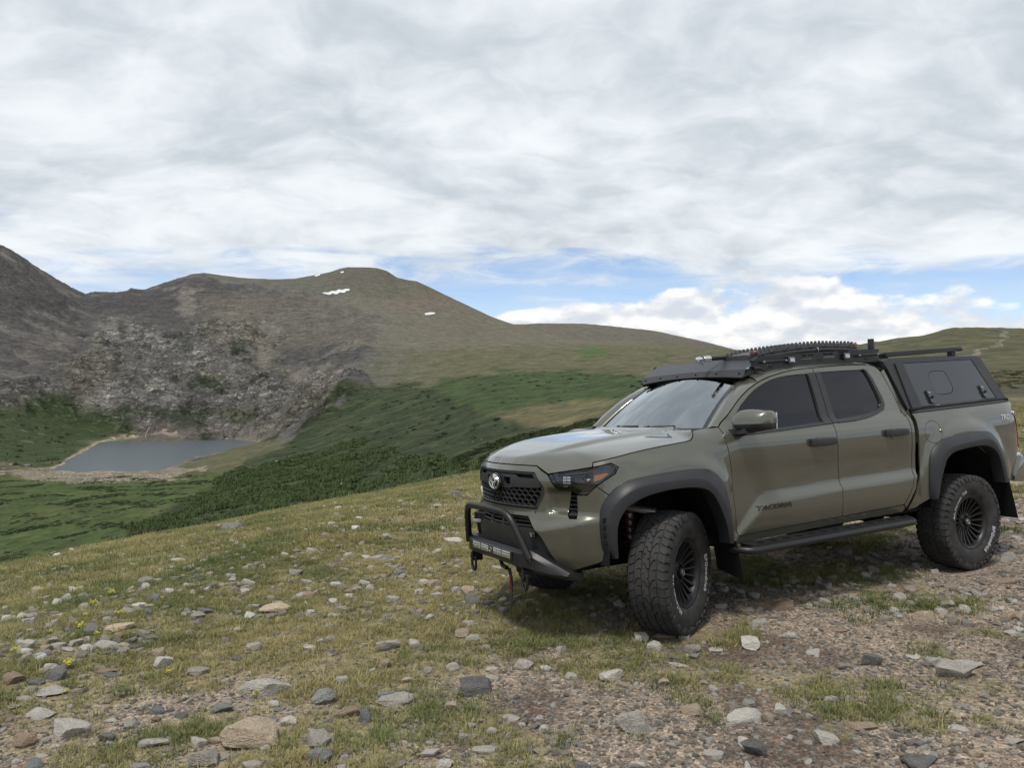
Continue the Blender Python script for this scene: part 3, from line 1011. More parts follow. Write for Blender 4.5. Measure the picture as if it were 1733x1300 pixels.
def dens(pts, res, closed=True):
    out = []
    n = len(pts)
    for i in range(n if closed else n - 1):
        a, b = np.array(pts[i], float), np.array(pts[(i + 1) % n], float)
        k = max(1, int(math.ceil(np.linalg.norm(b - a) / res)))
        for j in range(k):
            out.append(tuple(a + (b - a) * j / k))
    if not closed:
        out.append(tuple(pts[-1]))
    return out


def round_poly(pts, it=2, keep=0.22):
    """Chaikin corner cutting"""
    P = [np.array(p, float) for p in pts]
    for _ in range(it):
        Q = []
        for i in range(len(P)):
            a, b = P[i], P[(i + 1) % len(P)]
            Q += [a + (b - a) * keep, a + (b - a) * (1 - keep)]
        P = Q
    return [tuple(p) for p in P]


def inset(pts, d):
    """move a closed outline inwards by d"""
    P = np.array(pts, float)
    area = 0.5 * np.sum(P[:, 0] * np.roll(P[:, 1], -1) - np.roll(P[:, 0], -1) * P[:, 1])
    e = np.roll(P, -1, 0) - P
    e /= np.maximum(np.linalg.norm(e, axis=1), 1e-9)[:, None]
    nn = np.stack([-e[:, 1], e[:, 0]], 1) * (1 if area > 0 else -1)
    m = nn + np.roll(nn, 1, 0)
    m /= np.maximum((m * m).sum(1) / 2, 0.35)[:, None]
    return [tuple(p) for p in P + m * d]


def cdt_patch(outline, holes, res, surf, flange=0.012, grid=None):
    """triangulated sheet with the given outline in 2-D, laid on surf(a, b) -> xyz; edges turned in by flange"""
    O = dens(outline, res)
    H = [dens(h, res) for h in holes]
    pts, edges = list(O), [(i, (i + 1) % len(O)) for i in range(len(O))]
    for h in H:
        o = len(pts)
        pts += h
        edges += [(o + i, o + (i + 1) % len(h)) for i in range(len(h))]
    A = np.array(O)
    ga = np.arange(A[:, 0].min(), A[:, 0].max(), res)
    gb = np.arange(A[:, 1].min(), A[:, 1].max(), res)
    GA, GB = np.meshgrid(ga, gb)
    GA = GA + (np.arange(len(gb)) % 2)[:, None] * res * 0.5
    q = np.stack([GA.ravel(), GB.ravel()], 1)
    keep = in_poly(q[:, 0], q[:, 1], O)
    for h in H:
        keep &= ~in_poly(q[:, 0], q[:, 1], h)
    bd = np.array(pts)
    q = q[keep]
    if len(q):
        dmin = np.min(((q[:, None] - bd[None]) ** 2).sum(-1), 1) if len(q) * len(bd) < 4e6 else np.array([np.min(((k - bd) ** 2).sum(-1)) for k in q])
        q = q[dmin > (0.5 * res) ** 2]
    allp = [Vector(p) for p in pts] + [Vector(p) for p in q]
    vo, eo, fo, *_ = delaunay_2d_cdt(allp, edges, [], 0, 1e-6)
    P = np.array([(v.x, v.y) for v in vo])
    F = np.array([f for f in fo if len(f) == 3])
    c = P[F].mean(1)
    ok = in_poly(c[:, 0], c[:, 1], O)
    for h in H:
        ok &= ~in_poly(c[:, 0], c[:, 1], h)
    F = F[ok]
    # drop slivers along the outline: they spoil the shading
    e = np.stack([np.linalg.norm(P[F[:, i]] - P[F[:, (i + 1) % 3]], axis=1) for i in range(3)], 1).max(1)
    ar = np.abs((P[F[:, 1], 0] - P[F[:, 0], 0]) * (P[F[:, 2], 1] - P[F[:, 0], 1]) - (P[F[:, 2], 0] - P[F[:, 0], 0]) * (P[F[:, 1], 1] - P[F[:, 0], 1]))
    F = F[ar / e > 0.0022]
    XYZ = np.asarray(surf(P[:, 0], P[:, 1]))
    return P, F, XYZ


def panel(name, outline, material, parent, surf, holes=(), res=0.03, gap=0.0, flange=0.014, off=0.0, outward=(0, -1, 0), mirror=True, mirror_parent=None, rnd=0):
    """a sheet-metal panel on the body surface (both sides of the truck when mirror)"""
    if rnd:
        outline = round_poly(outline, rnd)
    if gap:
        outline = inset(outline, gap)
    P, F, X = cdt_patch(outline, holes, res, surf)
    # consistent winding with the outward direction
    n = np.cross(X[F[:, 1]] - X[F[:, 0]], X[F[:, 2]] - X[F[:, 0]])
    vn = np.zeros_like(X)
    for k in range(3):
        np.add.at(vn, F[:, k], n)
    if outward is not None and (vn * np.array(outward)).sum() < 0:
        F = F[:, ::-1]
        vn = -vn
    vn /= np.maximum(np.linalg.norm(vn, axis=1), 1e-12)[:, None]
    X = X + vn * off
    faces = [tuple(f) for f in F]
    V = [tuple(v) for v in X]
    if flange:
        cnt = {}
        for f in faces:
            for i in range(3):
                e = (f[i], f[(i + 1) % 3])
                k = (min(e), max(e))
                cnt[k] = None if k in cnt else e
        dup = {}
        for k, e in cnt.items():
            if e is None:
                continue
            q = []
            for i in e:
                if i not in dup:
                    dup[i] = len(V)
                    V.append(tuple(X[i]))
                    V.append(tuple(X[i] - vn[i] * flange))
                q.append(dup[i])
            faces.append((q[1], q[0], q[0] + 1, q[1] + 1))
    objs = []
    for sd in ((1, -1) if mirror else (1,)):
        VV = V if sd > 0 else flip_y(V)
        FF = faces if sd > 0 else [f[::-1] for f in faces]
        me = bpy.data.meshes.new(name)
        me.from_pydata(VV, [], FF)
        me.update()
        me.polygons.foreach_set('use_smooth', np.ones(len(me.polygons), bool))
        pr = parent if sd > 0 else (mirror_parent or parent)
        objs.append(link(name, me, material, pr))
    return objs


def SX(x, z):
    return S(s_of_x(x), z)


def text_shape(txt, size=1.0, shear=0.0, bold=0.0, spacing=1.0, res=3):
    cu = bpy.data.curves.new('lettering', 'FONT')
    cu.body = txt
    cu.size = size
    cu.shear = shear
    cu.offset = bold
    cu.space_character = spacing
    cu.resolution_u = res
    cu.align_x = 'CENTER'
    ob = bpy.data.objects.new('lettering', cu)
    me = bpy.data.meshes.new_from_object(ob)
    V = np.array([v.co[:] for v in me.vertices])
    F = [tuple(p.vertices) for p in me.polygons]
    bpy.data.objects.remove(ob)
    bpy.data.curves.remove(cu)
    bpy.data.meshes.remove(me)
    return V, F


# ---- materials
def paint_material():
    m = mat('olive_bronze_paint', (0.104, 0.105, 0.082), 0.30, metal=0.5, spec=0.5, coat=1.0)
    t = NT(m)
    t.b.inputs['Coat Roughness'].default_value = 0.025
    p = t.coord('Object')
    sep = t.n('ShaderNodeSeparateXYZ')
    t.l(p, sep.inputs[0])
    low = t.n('ShaderNodeMapRange')
    low.inputs['From Min'].default_value = 1.05
    low.inputs['From Max'].default_value = 0.50
    t.l(sep.outputs[2], low.inputs['Value'])
    n = t.noise(p, 5.0, 7, 0.65)
    n2 = t.noise(p, 46.0, 3, 0.6)
    d = t.math('MULTIPLY', t.math('MULTIPLY', low.outputs[0], t.ramp(n, [(0.30, 0.1), (0.7, 1.0)])), 0.55, clamp=True)
    spk = t.math('MULTIPLY', t.ramp(n2, [(0.68, 0.0), (0.74, 1.0)]), low.outputs[0])
    d = t.math('MAXIMUM', d, t.math('MULTIPLY', spk, 0.5))
    flake = t.noise(p, 900, 1, 0.5)
    base = t.mix(1.0, (0.104, 0.105, 0.082), t.ramp(flake, [(0.3, 0.9), (0.7, 1.1)]), 'MULTIPLY')
    t.l(t.mix(d, base, (0.135, 0.115, 0.088)), t.b.inputs['Base Color'])
    t.l(t.math('ADD', t.math('MULTIPLY', d, 0.5), 0.28), t.b.inputs['Roughness'])
    t.l(t.math('SUBTRACT', 1.0, t.math('MULTIPLY', d, 1.2), clamp=True), t.b.inputs['Coat Weight'])
    return m


def plastic_material(name, base, rough, dust=0.25, grain=260, spec=0.45):
    m = mat(name, base, rough, spec=spec)
    t = NT(m)
    p = t.coord('Object')
    n = t.noise(p, 6, 6, 0.62)
    k = t.math('MULTIPLY', t.ramp(n, [(0.35, 0.0), (0.75, 1.0)]), dust)
    t.l(t.mix(k, base, (0.12, 0.105, 0.085)), t.b.inputs['Base Color'])
    t.l(t.bump(t.noise(p, grain, 2, 0.5), 0.25, 0.0008), t.b.inputs['Normal'])
    return m


def tyre_material(name='tyre_rubber', c0=(0.017, 0.017, 0.018), c1=(0.115, 0.105, 0.092), amt=0.6):
    m = mat(name, c0, 0.82, spec=0.35)
    t = NT(m)
    p = t.coord('Object')
    n = t.noise(p, 9, 7, 0.65)
    n2 = t.noise(p, 60, 4, 0.6)
    k = t.math('MULTIPLY', t.ramp(n, [(0.36, 0.0), (0.72, 1.0)]), t.ramp(n2, [(0.3, 0.35), (0.7, 0.8)]))
    t.l(t.mix(t.math('MULTIPLY', k, amt), c0, c1), t.b.inputs['Base Color'])
    t.l(t.bump(n2, 0.3, 0.002), t.b.inputs['Normal'])
    return m


def clear_glass(name, tint, refl, rough=0.0, ior=1.5):
    """thin pane: tinted see-through plus mirror reflection"""
    m = bpy.data.materials.new(name)
    m.use_nodes = True
    nt = m.node_tree
    nt.nodes.clear()
    out = nt.nodes.new('ShaderNodeOutputMaterial')
    tr = nt.nodes.new('ShaderNodeBsdfTransparent')
    tr.inputs[0].default_value = (*tint, 1)
    gl = nt.nodes.new('ShaderNodeBsdfGlossy')
    gl.inputs['Roughness'].default_value = rough
    gl.inputs['Color'].default_value = (0.93, 0.98, 1, 1)
    fr = nt.nodes.new('ShaderNodeFresnel')
    fr.inputs['IOR'].default_value = ior
    ad = nt.nodes.new('ShaderNodeMath')
    ad.operation = 'ADD'
    ad.use_clamp = True
    ad.inputs[1].default_value = refl
    nt.links.new(fr.outputs[0], ad.inputs[0])
    mx = nt.nodes.new('ShaderNodeMixShader')
    nt.links.new(ad.outputs[0], mx.inputs[0])
    nt.links.new(tr.outputs[0], mx.inputs[1])
    nt.links.new(gl.outputs[0], mx.inputs[2])
    nt.links.new(mx.outputs[0], out.inputs[0])
    return m


PAINT = paint_material()
PLAST = plastic_material('black_textured_plastic', (0.018, 0.019, 0.021), 0.50, 0.10)
FLARE = plastic_material('charcoal_flare_plastic', (0.014, 0.0155, 0.0185), 0.48, 0.08)
STEEL = plastic_material('black_powder_coat', (0.008, 0.008, 0.009), 0.42, 0.05, 500)
DARK = mat('flat_black', (0.010, 0.010, 0.010), 0.85, spec=0.2)
GLOSSB = mat('gloss_black', (0.012, 0.012, 0.013), 0.12, coat=0.5)
TYRE = tyre_material()
TREAD = tyre_material('tread_rubber', (0.026, 0.026, 0.027), (0.095, 0.09, 0.082), 0.6)
RIMM = plastic_material('satin_black_wheel', (0.008, 0.008, 0.009), 0.42, 0.06, 300)
CHROME = mat('chrome', (0.75, 0.76, 0.78), 0.12, metal=1.0)
STEELB = mat('dull_steel', (0.34, 0.34, 0.34), 0.45, metal=0.9)
WHITEL = mat('white_lettering', (0.50, 0.50, 0.49), 0.7)
WSHIELD = clear_glass('windshield_glass', (0.46, 0.54, 0.55), 0.30, 0.0, 1.6)
SIDEG = mat('tinted_glass', (0.006, 0.007, 0.010), 0.02, spec=0.32)
LENS = clear_glass('lamp_lens', (0.93, 0.94, 0.95), 0.0, 0.0, 1.45)
AMBER = mat('amber_reflector', (1.0, 0.30, 0.015), 0.3, coat=0.6)
REDL = mat('red_lamp', (0.22, 0.008, 0.012), 0.15, coat=0.8)
LEDW = mat('lamp_reflector', (0.50, 0.52, 0.54), 0.25, metal=0.6)
REDS = mat('red_spring_paint', (0.07, 0.005, 0.008), 0.6)
CANVAS = mat('cabin_grey', (0.045, 0.045, 0.048), 0.8)
PANELG = mat('canopy_panel', (0.022, 0.025, 0.030), 0.12, spec=0.6)

def build_truck():
    T = empty('pickup_truck')
    tag(T, 'lifted olive bronze pickup truck with roof rack and black bed canopy, parked on stony ground', 'truck')
    T.matrix_world = Matrix.Translation(Vector(TR_T)) @ Matrix(TR_M.tolist()).to_4x4()

    # ============ outlines on the body side, (x, z) with x measured back from the front axle
    B_GAP = [(1.690, 1.860), (1.678, 1.50), (1.666, 1.40), (1.670, 1.22), (1.682, 0.98), (1.677, 0.652)]
    F_GAP = [(0.567, 0.623), (0.533, 0.91), (0.522, 1.10), (0.492, 1.30), (0.505, 1.424)]
    SEAM = [(0.505, 1.424), (0.61, 1.508), (0.727, 1.595), (0.81, 1.650), (0.898, 1.698), (0.985, 1.736), (1.077, 1.768), (1.17, 1.794), (1.269, 1.814), (1.36, 1.831), (1.458, 1.844), (1.57, 1.853), (1.690, 1.860)]
    SEAM_R = [(1.690, 1.860), (1.86, 1.868), (2.04, 1.875), (2.22, 1.878), (2.392, 1.878), (2.464, 1.864), (2.503, 1.838), (2.525, 1.806)]
    R_EDGE = [(2.525, 1.806), (2.572, 1.62), (2.600, 1.478), (2.607, 1.28), (2.604, 0.956), (2.560, 0.81), (2.451, 0.672)]
    BOT = [(2.451, 0.672), (1.677, 0.652)]

    front_door = F_GAP + SEAM[1:] + B_GAP[1:]
    rear_door = B_GAP[::-1] + SEAM_R[1:] + R_EDGE[1:]
    fwin = [(0.585, 1.378), (0.66, 1.470), (0.762, 1.575), (0.878, 1.650), (0.95, 1.690), (1.025, 1.722), (1.10, 1.750), (1.18, 1.772), (1.27, 1.789), (1.365, 1.800), (1.48, 1.808), (1.60, 1.812), (1.606, 1.79),
            (1.590, 1.55), (1.575, 1.408), (1.08, 1.386)]
    rwin = [(1.752, 1.822), (2.02, 1.832), (2.290, 1.836), (2.318, 1.820), (2.340, 1.75), (2.372, 1.58), (2.372, 1.535), (2.345, 1.505), (2.27, 1.482), (2.164, 1.460), (2.06, 1.446), (1.955, 1.436), (1.738, 1.424)]
    dF = panel('front_door', front_door, PAINT, T, SX, [fwin], 0.028, 0.0035)
    dR = panel('rear_door', rear_door, PAINT, T, SX, [rwin], 0.028, 0.0035)
    for k in (0, 1):
        sgn = 1 if k == 0 else -1
        for d, w, nm in ((dF[k], fwin, 'door_window'), (dR[k], rwin, 'door_window')):
            me = panel(nm, inset(w, -0.004), SIDEG, d, lambda a, b: SX(a, b) + np.array([0, 0.010, 0]), (), 0.05, flange=0.0, mirror=False)[0]
            if sgn < 0:
                me.data.flip_normals()
                for v in me.data.vertices:
                    v.co.y *= -1
    # black pillar covers, belt moulding and window trim
    for pts, nm in (([(1.605, 1.8145), (1.6865, 1.8195), (1.674, 1.50), (1.662, 1.395), (1.574, 1.392), (1.590, 1.55)], 'pillar_cover'),
                    ([(1.6945, 1.8195), (1.756, 1.8235), (1.742, 1.424), (1.740, 1.402), (1.670, 1.397), (1.682, 1.50)], 'pillar_cover')):
        panel(nm, pts, PLAST, dF[0] if pts[0][0] < 1.65 else dR[0], SX, (), 0.022, 0, 0.010, 0.007, mirror_parent=dF[1] if pts[0][0] < 1.65 else dR[1])
    panel('belt_moulding', [(0.60, 1.378), (1.08, 1.390), (1.573, 1.411), (1.573, 1.392), (1.08, 1.368), (0.60, 1.350)], PLAST, dF[0], SX, (), 0.022, 0, 0.010, 0.007, mirror_parent=dF[1])
    sail = [(0.572, 1.372), (0.64, 1.452), (0.735, 1.552), (0.742, 1.52), (0.715, 1.42), (0.705, 1.380)]
    panel('mirror_sail', sail, PLAST, dF[0], SX, (), 0.022, 0, 0.010, 0.006, mirror_parent=dF[1])
    rw_out = [(2.295, 1.842), (2.335, 1.834), (2.372, 1.76), (2.412, 1.585), (2.412, 1.525), (2.375, 1.480), (2.28, 1.452), (2.164, 1.430), (2.06, 1.416), (1.955, 1.406), (1.742, 1.399)]
    rw_in = [(1.742, 1.424), (1.955, 1.436), (2.06, 1.446), (2.164, 1.460), (2.27, 1.482), (2.345, 1.505), (2.372, 1.535), (2.372, 1.58), (2.340, 1.75), (2.318, 1.820), (2.290, 1.836)]
    panel('window_trim', rw_out + rw_in, PLAST, dR[0], SX, (), 0.016, 0, 0.012, 0.007, mirror_parent=dR[1])
    # door handles: cup and bar
    for dd, x0 in ((dF, 1.345), (dR, 2.245)):
        def hb():
            mb = MB()
            z = 1.262 if x0 < 2 else 1.288
            rows = []
            for t in np.linspace(0, 1, 13):
                x = x0 + 0.295 * t
                b = S(s_of_x(x), z)
                o = 0.040 * min(1, 1.9 * math.sin(math.pi * min(max(t, 0.03), 0.97)) ** 0.6) + 0.006
                h = 0.026 + 0.004 * (t < 0.25) + 0.006 * math.sin(math.pi * t)
                rows.append([(b[0], b[1] - o * 0.5, z + h), (b[0], b[1] - o, z + h * 0.8), (b[0], b[1] - o - 0.004, z), (b[0], b[1] - o, z - h * 0.8), (b[0], b[1] - o * 0.5, z - h), (b[0], b[1] + 0.004, z)])
            mb.loft(rows, True)
            mb.F.append(tuple(range(6)))
            mb.F.append(tuple(len(mb.V) - 6 + k for k in range(6))[::-1])
            return mb
        both(hb, 'door_handle', PLAST, dd)
        cup = [(x0 + 0.135 + 0.068 * math.cos(a), (1.258 if x0 < 2 else 1.284) + 0.050 * math.sin(a)) for a in np.linspace(0, 2 * math.pi, 28)[:-1]]
        panel('handle_cup', cup, PAINT, dd[0], SX, (), 0.016, 0, 0.006, 0.005, mirror_parent=dd[1])
    # ============ front fender
    arch_f = [(0.470, 0.605), (0.440, 0.733), (0.420, 0.90), (0.380, 1.02), (0.310, 1.078), (0.24, 1.118), (-0.05, 1.118), (-0.32, 1.098), (-0.43, 1.078), (-0.515, 1.02)]
    toS = lambda L: [(float(s_of_x(a)), b) for a, b in L]
    fender = [(0.910, 1.208), (0.906, 1.236), (1.05, 1.262), (1.20, 1.286), (1.34, 1.304), (1.481, 1.319), (1.60, 1.330), (1.69, 1.338), (1.735, 1.346), (1.765, 1.362), (1.795, 1.385), (1.825, 1.412), (1.95, 1.421)] \
        + toS([(0.505, 1.424), (0.492, 1.30), (0.522, 1.10), (0.533, 0.91), (0.567, 0.623), (0.555, 0.575)]) + toS(arch_f) \
        + [(1.001, 1.026), (0.926, 1.081), (0.990, 1.120), (1.062, 1.160), (1.088, 1.203), (1.040, 1.232)]
    panel('front_fender', fender, PAINT, T, S, (), 0.028, 0.003, off=0.0)
    # ============ nose panel round grille and lamps (one bumper cover, both sides)
    half = [(0.15, 1.213), (0.30, 1.2125), (0.446, 1.211), (0.560, 1.155), (0.634, 1.046), (0.729, 1.040), (0.699, 0.905), (0.733, 0.862), (0.788, 0.862), (0.790, 1.018), (0.862, 1.018), (0.928, 1.077), (1.000, 1.022),
            (0.975, 0.94), (0.968, 0.82), (0.972, 0.66), (0.985, 0.605), (0.93, 0.572), (0.80, 0.532), (0.687, 0.492), (0.648, 0.535), (0.612, 0.580), (0.529, 0.723), (0.384, 0.864), (0.20, 0.864)]
    nose = [(0.0, 1.2135)] + half + [(0.0, 0.864)] + [(-a, b) for a, b in half[::-1]]
    grille_o = [(0.0, 1.176), (0.25, 1.176), (0.445, 1.173), (0.536, 1.063), (0.534, 1.015), (0.463, 0.911), (0.25, 0.913), (0.0, 0.914)]
    grille_h = grille_o + [(-a, b) for a, b in grille_o[-2:0:-1]]
    panel('bumper_cover', nose, PAINT, T, S, [grille_h], 0.015, 0.0, 0.045, outward=(-1, 0, 0), mirror=False)
    # ============ hood
    lip = [(s, z) for s, z in ((0.0, 1.221), (0.15, 1.2205), (0.30, 1.220), (0.446, 1.2185), (0.51, 1.193), (0.567, 1.166), (0.66, 1.180), (0.78, 1.195), (0.901, 1.212), (0.906, 1.242), (1.05, 1.267), (1.20, 1.291), (1.34, 1.309), (1.481, 1.324), (1.60, 1.335), (1.69, 1.343), (1.735, 1.351), (1.765, 1.368), (1.795, 1.390), (1.815, 1.412))]
    lip = dens(lip, 0.025, False)
    LB = np.array([S(a, b) for a, b in lip])
    for i in range(1, len(LB)):
        LB[i, 0] = max(LB[i, 0], LB[i - 1, 0] + 1e-3)
    hx, hy, hz = LB[:, 0], -LB[:, 1], LB[:, 2]
    zc = cub([-1.0, -0.93, -0.86, -0.76, -0.64, -0.50, -0.29, 0.0, 0.28, 0.60], [1.205, 1.226, 1.262, 1.294, 1.316, 1.336, 1.362, 1.386, 1.402, 1.414])

    def hood_s(x, y):
        yb = np.maximum(np.interp(x, hx, hy), 1e-3)
        zb = np.interp(x, hx, hz)
        t = np.clip(np.abs(y) / yb, 0, 1)
        g = 1 - (np.clip(t - 0.38, 0, 1) / 0.62) ** 2.1
        dome = 0.022 * (1 - sst(0.50, 0.56, t)) * sst(-0.80, -0.45, x)
        z0 = np.maximum(zc(x), zb)
        return np.stack([x, y, zb + (z0 - zb) * g + dome - 0.006 * sst(-0.8, -0.45, x) * (1 - t)], -1)
    end = [(0.45, -0.60), (0.425, -0.3), (0.415, 0.0), (0.425, 0.3), (0.45, 0.60)]
    ho = [(p[0], p[1]) for p in LB] + end + [(p[0], -p[1]) for p in LB[::-1][:-1]]
    panel('hood', ho, PAINT, T, hood_s, (), 0.030, 0.0, 0.016, outward=(0, 0, 1), mirror=False)
    # black cowl below the windshield, wipers
    cw = MB()
    rows = []
    for y in np.linspace(-0.74, 0.74, 21):
        q = 1 - (y / 0.74) ** 2
        rows.append([(0.47 - 0.09 * q, y, 1.368 + 0.006 * q), (0.56 - 0.10 * q, y, 1.380 + 0.012 * q), (0.62 - 0.1 * q, y, 1.388)])
    cw.loft(rows)
    cw.build('cowl', PLAST, T)
    # ============ windshield
    def WS(y, t):
        """y fraction -1..1 across, t 0 base .. 1 top"""
        q = 1 - y * y
        b = np.array([0.498 - 0.105 * q, 0.695 * y, 1.400])
        e = np.array([1.03 - 0.055 * q, 0.560 * y, 1.790 + 0.05 * q])
        p = b + (e - b) * t
        p[2] += 0.020 * math.sin(math.pi * t)
        p[0] -= 0.012 * math.sin(math.pi * t)
        return p
    ws = MB()
    ws.loft([[WS(y, t) for y in np.linspace(-1, 1, 25)] for t in np.linspace(0, 1, 13)])
    wso = ws.build('windshield', WSHIELD, T)
    fr = MB()
    up = np.array([-0.55, 0, 0.83]) * 0.0035
    for ys in (np.linspace(-1, -0.955, 2), np.linspace(0.955, 1, 2)):
        fr.loft([[WS(y, t) + up for y in ys] for t in np.linspace(0, 1, 13)])
    fr.loft([[WS(y, t) + up for y in np.linspace(-0.955, 0.955, 25)] for t in (0.955, 1.0)])
    fr.loft([[WS(y, t) + up for y in np.linspace(-0.955, 0.955, 25)] for t in (0.0, 0.03)])
    fr.build('windshield_frit', GLOSSB, wso)
    for y0, y1 in ((0.62, 0.02), (-0.02, -0.60)):
        wp = MB()
        a, b = WS(y0, 0.018) + up * 4, WS(y1, 0.045) + up * 4
        wp.tube([a, (a + b) / 2 + np.array([0, 0, 0.004]), b], 0.007, 6)
        wp.tube([WS(y0, 0.0) + up * 3, (a * 0.7 + b * 0.3) + np.array([0, 0, 0.008])], 0.009, 6)
        wp.box(tuple(WS(y0, 0.0) + np.array([0, 0, 0.012])), (0.03, 0.03, 0.02), 0.004)
        wp.build('wiper', PLAST, wso)
    # pillars beside the windshield: from the glass edge to the door seam
    se = np.array([SX(a, b) for a, b in dens(SEAM[:8], 0.03, False)])

    def pil():
        mb = MB()
        rows = []
        n = len(se)
        for i, p in enumerate(se):
            t = i / (n - 1)
            w = WS(-1, min(1.0, t * 1.06 - 0.02) if t < 0.98 else 1.0)
            w = WS(-1, float(np.clip((p[2] - 1.43) / (1.80 - 1.43), 0, 1)))
            o = np.array([0, -0.003, 0.004])
            pp = p + np.array([-0.004, 0, 0.004])
            mid = (w + pp) / 2 + np.array([-0.012, -0.014, 0.016])
            q1 = (w * 0.75 + pp * 0.25) + np.array([-0.012, -0.010, 0.012])
            q3 = (w * 0.25 + pp * 0.75) + np.array([-0.008, -0.010, 0.010])
            rows.append([tuple(w + np.array([0.004, 0.006, -0.006])), tuple(w + np.array([-0.004, -0.002, 0.006])), tuple(q1), tuple(mid), tuple(q3), tuple(pp), tuple(pp + np.array([0.004, 0.012, -0.004]))])
        mb.loft(rows)
        return mb
    both(pil, 'windshield_pillar', PAINT, T, 50)
    # ============ roof
    st = np.linspace(1.02, 2.585, 44)
    zroof = cub([0.9, 1.02, 1.15, 1.4, 1.8, 2.2, 2.45, 2.55, 2.60], [1.80, 1.840, 1.880, 1.915, 1.930, 1.930, 1.915, 1.895, 1.865])
    sx = np.array([p[0] for p in SEAM + SEAM_R[1:]])
    sz = np.array([p[1] for p in SEAM + SEAM_R[1:]])
    rf = MB()
    rows = []
    for x in st:
        zs = float(np.interp(x, sx, sz)) if x < 2.45 else float(np.interp(x, [2.45, 2.53, 2.60], [1.866, 1.842, 1.82]))
        e = SX(x, zs + 0.0045)
        ye, ze = -e[1], e[2]
        row = []
        for q in np.concatenate([np.linspace(-1, -0.80, 9), np.linspace(-0.72, 0.72, 13), np.linspace(0.80, 1, 9)]):
            k = abs(q)
            zz = ze + (zroof(x) - ze) * (1 - k ** 9) ** 0.8 - 0.022 * k ** 2 * (1 - k ** 8)
            row.append((x, ye * q, float(zz)))
        rows.append([(x, -ye + 0.012, ze - 0.012)] + row + [(x, ye - 0.012, ze - 0.012)])
    rf.loft(rows)
    rf.build('roof', PAINT, T, 60)
    # cab corner and back wall
    cc = [(2.530, 1.812), (2.575, 1.835), (2.605, 1.70), (2.640, 1.48), (2.648, 1.28), (2.645, 0.95), (2.60, 0.80), (2.49, 0.645), (2.458, 0.668), (2.565, 0.808), (2.609, 0.956), (2.612, 1.28), (2.605, 1.478), (2.577, 1.62)]
    panel('cab_corner', cc, PAINT, T, SX, (), 0.025, 0.0, 0.05)
    bw = MB()
    bw.loft([[(2.60 + (0.05 if z < 1.5 else 0.05 - 0.12 * (z - 1.5)), y, z) for y in np.linspace(-0.9 + max(0, z - 1.42) * 0.40, 0.9 - max(0, z - 1.42) * 0.40, 7)] for z in (0.6, 1.0, 1.42, 1.6, 1.8, 1.87)])
    bw.build('cab_back_wall', PAINT, T)
    # rocker
    panel('rocker_panel', [(0.575, 0.616), (1.677, 0.645), (2.455, 0.664), (2.49, 0.640), (2.463, 0.604), (1.637, 0.590), (0.56, 0.560)], PAINT, T, SX, (), 0.03, 0.0, 0.06, -0.010)
    # ============ bed side
    arch_r = [(2.80, 0.705), (2.806, 0.75), (2.81, 0.89), (2.832, 1.05), (2.912, 1.13), (3.02, 1.172), (3.30, 1.192), (3.63, 1.205), (3.75, 1.14), (3.85, 1.01), (3.885, 0.88), (3.895, 0.76)]
    bed = [(2.676, 1.437), (2.693, 1.375), (2.696, 1.27), (2.690, 0.95), (2.665, 0.86), (2.60, 0.737), (2.515, 0.615), (2.62, 0.63), (2.72, 0.67)] + arch_r + \
          [(3.975, 0.735), (4.111, 0.885), (4.225, 1.008), (4.262, 1.045), (4.256, 1.24), (4.215, 1.330), (4.158, 1.384), (4.19, 1.43), (4.23, 1.475), (4.195, 1.492), (3.75, 1.475), (3.286, 1.459)]
    fuel = [(2.888 + 0.112 * math.cos(a), 1.266 + 0.100 * math.sin(a)) for a in np.linspace(0, 2 * math.pi, 40)[:-1]]
    bs = panel('bed_side', bed, PAINT, T, SX, [fuel], 0.028, 0.002)
    panel('fuel_door', inset(fuel, 0.004), PAINT, bs[0], SX, (), 0.025, 0.0, 0.006, 0.0, mirror_parent=bs[1])
    fc = MB()
    b = SX(2.985, 1.272)
    fc.lathe([(0.0001, -0.008), (0.014, -0.007), (0.018, 0.0)], 16, 'y', tuple(b))
    fc.build('fuel_door_latch', PAINT, bs[0])
    # rail cap
    panel('bed_rail_cap', [(2.676, 1.440), (3.286, 1.462), (3.75, 1.478), (4.20, 1.495), (4.20, 1.512), (3.75, 1.497), (3.286, 1.482), (2.676, 1.461)], PLAST, T, SX, (), 0.04, 0.0, 0.05, 0.004)
    # ============ tail lamps, tailgate, rear bumper
    tail = [(float(s_of_x(4.160)), 1.385), (float(s_of_x(4.218)), 1.332), (float(s_of_x(4.259)), 1.24), (float(s_of_x(4.265)), 1.045), (float(s_of_x(4.40)), 1.03), (float(s_of_x(4.42)), 1.40)]
    panel('tail_lamp', tail, REDL, T, S, (), 0.03, 0.002, 0.03, 0.006, outward=(0.3, -1, 0))
    gs = float(s_of_x(4.42)) + 0.01
    panel('tailgate', [(gs, 0.90), (SMAX, 0.90), (SMAX, 1.47), (gs, 1.46)], PAINT, T, S, (), 0.06, 0.0, 0.03, outward=(1, 0, 0))
    rb = MB()
    rows = []
    for y, x0, x1, z0, z1 in ((-0.90, 4.02, 4.14, 0.73, 0.80), (-0.90, 4.14, 4.30, 0.715, 0.97), (-0.84, 4.24, 4.42, 0.70, 0.985), (-0.70, 4.30, 4.53, 0.69, 0.985), (-0.4, 4.32, 4.57, 0.69, 0.97), (0, 4.32, 4.58, 0.69, 0.95)):
        rows.append([(x0, y, z0 + 0.02), (x1 - 0.02, y * 1.01, z0), (x1, y * 1.01, z0 + 0.04), (x1, y * 1.01, z1 - 0.03), (x1 - 0.03, y, z1), (x0, y, z1)])
    rows = rows + [[(p[0], -p[1], p[2]) for p in r] for r in rows[-2::-1]]
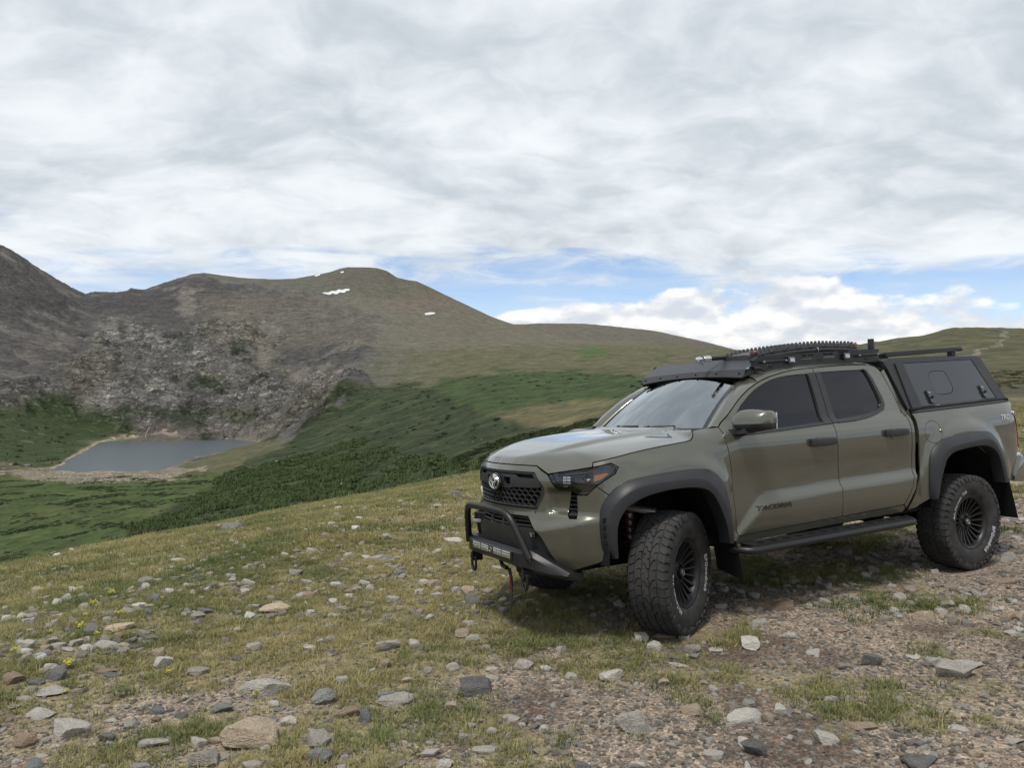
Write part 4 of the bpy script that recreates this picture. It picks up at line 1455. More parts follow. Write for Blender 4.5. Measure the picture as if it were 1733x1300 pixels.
    rb.loft(rows, True)
    rb.build('rear_bumper', PAINT, T)
    # ============ flares
    def flare(outer, crease, inner, d0, d1, d2, name):
        def rs(L, n=70):
            P = np.array(round_poly_open(L))
            s = np.concatenate([[0], np.cumsum(np.hypot(*np.diff(P, axis=0).T))])
            q = np.linspace(0, s[-1], n)
            return np.stack([np.interp(q, s, P[:, 0]), np.interp(q, s, P[:, 1])], 1)
        O, Cc, I = rs(outer), rs(crease), rs(inner)

        def mk():
            mb = MB()
            rows = []
            on = lambda P, d: [tuple(S(s_of_x(a), b, d)) for a, b in P]
            rows.append(on(O, -0.012))
            rows.append(on(O, d0 * 0.5))
            rows.append(on(O * 0.96 + Cc * 0.04, d0))
            rows.append(on(O * 0.5 + Cc * 0.5, (d0 + d1) * 0.5 + 0.004))
            rows.append(on(Cc * 0.94 + O * 0.06, d1 - 0.002))
            rows.append(on(Cc * 0.94 + I * 0.06, d1))
            rows.append(on(I * 0.94 + Cc * 0.06, d2 + 0.003))
            rows.append(on(I, d2 - 0.004))
            rows.append(on(I, -0.05))
            mb.loft(rows)
            return mb
        return both(mk, name, FLARE, T, 28)
    def round_poly_open(P, it=2):
        P = [np.array(p, float) for p in P]
        for _ in range(it):
            Q = [P[0]]
            for a, b in zip(P[:-1], P[1:]):
                Q += [a + (b - a) * 0.24, a + (b - a) * 0.76]
            P = Q + [P[-1]]
        return P
    flF = flare([(-0.555, 0.600), (-0.593, 0.652), (-0.600, 0.818), (-0.592, 0.940), (-0.539, 1.031), (-0.451, 1.103), (-0.325, 1.128), (-0.054, 1.148), (0.250, 1.150), (0.337, 1.102), (0.406, 1.028), (0.452, 0.902), (0.472, 0.733), (0.490, 0.600)],
                [(-0.525, 0.605), (-0.556, 0.722), (-0.553, 0.925), (-0.460, 1.029), (-0.335, 1.080), (-0.05, 1.090), (0.146, 1.090), (0.227, 1.048), (0.321, 0.951), (0.378, 0.837), (0.410, 0.72), (0.435, 0.600)],
                [(-0.508, 0.610), (-0.512, 0.820), (-0.465, 0.918), (-0.415, 0.966), (-0.301, 1.007), (-0.127, 1.032), (0.076, 1.030), (0.200, 1.005), (0.267, 0.945), (0.319, 0.842), (0.362, 0.74), (0.395, 0.600)], 0.012, 0.064, 0.056, 'wheel_arch_flare')
    for k, fl in enumerate(flF):
        for z in (0.715, 0.765, 0.815, 0.862):
            mb = MB()
            b = S(s_of_x(-0.572), z, 0.0385)
            mb.box(tuple(b), (0.030, 0.030, 0.034), 0.004, (0, 0, -0.55))
            if k:
                mb.V = flip_y(mb.V)
            mb.build('flare_vent', DARK, fl)
    flR = flare([(2.775, 0.690), (2.766, 0.747), (2.769, 0.889), (2.795, 1.071), (2.889, 1.165), (3.006, 1.209), (3.30, 1.228), (3.642, 1.246), (3.782, 1.173), (3.883, 1.029), (3.923, 0.889), (3.932, 0.75)],
                [(2.795, 0.695), (2.803, 0.80), (2.841, 0.960), (2.906, 1.073), (3.010, 1.134), (3.30, 1.160), (3.575, 1.180), (3.690, 1.104), (3.790, 0.945), (3.838, 0.75)],
                [(2.812, 0.700), (2.860, 0.86), (2.915, 0.960), (2.955, 1.031), (3.060, 1.085), (3.25, 1.105), (3.457, 1.116), (3.610, 1.093), (3.712, 1.027), (3.766, 0.902), (3.800, 0.75)], 0.012, 0.062, 0.052, 'wheel_arch_flare')
    # wheel-well liners
    for xc, rr, zc_ in ((-0.06, 0.53, 0.56), (3.34, 0.52, 0.62)):
        def wl():
            mb = MB()
            mb.lathe([(rr, -0.925), (rr, -0.42), (0.02, -0.40)], 30, 'y', (xc, 0, zc_), -0.05, math.pi + 0.02)
            return mb
        both(wl, 'wheel_well_liner', DARK, T)
    # ============ headlamps
    hl = [(0.572, 1.158), (0.66, 1.173), (0.78, 1.188), (0.903, 1.204), (0.97, 1.218), (1.036, 1.228), (1.062, 1.222), (1.082, 1.205), (1.078, 1.188), (1.056, 1.160), (0.990, 1.120), (0.926, 1.083), (0.890, 1.045), (0.860, 1.026), (0.784, 1.025), (0.730, 1.046), (0.640, 1.052), (0.606, 1.10)]
    hs = panel('headlight', hl, GLOSSB, T, lambda a, b: S(a, b, -0.055), (), 0.03, 0.0, 0.0, outward=(-0.6, -0.8, 0))
    for k in (0, 1):
        h = hs[k]

        def side(o):
            if k:
                for v in o.data.vertices:
                    v.co.y *= -1
                o.data.flip_normals()
            return o
        side(panel('lamp_lens', hl, LENS, h, lambda a, b: S(a, b, 0.002), (), 0.03, 0.002, 0.05, outward=(-0.6, -0.8, 0), mirror=False)[0])
        am = [(0.915, 1.152), (1.002, 1.166), (1.016, 1.160), (0.960, 1.124), (0.912, 1.110)]
        side(panel('turn_signal', am, AMBER, h, lambda a, b: S(a, b, -0.012), (), 0.03, 0.0, 0.03, outward=(-0.6, -0.8, 0), mirror=False)[0])
        for i in range(2):
            for j in range(3):
                a0, z0 = 0.683 + 0.031 * i, 1.094 + 0.0185 * j
                side(panel('lamp_cell', [(a0, z0), (a0 + 0.026, z0), (a0 + 0.026, z0 + 0.0145), (a0, z0 + 0.0145)], LEDW, h, lambda a, b: S(a, b, -0.016), (), 0.03, 0.0, 0.02, outward=(-0.6, -0.8, 0), mirror=False)[0])
        for z0, z1 in ((1.146, 1.152), (1.128, 1.132), (1.112, 1.116), (1.078, 1.082)):
            side(panel('lamp_fin', [(0.62, z0 - 0.004), (0.90, z0 + 0.02), (0.90, z1 + 0.02), (0.62, z1 - 0.004)], PLAST, h, lambda a, b: S(a, b, -0.028), (), 0.05, 0.0, 0.02, outward=(-0.6, -0.8, 0), mirror=False)[0])
        pj = MB()
        c = S(0.855, 1.128, -0.03)
        pj.lathe([(0.030, -0.012), (0.026, -0.002), (0.001, 0.006)], 20, 'y', tuple(c))
        side(pj.build('lamp_projector', CHROME, h))
    # side vents below the lamps
    vt = [(0.727, 1.036), (0.699, 0.906), (0.734, 0.864), (0.786, 0.864), (0.788, 1.018)]
    vs_ = panel('corner_vent', vt, DARK, T, lambda a, b: S(a, b, -0.035), (), 0.03, -0.002, 0.0, outward=(-0.6, -0.8, 0))
    for k in (0, 1):
        for z in (0.885, 0.915, 0.945, 0.975, 1.003):
            o = panel('vent_slat', [(0.700 + 0.02 * (z < 0.9), z), (0.787, z), (0.787, z + 0.008), (0.700 + 0.02 * (z < 0.9), z + 0.008)], PLAST, vs_[k], lambda a, b: S(a, b, -0.006), (), 0.03, 0.0, 0.02, outward=(-0.6, -0.8, 0), mirror=False)[0]
            if k:
                for v in o.data.vertices:
                    v.co.y *= -1
                o.data.flip_normals()
    # ============ grille
    SG = lambda a, b: S(a, b, -0.042)
    gr = panel('grille', grille_h, DARK, T, SG, (), 0.05, -0.004, 0.0, outward=(-1, 0, 0), mirror=False)[0]
    # frame moulding
    inn = [(a * 0.93, 1.042 + (b - 1.042) * 0.86) for a, b in grille_h]
    panel('grille_frame', inset(grille_h, 0.002), PLAST, gr, lambda a, b: S(a, b, -0.012), [inn], 0.03, 0.0, 0.03, outward=(-1, 0, 0), mirror=False)
    # upper blade with a raised centre, behind the emblem
    blade = [(-0.48, 1.126), (-0.262, 1.130), (-0.236, 1.150), (0.236, 1.150), (0.262, 1.130), (0.48, 1.126), (0.505, 1.075), (0.47, 1.062), (0.225, 1.060), (0.165, 1.048), (-0.165, 1.048), (-0.225, 1.060), (-0.47, 1.062), (-0.505, 1.075)]
    vents = [[(x0, 1.072), (x0 + 0.085, 1.072), (x0 + 0.085, 1.128), (x0, 1.128)] for x0 in (-0.185, 0.100)]
    panel('grille_blade', blade, PLAST, gr, lambda a, b: S(a, b, -0.006), vents, 0.03, 0.0, 0.026, outward=(-1, 0, 0), mirror=False)
    # honeycomb
    hc = MB()
    hw, hh = 0.062, 0.040
    for r_ in range(5):
        for c_ in range(-8, 9):
            cx_, cz_ = c_ * hw + (hw / 2 if r_ % 2 else 0), 1.052 - r_ * hh * 0.80
            if not in_poly(np.array([abs(cx_)]), np.array([cz_]), [(0.0, 1.058), (0.47, 1.058), (0.495, 1.03), (0.43, 0.918), (0.0, 0.918)])[0]:
                continue
            ring = lambda f, d: [tuple(S(cx_ + f * hw * 0.5 * x, cz_ + f * hh * 0.54 * z, d)) for x, z in ((-1, 0.35), (-0.55, 1), (0.55, 1), (1, 0.35), (1, -0.35), (0.55, -1), (-0.55, -1), (-1, -0.35))]
            hc.loft([ring(1.0, -0.03), ring(1.0, -0.012), ring(0.86, -0.010), ring(0.74, -0.034)], True)
    hc.build('grille_honeycomb', PLAST, gr, 30, recalc=False)
    lipm = MB()
    lipm.tube([S(a, 0.928, -0.004) for a in np.linspace(-0.445, 0.445, 21)], 0.007, 6)
    lipm.build('grille_lip', PLAST, gr)
    # emblem
    def ring(cx_, cz_, rx, rz, w, off):
        mb = []
        for a in np.linspace(0, 2 * math.pi, 41)[:-1]:
            mb.append((cx_ + rx * math.cos(a), cz_ + rz * math.sin(a)))
        return mb
    em = MB()
    for cx_, cz_, rx, rz in ((0, 1.088, 0.074, 0.052), (0, 1.101, 0.047, 0.021), (0, 1.092, 0.020, 0.046)):
        em.tube([S(a, b, 0.012) for a, b in ring(cx_, cz_, rx, rz, 0, 0)], 0.0058, 8, closed=True)
    bk = MB()
    bk.lathe([(0.09, 0.0), (0.088, 0.012), (0.0001, 0.014)], 40, 'z')
    bk.V = [(-0.945 - v[2], v[0], 1.088 + v[1] * 0.72) for v in bk.V]
    bo = bk.build('emblem_backing', GLOSSB, gr)
    em.V = [(v[0] - 0.014, v[1], v[2]) for v in em.V]
    em.build('emblem', CHROME, gr)
    # ============ lower front: black fascia, steel bumper, bar, lamps
    lowf = [(0.0, 0.862), (0.384, 0.862), (0.529, 0.720), (0.620, 0.565), (0.60, 0.52), (0.0, 0.58)]
    lowf = lowf + [(-a, b) for a, b in lowf[-2:0:-1]]
    op = [[(-0.40, 0.842), (-0.10, 0.845), (-0.10, 0.775), (-0.40, 0.770)], [(0.10, 0.845), (0.40, 0.838), (0.445, 0.775), (0.10, 0.775)], [(-0.085, 0.845), (0.085, 0.845), (0.085, 0.775), (-0.085, 0.775)]]
    lf = panel('lower_fascia', lowf, PLAST, T, lambda a, b: S(a, b, -0.028), op, 0.04, 0.0, 0.04, outward=(-1, 0, 0), mirror=False)[0]
    bb = MB()
    bb.loft([[(-0.86 + 0.2 * (abs(y) > 0.5) * (abs(y) - 0.5), y, z) for y in np.linspace(-0.44, 0.44, 15)] for z in (0.50, 0.9)])
    bb.build('intake_backing', DARK, lf)
    for z in (0.793, 0.820):
        mb = MB()
        mb.tube([S(a, z, -0.045) for a in np.linspace(-0.43, 0.43, 15)], 0.006, 6)
        mb.build('intake_bar', PLAST, lf)
    # small badge plate and fog lamps
    pl = MB()
    pl.box((-0.925, 0.335, 0.795), (0.012, 0.120, 0.055), 0.005, (0, 0, 0.42))
    plo = pl.build('badge_plate', STEEL, lf)
    V, F = text_shape('TRD', 0.040, 0.1, 0.001)
    mb = MB()
    ca, sa = math.cos(0.42), math.sin(0.42)
    mb.add([(-0.933 - (-x) * sa * -1 - 0.001, 0.335 - x * ca, 0.781 + y) for x, y, _ in V], F)
    mb.V = [(-0.9335 + sa * (v[1] - 0.335), v[1], v[2]) for v in mb.V]
    mb.build('badge_lettering', STEELB, plo)
    for sd in (1, -1):
        mb = MB()
        c = S(0.44 * sd, 0.742, -0.012)
        mb.box(tuple(c), (0.03, 0.095, 0.038), 0.006, (0, 0, -0.40 * sd))
        fo = mb.build('fog_lamp', GLOSSB, lf)
        mb = MB()
        mb.box(tuple(c + np.array([-0.012, 0, 0])), (0.012, 0.078, 0.026), 0.003, (0, 0, -0.40 * sd))
        mb.build('fog_lens', LEDW, fo)
    sb = MB()
    rows = []
    for y, xf, zt, zb, dp in ((0, -1.000, 0.640, 0.515, 0.24), (0.30, -1.000, 0.640, 0.512, 0.24), (0.415, -0.992, 0.640, 0.505, 0.24), (0.475, -0.965, 0.640, 0.495, 0.24), (0.53, -0.935, 0.615, 0.483, 0.22), (0.62, -0.865, 0.555, 0.462, 0.18), (0.70, -0.790, 0.497, 0.450, 0.14)):
        rows.append([(xf + dp, y, zt - 0.01), (xf + 0.03, y, zt), (xf, y, zt - 0.025), (xf - 0.004, y, zb + 0.03), (xf + 0.03, y, zb), (xf + dp, y, zb - 0.02)])
    rows = [[(p[0], -p[1], p[2]) for p in r] for r in rows[:0:-1]] + rows
    sb.loft(rows, True)
    sb.F.append(tuple(range(6)))
    sb.F.append(tuple(len(sb.V) - 6 + k for k in range(6)))
    sbo = sb.build('steel_bumper', STEEL, T, 25)
    for y in (-0.49, 0.49):
        for dz in (0.0, 0.028):
            mb = MB()
            mb.lathe([(0.0001, -0.006), (0.009, -0.005), (0.010, 0.003)], 10, 'y')
            mb.V = [(-0.962 + v[1] + 0.01, y + v[0], 0.602 - dz + v[2]) for v in mb.V]
            mb.build('bolt', STEELB, sbo)
    lbx = MB()
    lbx.box((-1.0035, 0.0, 0.588), (0.012, 0.66, 0.066), 0.004)
    lbo = lbx.build('light_bar', GLOSSB, sbo)
    for y in (-0.243, -0.105, 0.105, 0.243):
        mb = MB()
        wdt = 0.124 if abs(y) > 0.2 else 0.120
        mb.box((-1.0085, y, 0.588), (0.008, wdt, 0.046), 0.003)
        cell = mb.build('light_bar_lens', LEDW, lbo)
        mb = MB()
        for i in range(5):
            mb.box((-1.0135, y - wdt / 2 + wdt * (i + 0.5) / 5, 0.582), (0.004, wdt / 5 * 0.62, 0.022), 0.0015)
        mb.box((-1.0135, y, 0.603), (0.003, wdt * 0.92, 0.004))
        mb.build('light_bar_reflector', CHROME, cell)
    mb = MB()
    mb.tube([(-1.0115, 0.0 + 0.016 * math.cos(a), 0.588 + 0.017 * math.sin(a)) for a in np.linspace(0, 2 * math.pi, 25)[:-1]], 0.003, 6, closed=True)
    mb.tube([(-1.0115, 0.030 - 0.004 * math.sin(a * 2), 0.588 + 0.017 * math.cos(a)) for a in np.linspace(0, math.pi, 13)], 0.003, 6)
    mb.build('light_bar_mark', STEELB, lbo)
    bar = MB()
    def arc_path(P, rad=0.09, n=7):
        P = [np.array(p, float) for p in P]
        out = [P[0]]
        for a, b, c in zip(P[:-2], P[1:-1], P[2:]):
            u, w = (a - b) / np.linalg.norm(a - b), (c - b) / np.linalg.norm(c - b)
            q0, q1 = b + u * rad, b + w * rad
            for t in np.linspace(0, 1, n):
                out.append((1 - t) ** 2 * q0 + 2 * t * (1 - t) * b + t * t * q1)
        return out + [P[-1]]
    bar.tube(arc_path([(-0.955, 0.500, 0.585), (-1.030, 0.345, 0.895), (-1.045, 0.0, 0.905), (-1.030, -0.345, 0.895), (-0.955, -0.500, 0.585)], 0.10), 0.0255, 16)
    bar.build('bull_bar', STEEL, T, 60)
    for sd in (1, -1):
        mb = MB()
        mb.box((-0.93, 0.418 * sd, 0.470), (0.10, 0.026, 0.075), 0.008)
        so = mb.build('shackle_mount', STEEL, sbo)
        mb = MB()
        y = 0.418 * sd
        mb.tube([(-0.955, y - 0.032, 0.462), (-0.957, y - 0.036, 0.42), (-0.957, y - 0.030, 0.385), (-0.957, y - 0.014, 0.363), (-0.957, y + 0.014, 0.363), (-0.957, y + 0.030, 0.385), (-0.957, y + 0.036, 0.42), (-0.955, y + 0.032, 0.462)], 0.011, 8)
        mb.tube([(-0.955, y - 0.052, 0.462), (-0.955, y + 0.052, 0.462)], 0.012, 8)
        mb.build('shackle', STEEL, so)
    # winch strap hanging below the bumper: black webbing with red print
    mb = MB()
    mb.tube([(-0.94, -0.02, 0.505), (-0.945, -0.06, 0.470), (-0.94, -0.12, 0.462)], 0.016, 8)
    hk = mb.build('winch_hook', STEEL, sbo)
    mb = MB()
    rows = []
    for t in np.linspace(0, 1, 9):
        y, z = -0.125 - 0.032 * t, 0.462 - 0.245 * t
        x = -0.925 + 0.008 * math.sin(5 * t)
        rows.append([(x, y - 0.020, z), (x - 0.004, y + 0.020, z)])
    mb.loft(rows)
    mb.loft([[(p[0] + 0.003, p[1], p[2]) for p in r] for r in rows])
    so = mb.build('pull_strap', mat('black_webbing', (0.015, 0.014, 0.015), 0.9), hk, recalc=False)
    V, F = text_shape('FACTOR', 0.034, 0, 0.0006)
    mb = MB()
    mb.add([(-0.9335 + 0.003, -0.140 - 0.012 - y + 0.018, 0.345 - x * 1.05) for x, y, _ in V], F)
    mb.build('strap_print', mat('red_print', (0.42, 0.03, 0.03), 0.8), hk)
    # ============ door mirror
    def mirror_shell(z0, z1, grow):
        def mk():
            mb = MB()
            rows = []
            n = 22
            for t in np.linspace(0, 1, 12):
                # along y from the door outwards
                y = -0.925 - 0.228 * t
                wx = 0.088 * (1 - (2 * t - 0.92) ** 6 * 0.35) * (1 if t < 0.93 else 0.72)
                hz_ = 0.086 * (0.82 + 0.18 * math.sin(math.pi * min(1, t * 1.1 + 0.1))) * (1 if t < 0.93 else 0.72) * (0.74 if t < 0.05 else 1)
                row = []
                for a in np.linspace(0, 2 * math.pi, n + 1)[:-1]:
                    cx_, cz_ = math.cos(a), math.sin(a)
                    px_ = np.sign(cx_) * abs(cx_) ** 0.85 * wx
                    pz_ = np.sign(cz_) * abs(cz_) ** 0.85 * hz_
                    pz_ = min(max(pz_, z0), z1)
                    row.append((0.625 + 0.10 * t + px_ * grow * (1.0 - 0.25 * (pz_ / 0.09) * (cx_ < 0)), y, 1.462 + 0.004 * t + pz_ * grow))
                rows.append(row)
            mb.loft(rows, True)
            mb.F.append(tuple(range(n)))
            mb.F.append(tuple(len(mb.V) - n + k for k in range(n)))
            return mb
        return mk
    mi = both(mirror_shell(-0.022, 0.2, 1.0), 'door_mirror', PAINT, T, 45)
    both(mirror_shell(-0.2, -0.020, 0.97), 'mirror_lower_shell', PLAST, mi, 45)
    def arm():
        mb = MB()
        mb.loft([[(0.56, -0.868, 1.405), (0.72, -0.868, 1.405), (0.72, -0.868, 1.362), (0.56, -0.868, 1.362)], [(0.57, -0.93, 1.408), (0.70, -0.93, 1.408), (0.70, -0.93, 1.368), (0.57, -0.93, 1.368)],
                 [(0.58, -1.02, 1.412), (0.69, -1.02, 1.412), (0.69, -1.02, 1.375), (0.58, -1.02, 1.375)]], True)
        mb.F.append((8, 9, 10, 11))
        return mb
    both(arm, 'mirror_arm', PLAST, mi)
    def mg():
        mb = MB()
        mb.prism([(-0.945, 1.40), (-1.125, 1.40), (-1.125, 1.52), (-0.945, 1.515)], lambda a, b: (0.700 + 0.10 * (-0.925 - a) / 0.228, a, b), lambda a, b: (0.712 + 0.10 * (-0.925 - a) / 0.228, a, b))
        return mb
    both(mg, 'mirror_glass', CHROME, mi)
    mi[1].location = (0.15, -0.07, -0.03)        # the far mirror is swung back against its door
    # ============ side step
    def slider():
        mb = MB()
        mb.tube(arc_path([(0.50, -0.90, 0.535), (0.56, -1.045, 0.530), (2.42, -1.045, 0.545), (2.50, -0.90, 0.55)], 0.07, 5), 0.028, 12)
        mb.tube([(0.62, -0.90, 0.545), (2.40, -0.90, 0.556)], 0.022, 8)
        for x in (0.75, 1.5, 2.25):
            mb.tube([(x, -1.04, 0.53), (x, -0.45, 0.56)], 0.024, 8)
        return mb
    sl = both(slider, 'side_step', STEEL, T, 45)
    dimp = [[(x + 0.035 * math.cos(a), -0.973 + 0.028 * math.sin(a)) for a in np.linspace(0, 2 * math.pi, 13)[:-1]] for x in np.arange(0.72, 2.4, 0.135)]
    panel('step_plate', [(0.60, -1.035), (2.40, -1.035), (2.40, -0.905), (0.60, -0.905)], STEEL, sl[0], lambda a, b: np.stack([a, b, 0.560 + 0.008 * a], -1), dimp, 0.05, 0.0, 0.008, outward=(0, 0, 1), mirror_parent=sl[1])
    # ============ mud flaps
    for pts, x0 in (([(-0.72, 0.62), (-0.965, 0.60), (-0.985, 0.31), (-0.72, 0.36)], 0.46), ([(-0.70, 0.80), (-0.955, 0.78), (-0.985, 0.40), (-0.70, 0.405)], 3.945)):
        def fl_():
            mb = MB()
            mb.prism(pts, lambda a, b: (x0 + (0.8 - b) * 0.16, a, b), lambda a, b: (x0 + 0.008 + (0.8 - b) * 0.16, a, b))
            return mb
        both(fl_, 'mud_flap', DARK, T)
    # ============ chassis
    ch = MB()
    for y in (-0.43, 0.43):
        ch.box((1.75, y, 0.56), (5.1, 0.08, 0.14), 0.01)
    ch.box((1.6, 0, 0.585), (3.6, 1.5, 0.06))
    ch.box((-0.25, 0, 0.50), (0.95, 0.95, 0.12), 0.02)
    ch.box((1.6, 0.1, 0.49), (0.9, 0.35, 0.16), 0.04)
    ch.box((4.0, 0, 0.66), (0.8, 1.3, 0.06))
    ch.build('chassis', DARK, T)
    ax_ = MB()
    ax_.tube([(3.35, -0.72, 0.43), (3.35, 0.72, 0.43)], 0.045, 12)
    ax_.lathe([(0.001, -0.13), (0.10, -0.11), (0.14, 0), (0.10, 0.11), (0.001, 0.13)], 16, 'y', (3.36, 0.1, 0.43))
    ax_.build('rear_axle', DARK, T)
    for sd in (1, -1):
        mb = MB()
        mb.tube([(0.02, -0.42 * sd, 0.44), (0.0, -0.70 * sd, 0.38)], 0.04, 10)
        mb.tube([(0.18, -0.42 * sd, 0.44), (0.0, -0.70 * sd, 0.36)], 0.03, 10)
        mb.tube([(0.0, -0.72 * sd, 0.43), (0.0, -0.40 * sd, 0.46)], 0.026, 10)
        mb.build('lower_control_arm', DARK, T)
        mb = MB()
        mb.tube([(-0.30, -0.44 * sd, 0.895), (-0.20, -0.60 * sd, 0.880), (-0.06, -0.76 * sd, 0.845)], [0.020, 0.022, 0.028], 10)
        mb.build('upper_control_arm', STEELB, T)
        mb = MB()
        for k in range(1):
            mb.tube([(-0.14 + 0.058 * math.cos(a), -0.56 * sd + 0.058 * math.sin(a), 0.60 + 0.052 * a / (2 * math.pi)) for a in np.linspace(0, 2 * math.pi * 6.2, 110)], 0.0105, 8)
        cs = mb.build('coil_spring', REDS, T)
        mb = MB()
        mb.tube([(-0.14, -0.56 * sd, 0.45), (-0.14, -0.56 * sd, 0.66), (-0.14, -0.56 * sd, 0.95)], [0.028, 0.034, 0.030], 12)
        mb.build('shock_body', STEELB, cs)
    # ============ cabin seen through the glass
    db = MB()
    db.loft([[(0.52, y, 1.385), (0.75, y, 1.36), (0.90, y, 1.33), (0.96, y, 1.22), (0.92, y, 1.0)] for y in np.linspace(-0.72, 0.72, 9)])
    db.build('dashboard', CANVAS, T)
    sw = MB()
    sw.tube([(1.02 + 0.08 * math.sin(a), -0.36 + 0.18 * math.cos(a), 1.27 + 0.17 * math.sin(a)) for a in np.linspace(0, 2 * math.pi, 29)[:-1]], 0.015, 8, closed=True)
    sw.tube([(0.92, -0.36, 1.22), (1.02, -0.36, 1.27)], 0.03, 8)
    sw.build('steering_wheel', CANVAS, T)
    for x0 in (1.38, 2.20):
        for y in (-0.37, 0.37):
            mb = MB()
            mb.box((x0 - 0.2, y, 1.00), (0.5, 0.5, 0.16), 0.05, None, 2)
            mb.box((x0 + 0.08, y, 1.28), (0.16, 0.48, 0.52), 0.06, (0, 0.2, 0), 2)
            mb.box((x0 + 0.16, y, 1.62), (0.10, 0.26, 0.17), 0.04, (0, 0.15, 0), 2)
            mb.build('cabin_seat', CANVAS, T)
    # ============ lettering on the body
    V, F = text_shape('TACOMA', 0.075, 0.28, 0.002, 1.05)
    w = V[:, 0].max() - V[:, 0].min()
    mb = MB()
    X = 0.745 + (V[:, 0] - V[:, 0].min()) / w * 0.355
    Zt = 0.792 + V[:, 1] * 0.62 + 0.004 * (X - 0.74)
    P = SX(X, Zt)
    mb.add(P + np.array([0, -0.006, 0]), F)
    mb.build('door_badge', GLOSSB, dF[0], recalc=False)
    V, F = text_shape('TRD', 0.075, 0.15, 0.002)
    w = V[:, 0].max() - V[:, 0].min()
    X = 3.935 + (V[:, 0] - V[:, 0].min()) / w * 0.155
    mb = MB()
    mb.add(SX(X, 1.332 + V[:, 1] * 0.80) + np.array([0, -0.003, 0]), F)
    mb.build('bed_decal', WHITEL, bs[0], recalc=False)
    V, F = text_shape('OFF ROAD', 0.03, 0.0, 0.0)
    w = V[:, 0].max() - V[:, 0].min()
    X = 3.955 + (V[:, 0] - V[:, 0].min()) / w * 0.15
    mb = MB()
    mb.add(SX(X, 1.300 + V[:, 1] * 0.8) + np.array([0, -0.003, 0]), F)
    mb.build('bed_decal', STEELB, bs[0], recalc=False)
    build_wheels(T)
    build_canopy(T)
    build_rack(T)
    return T

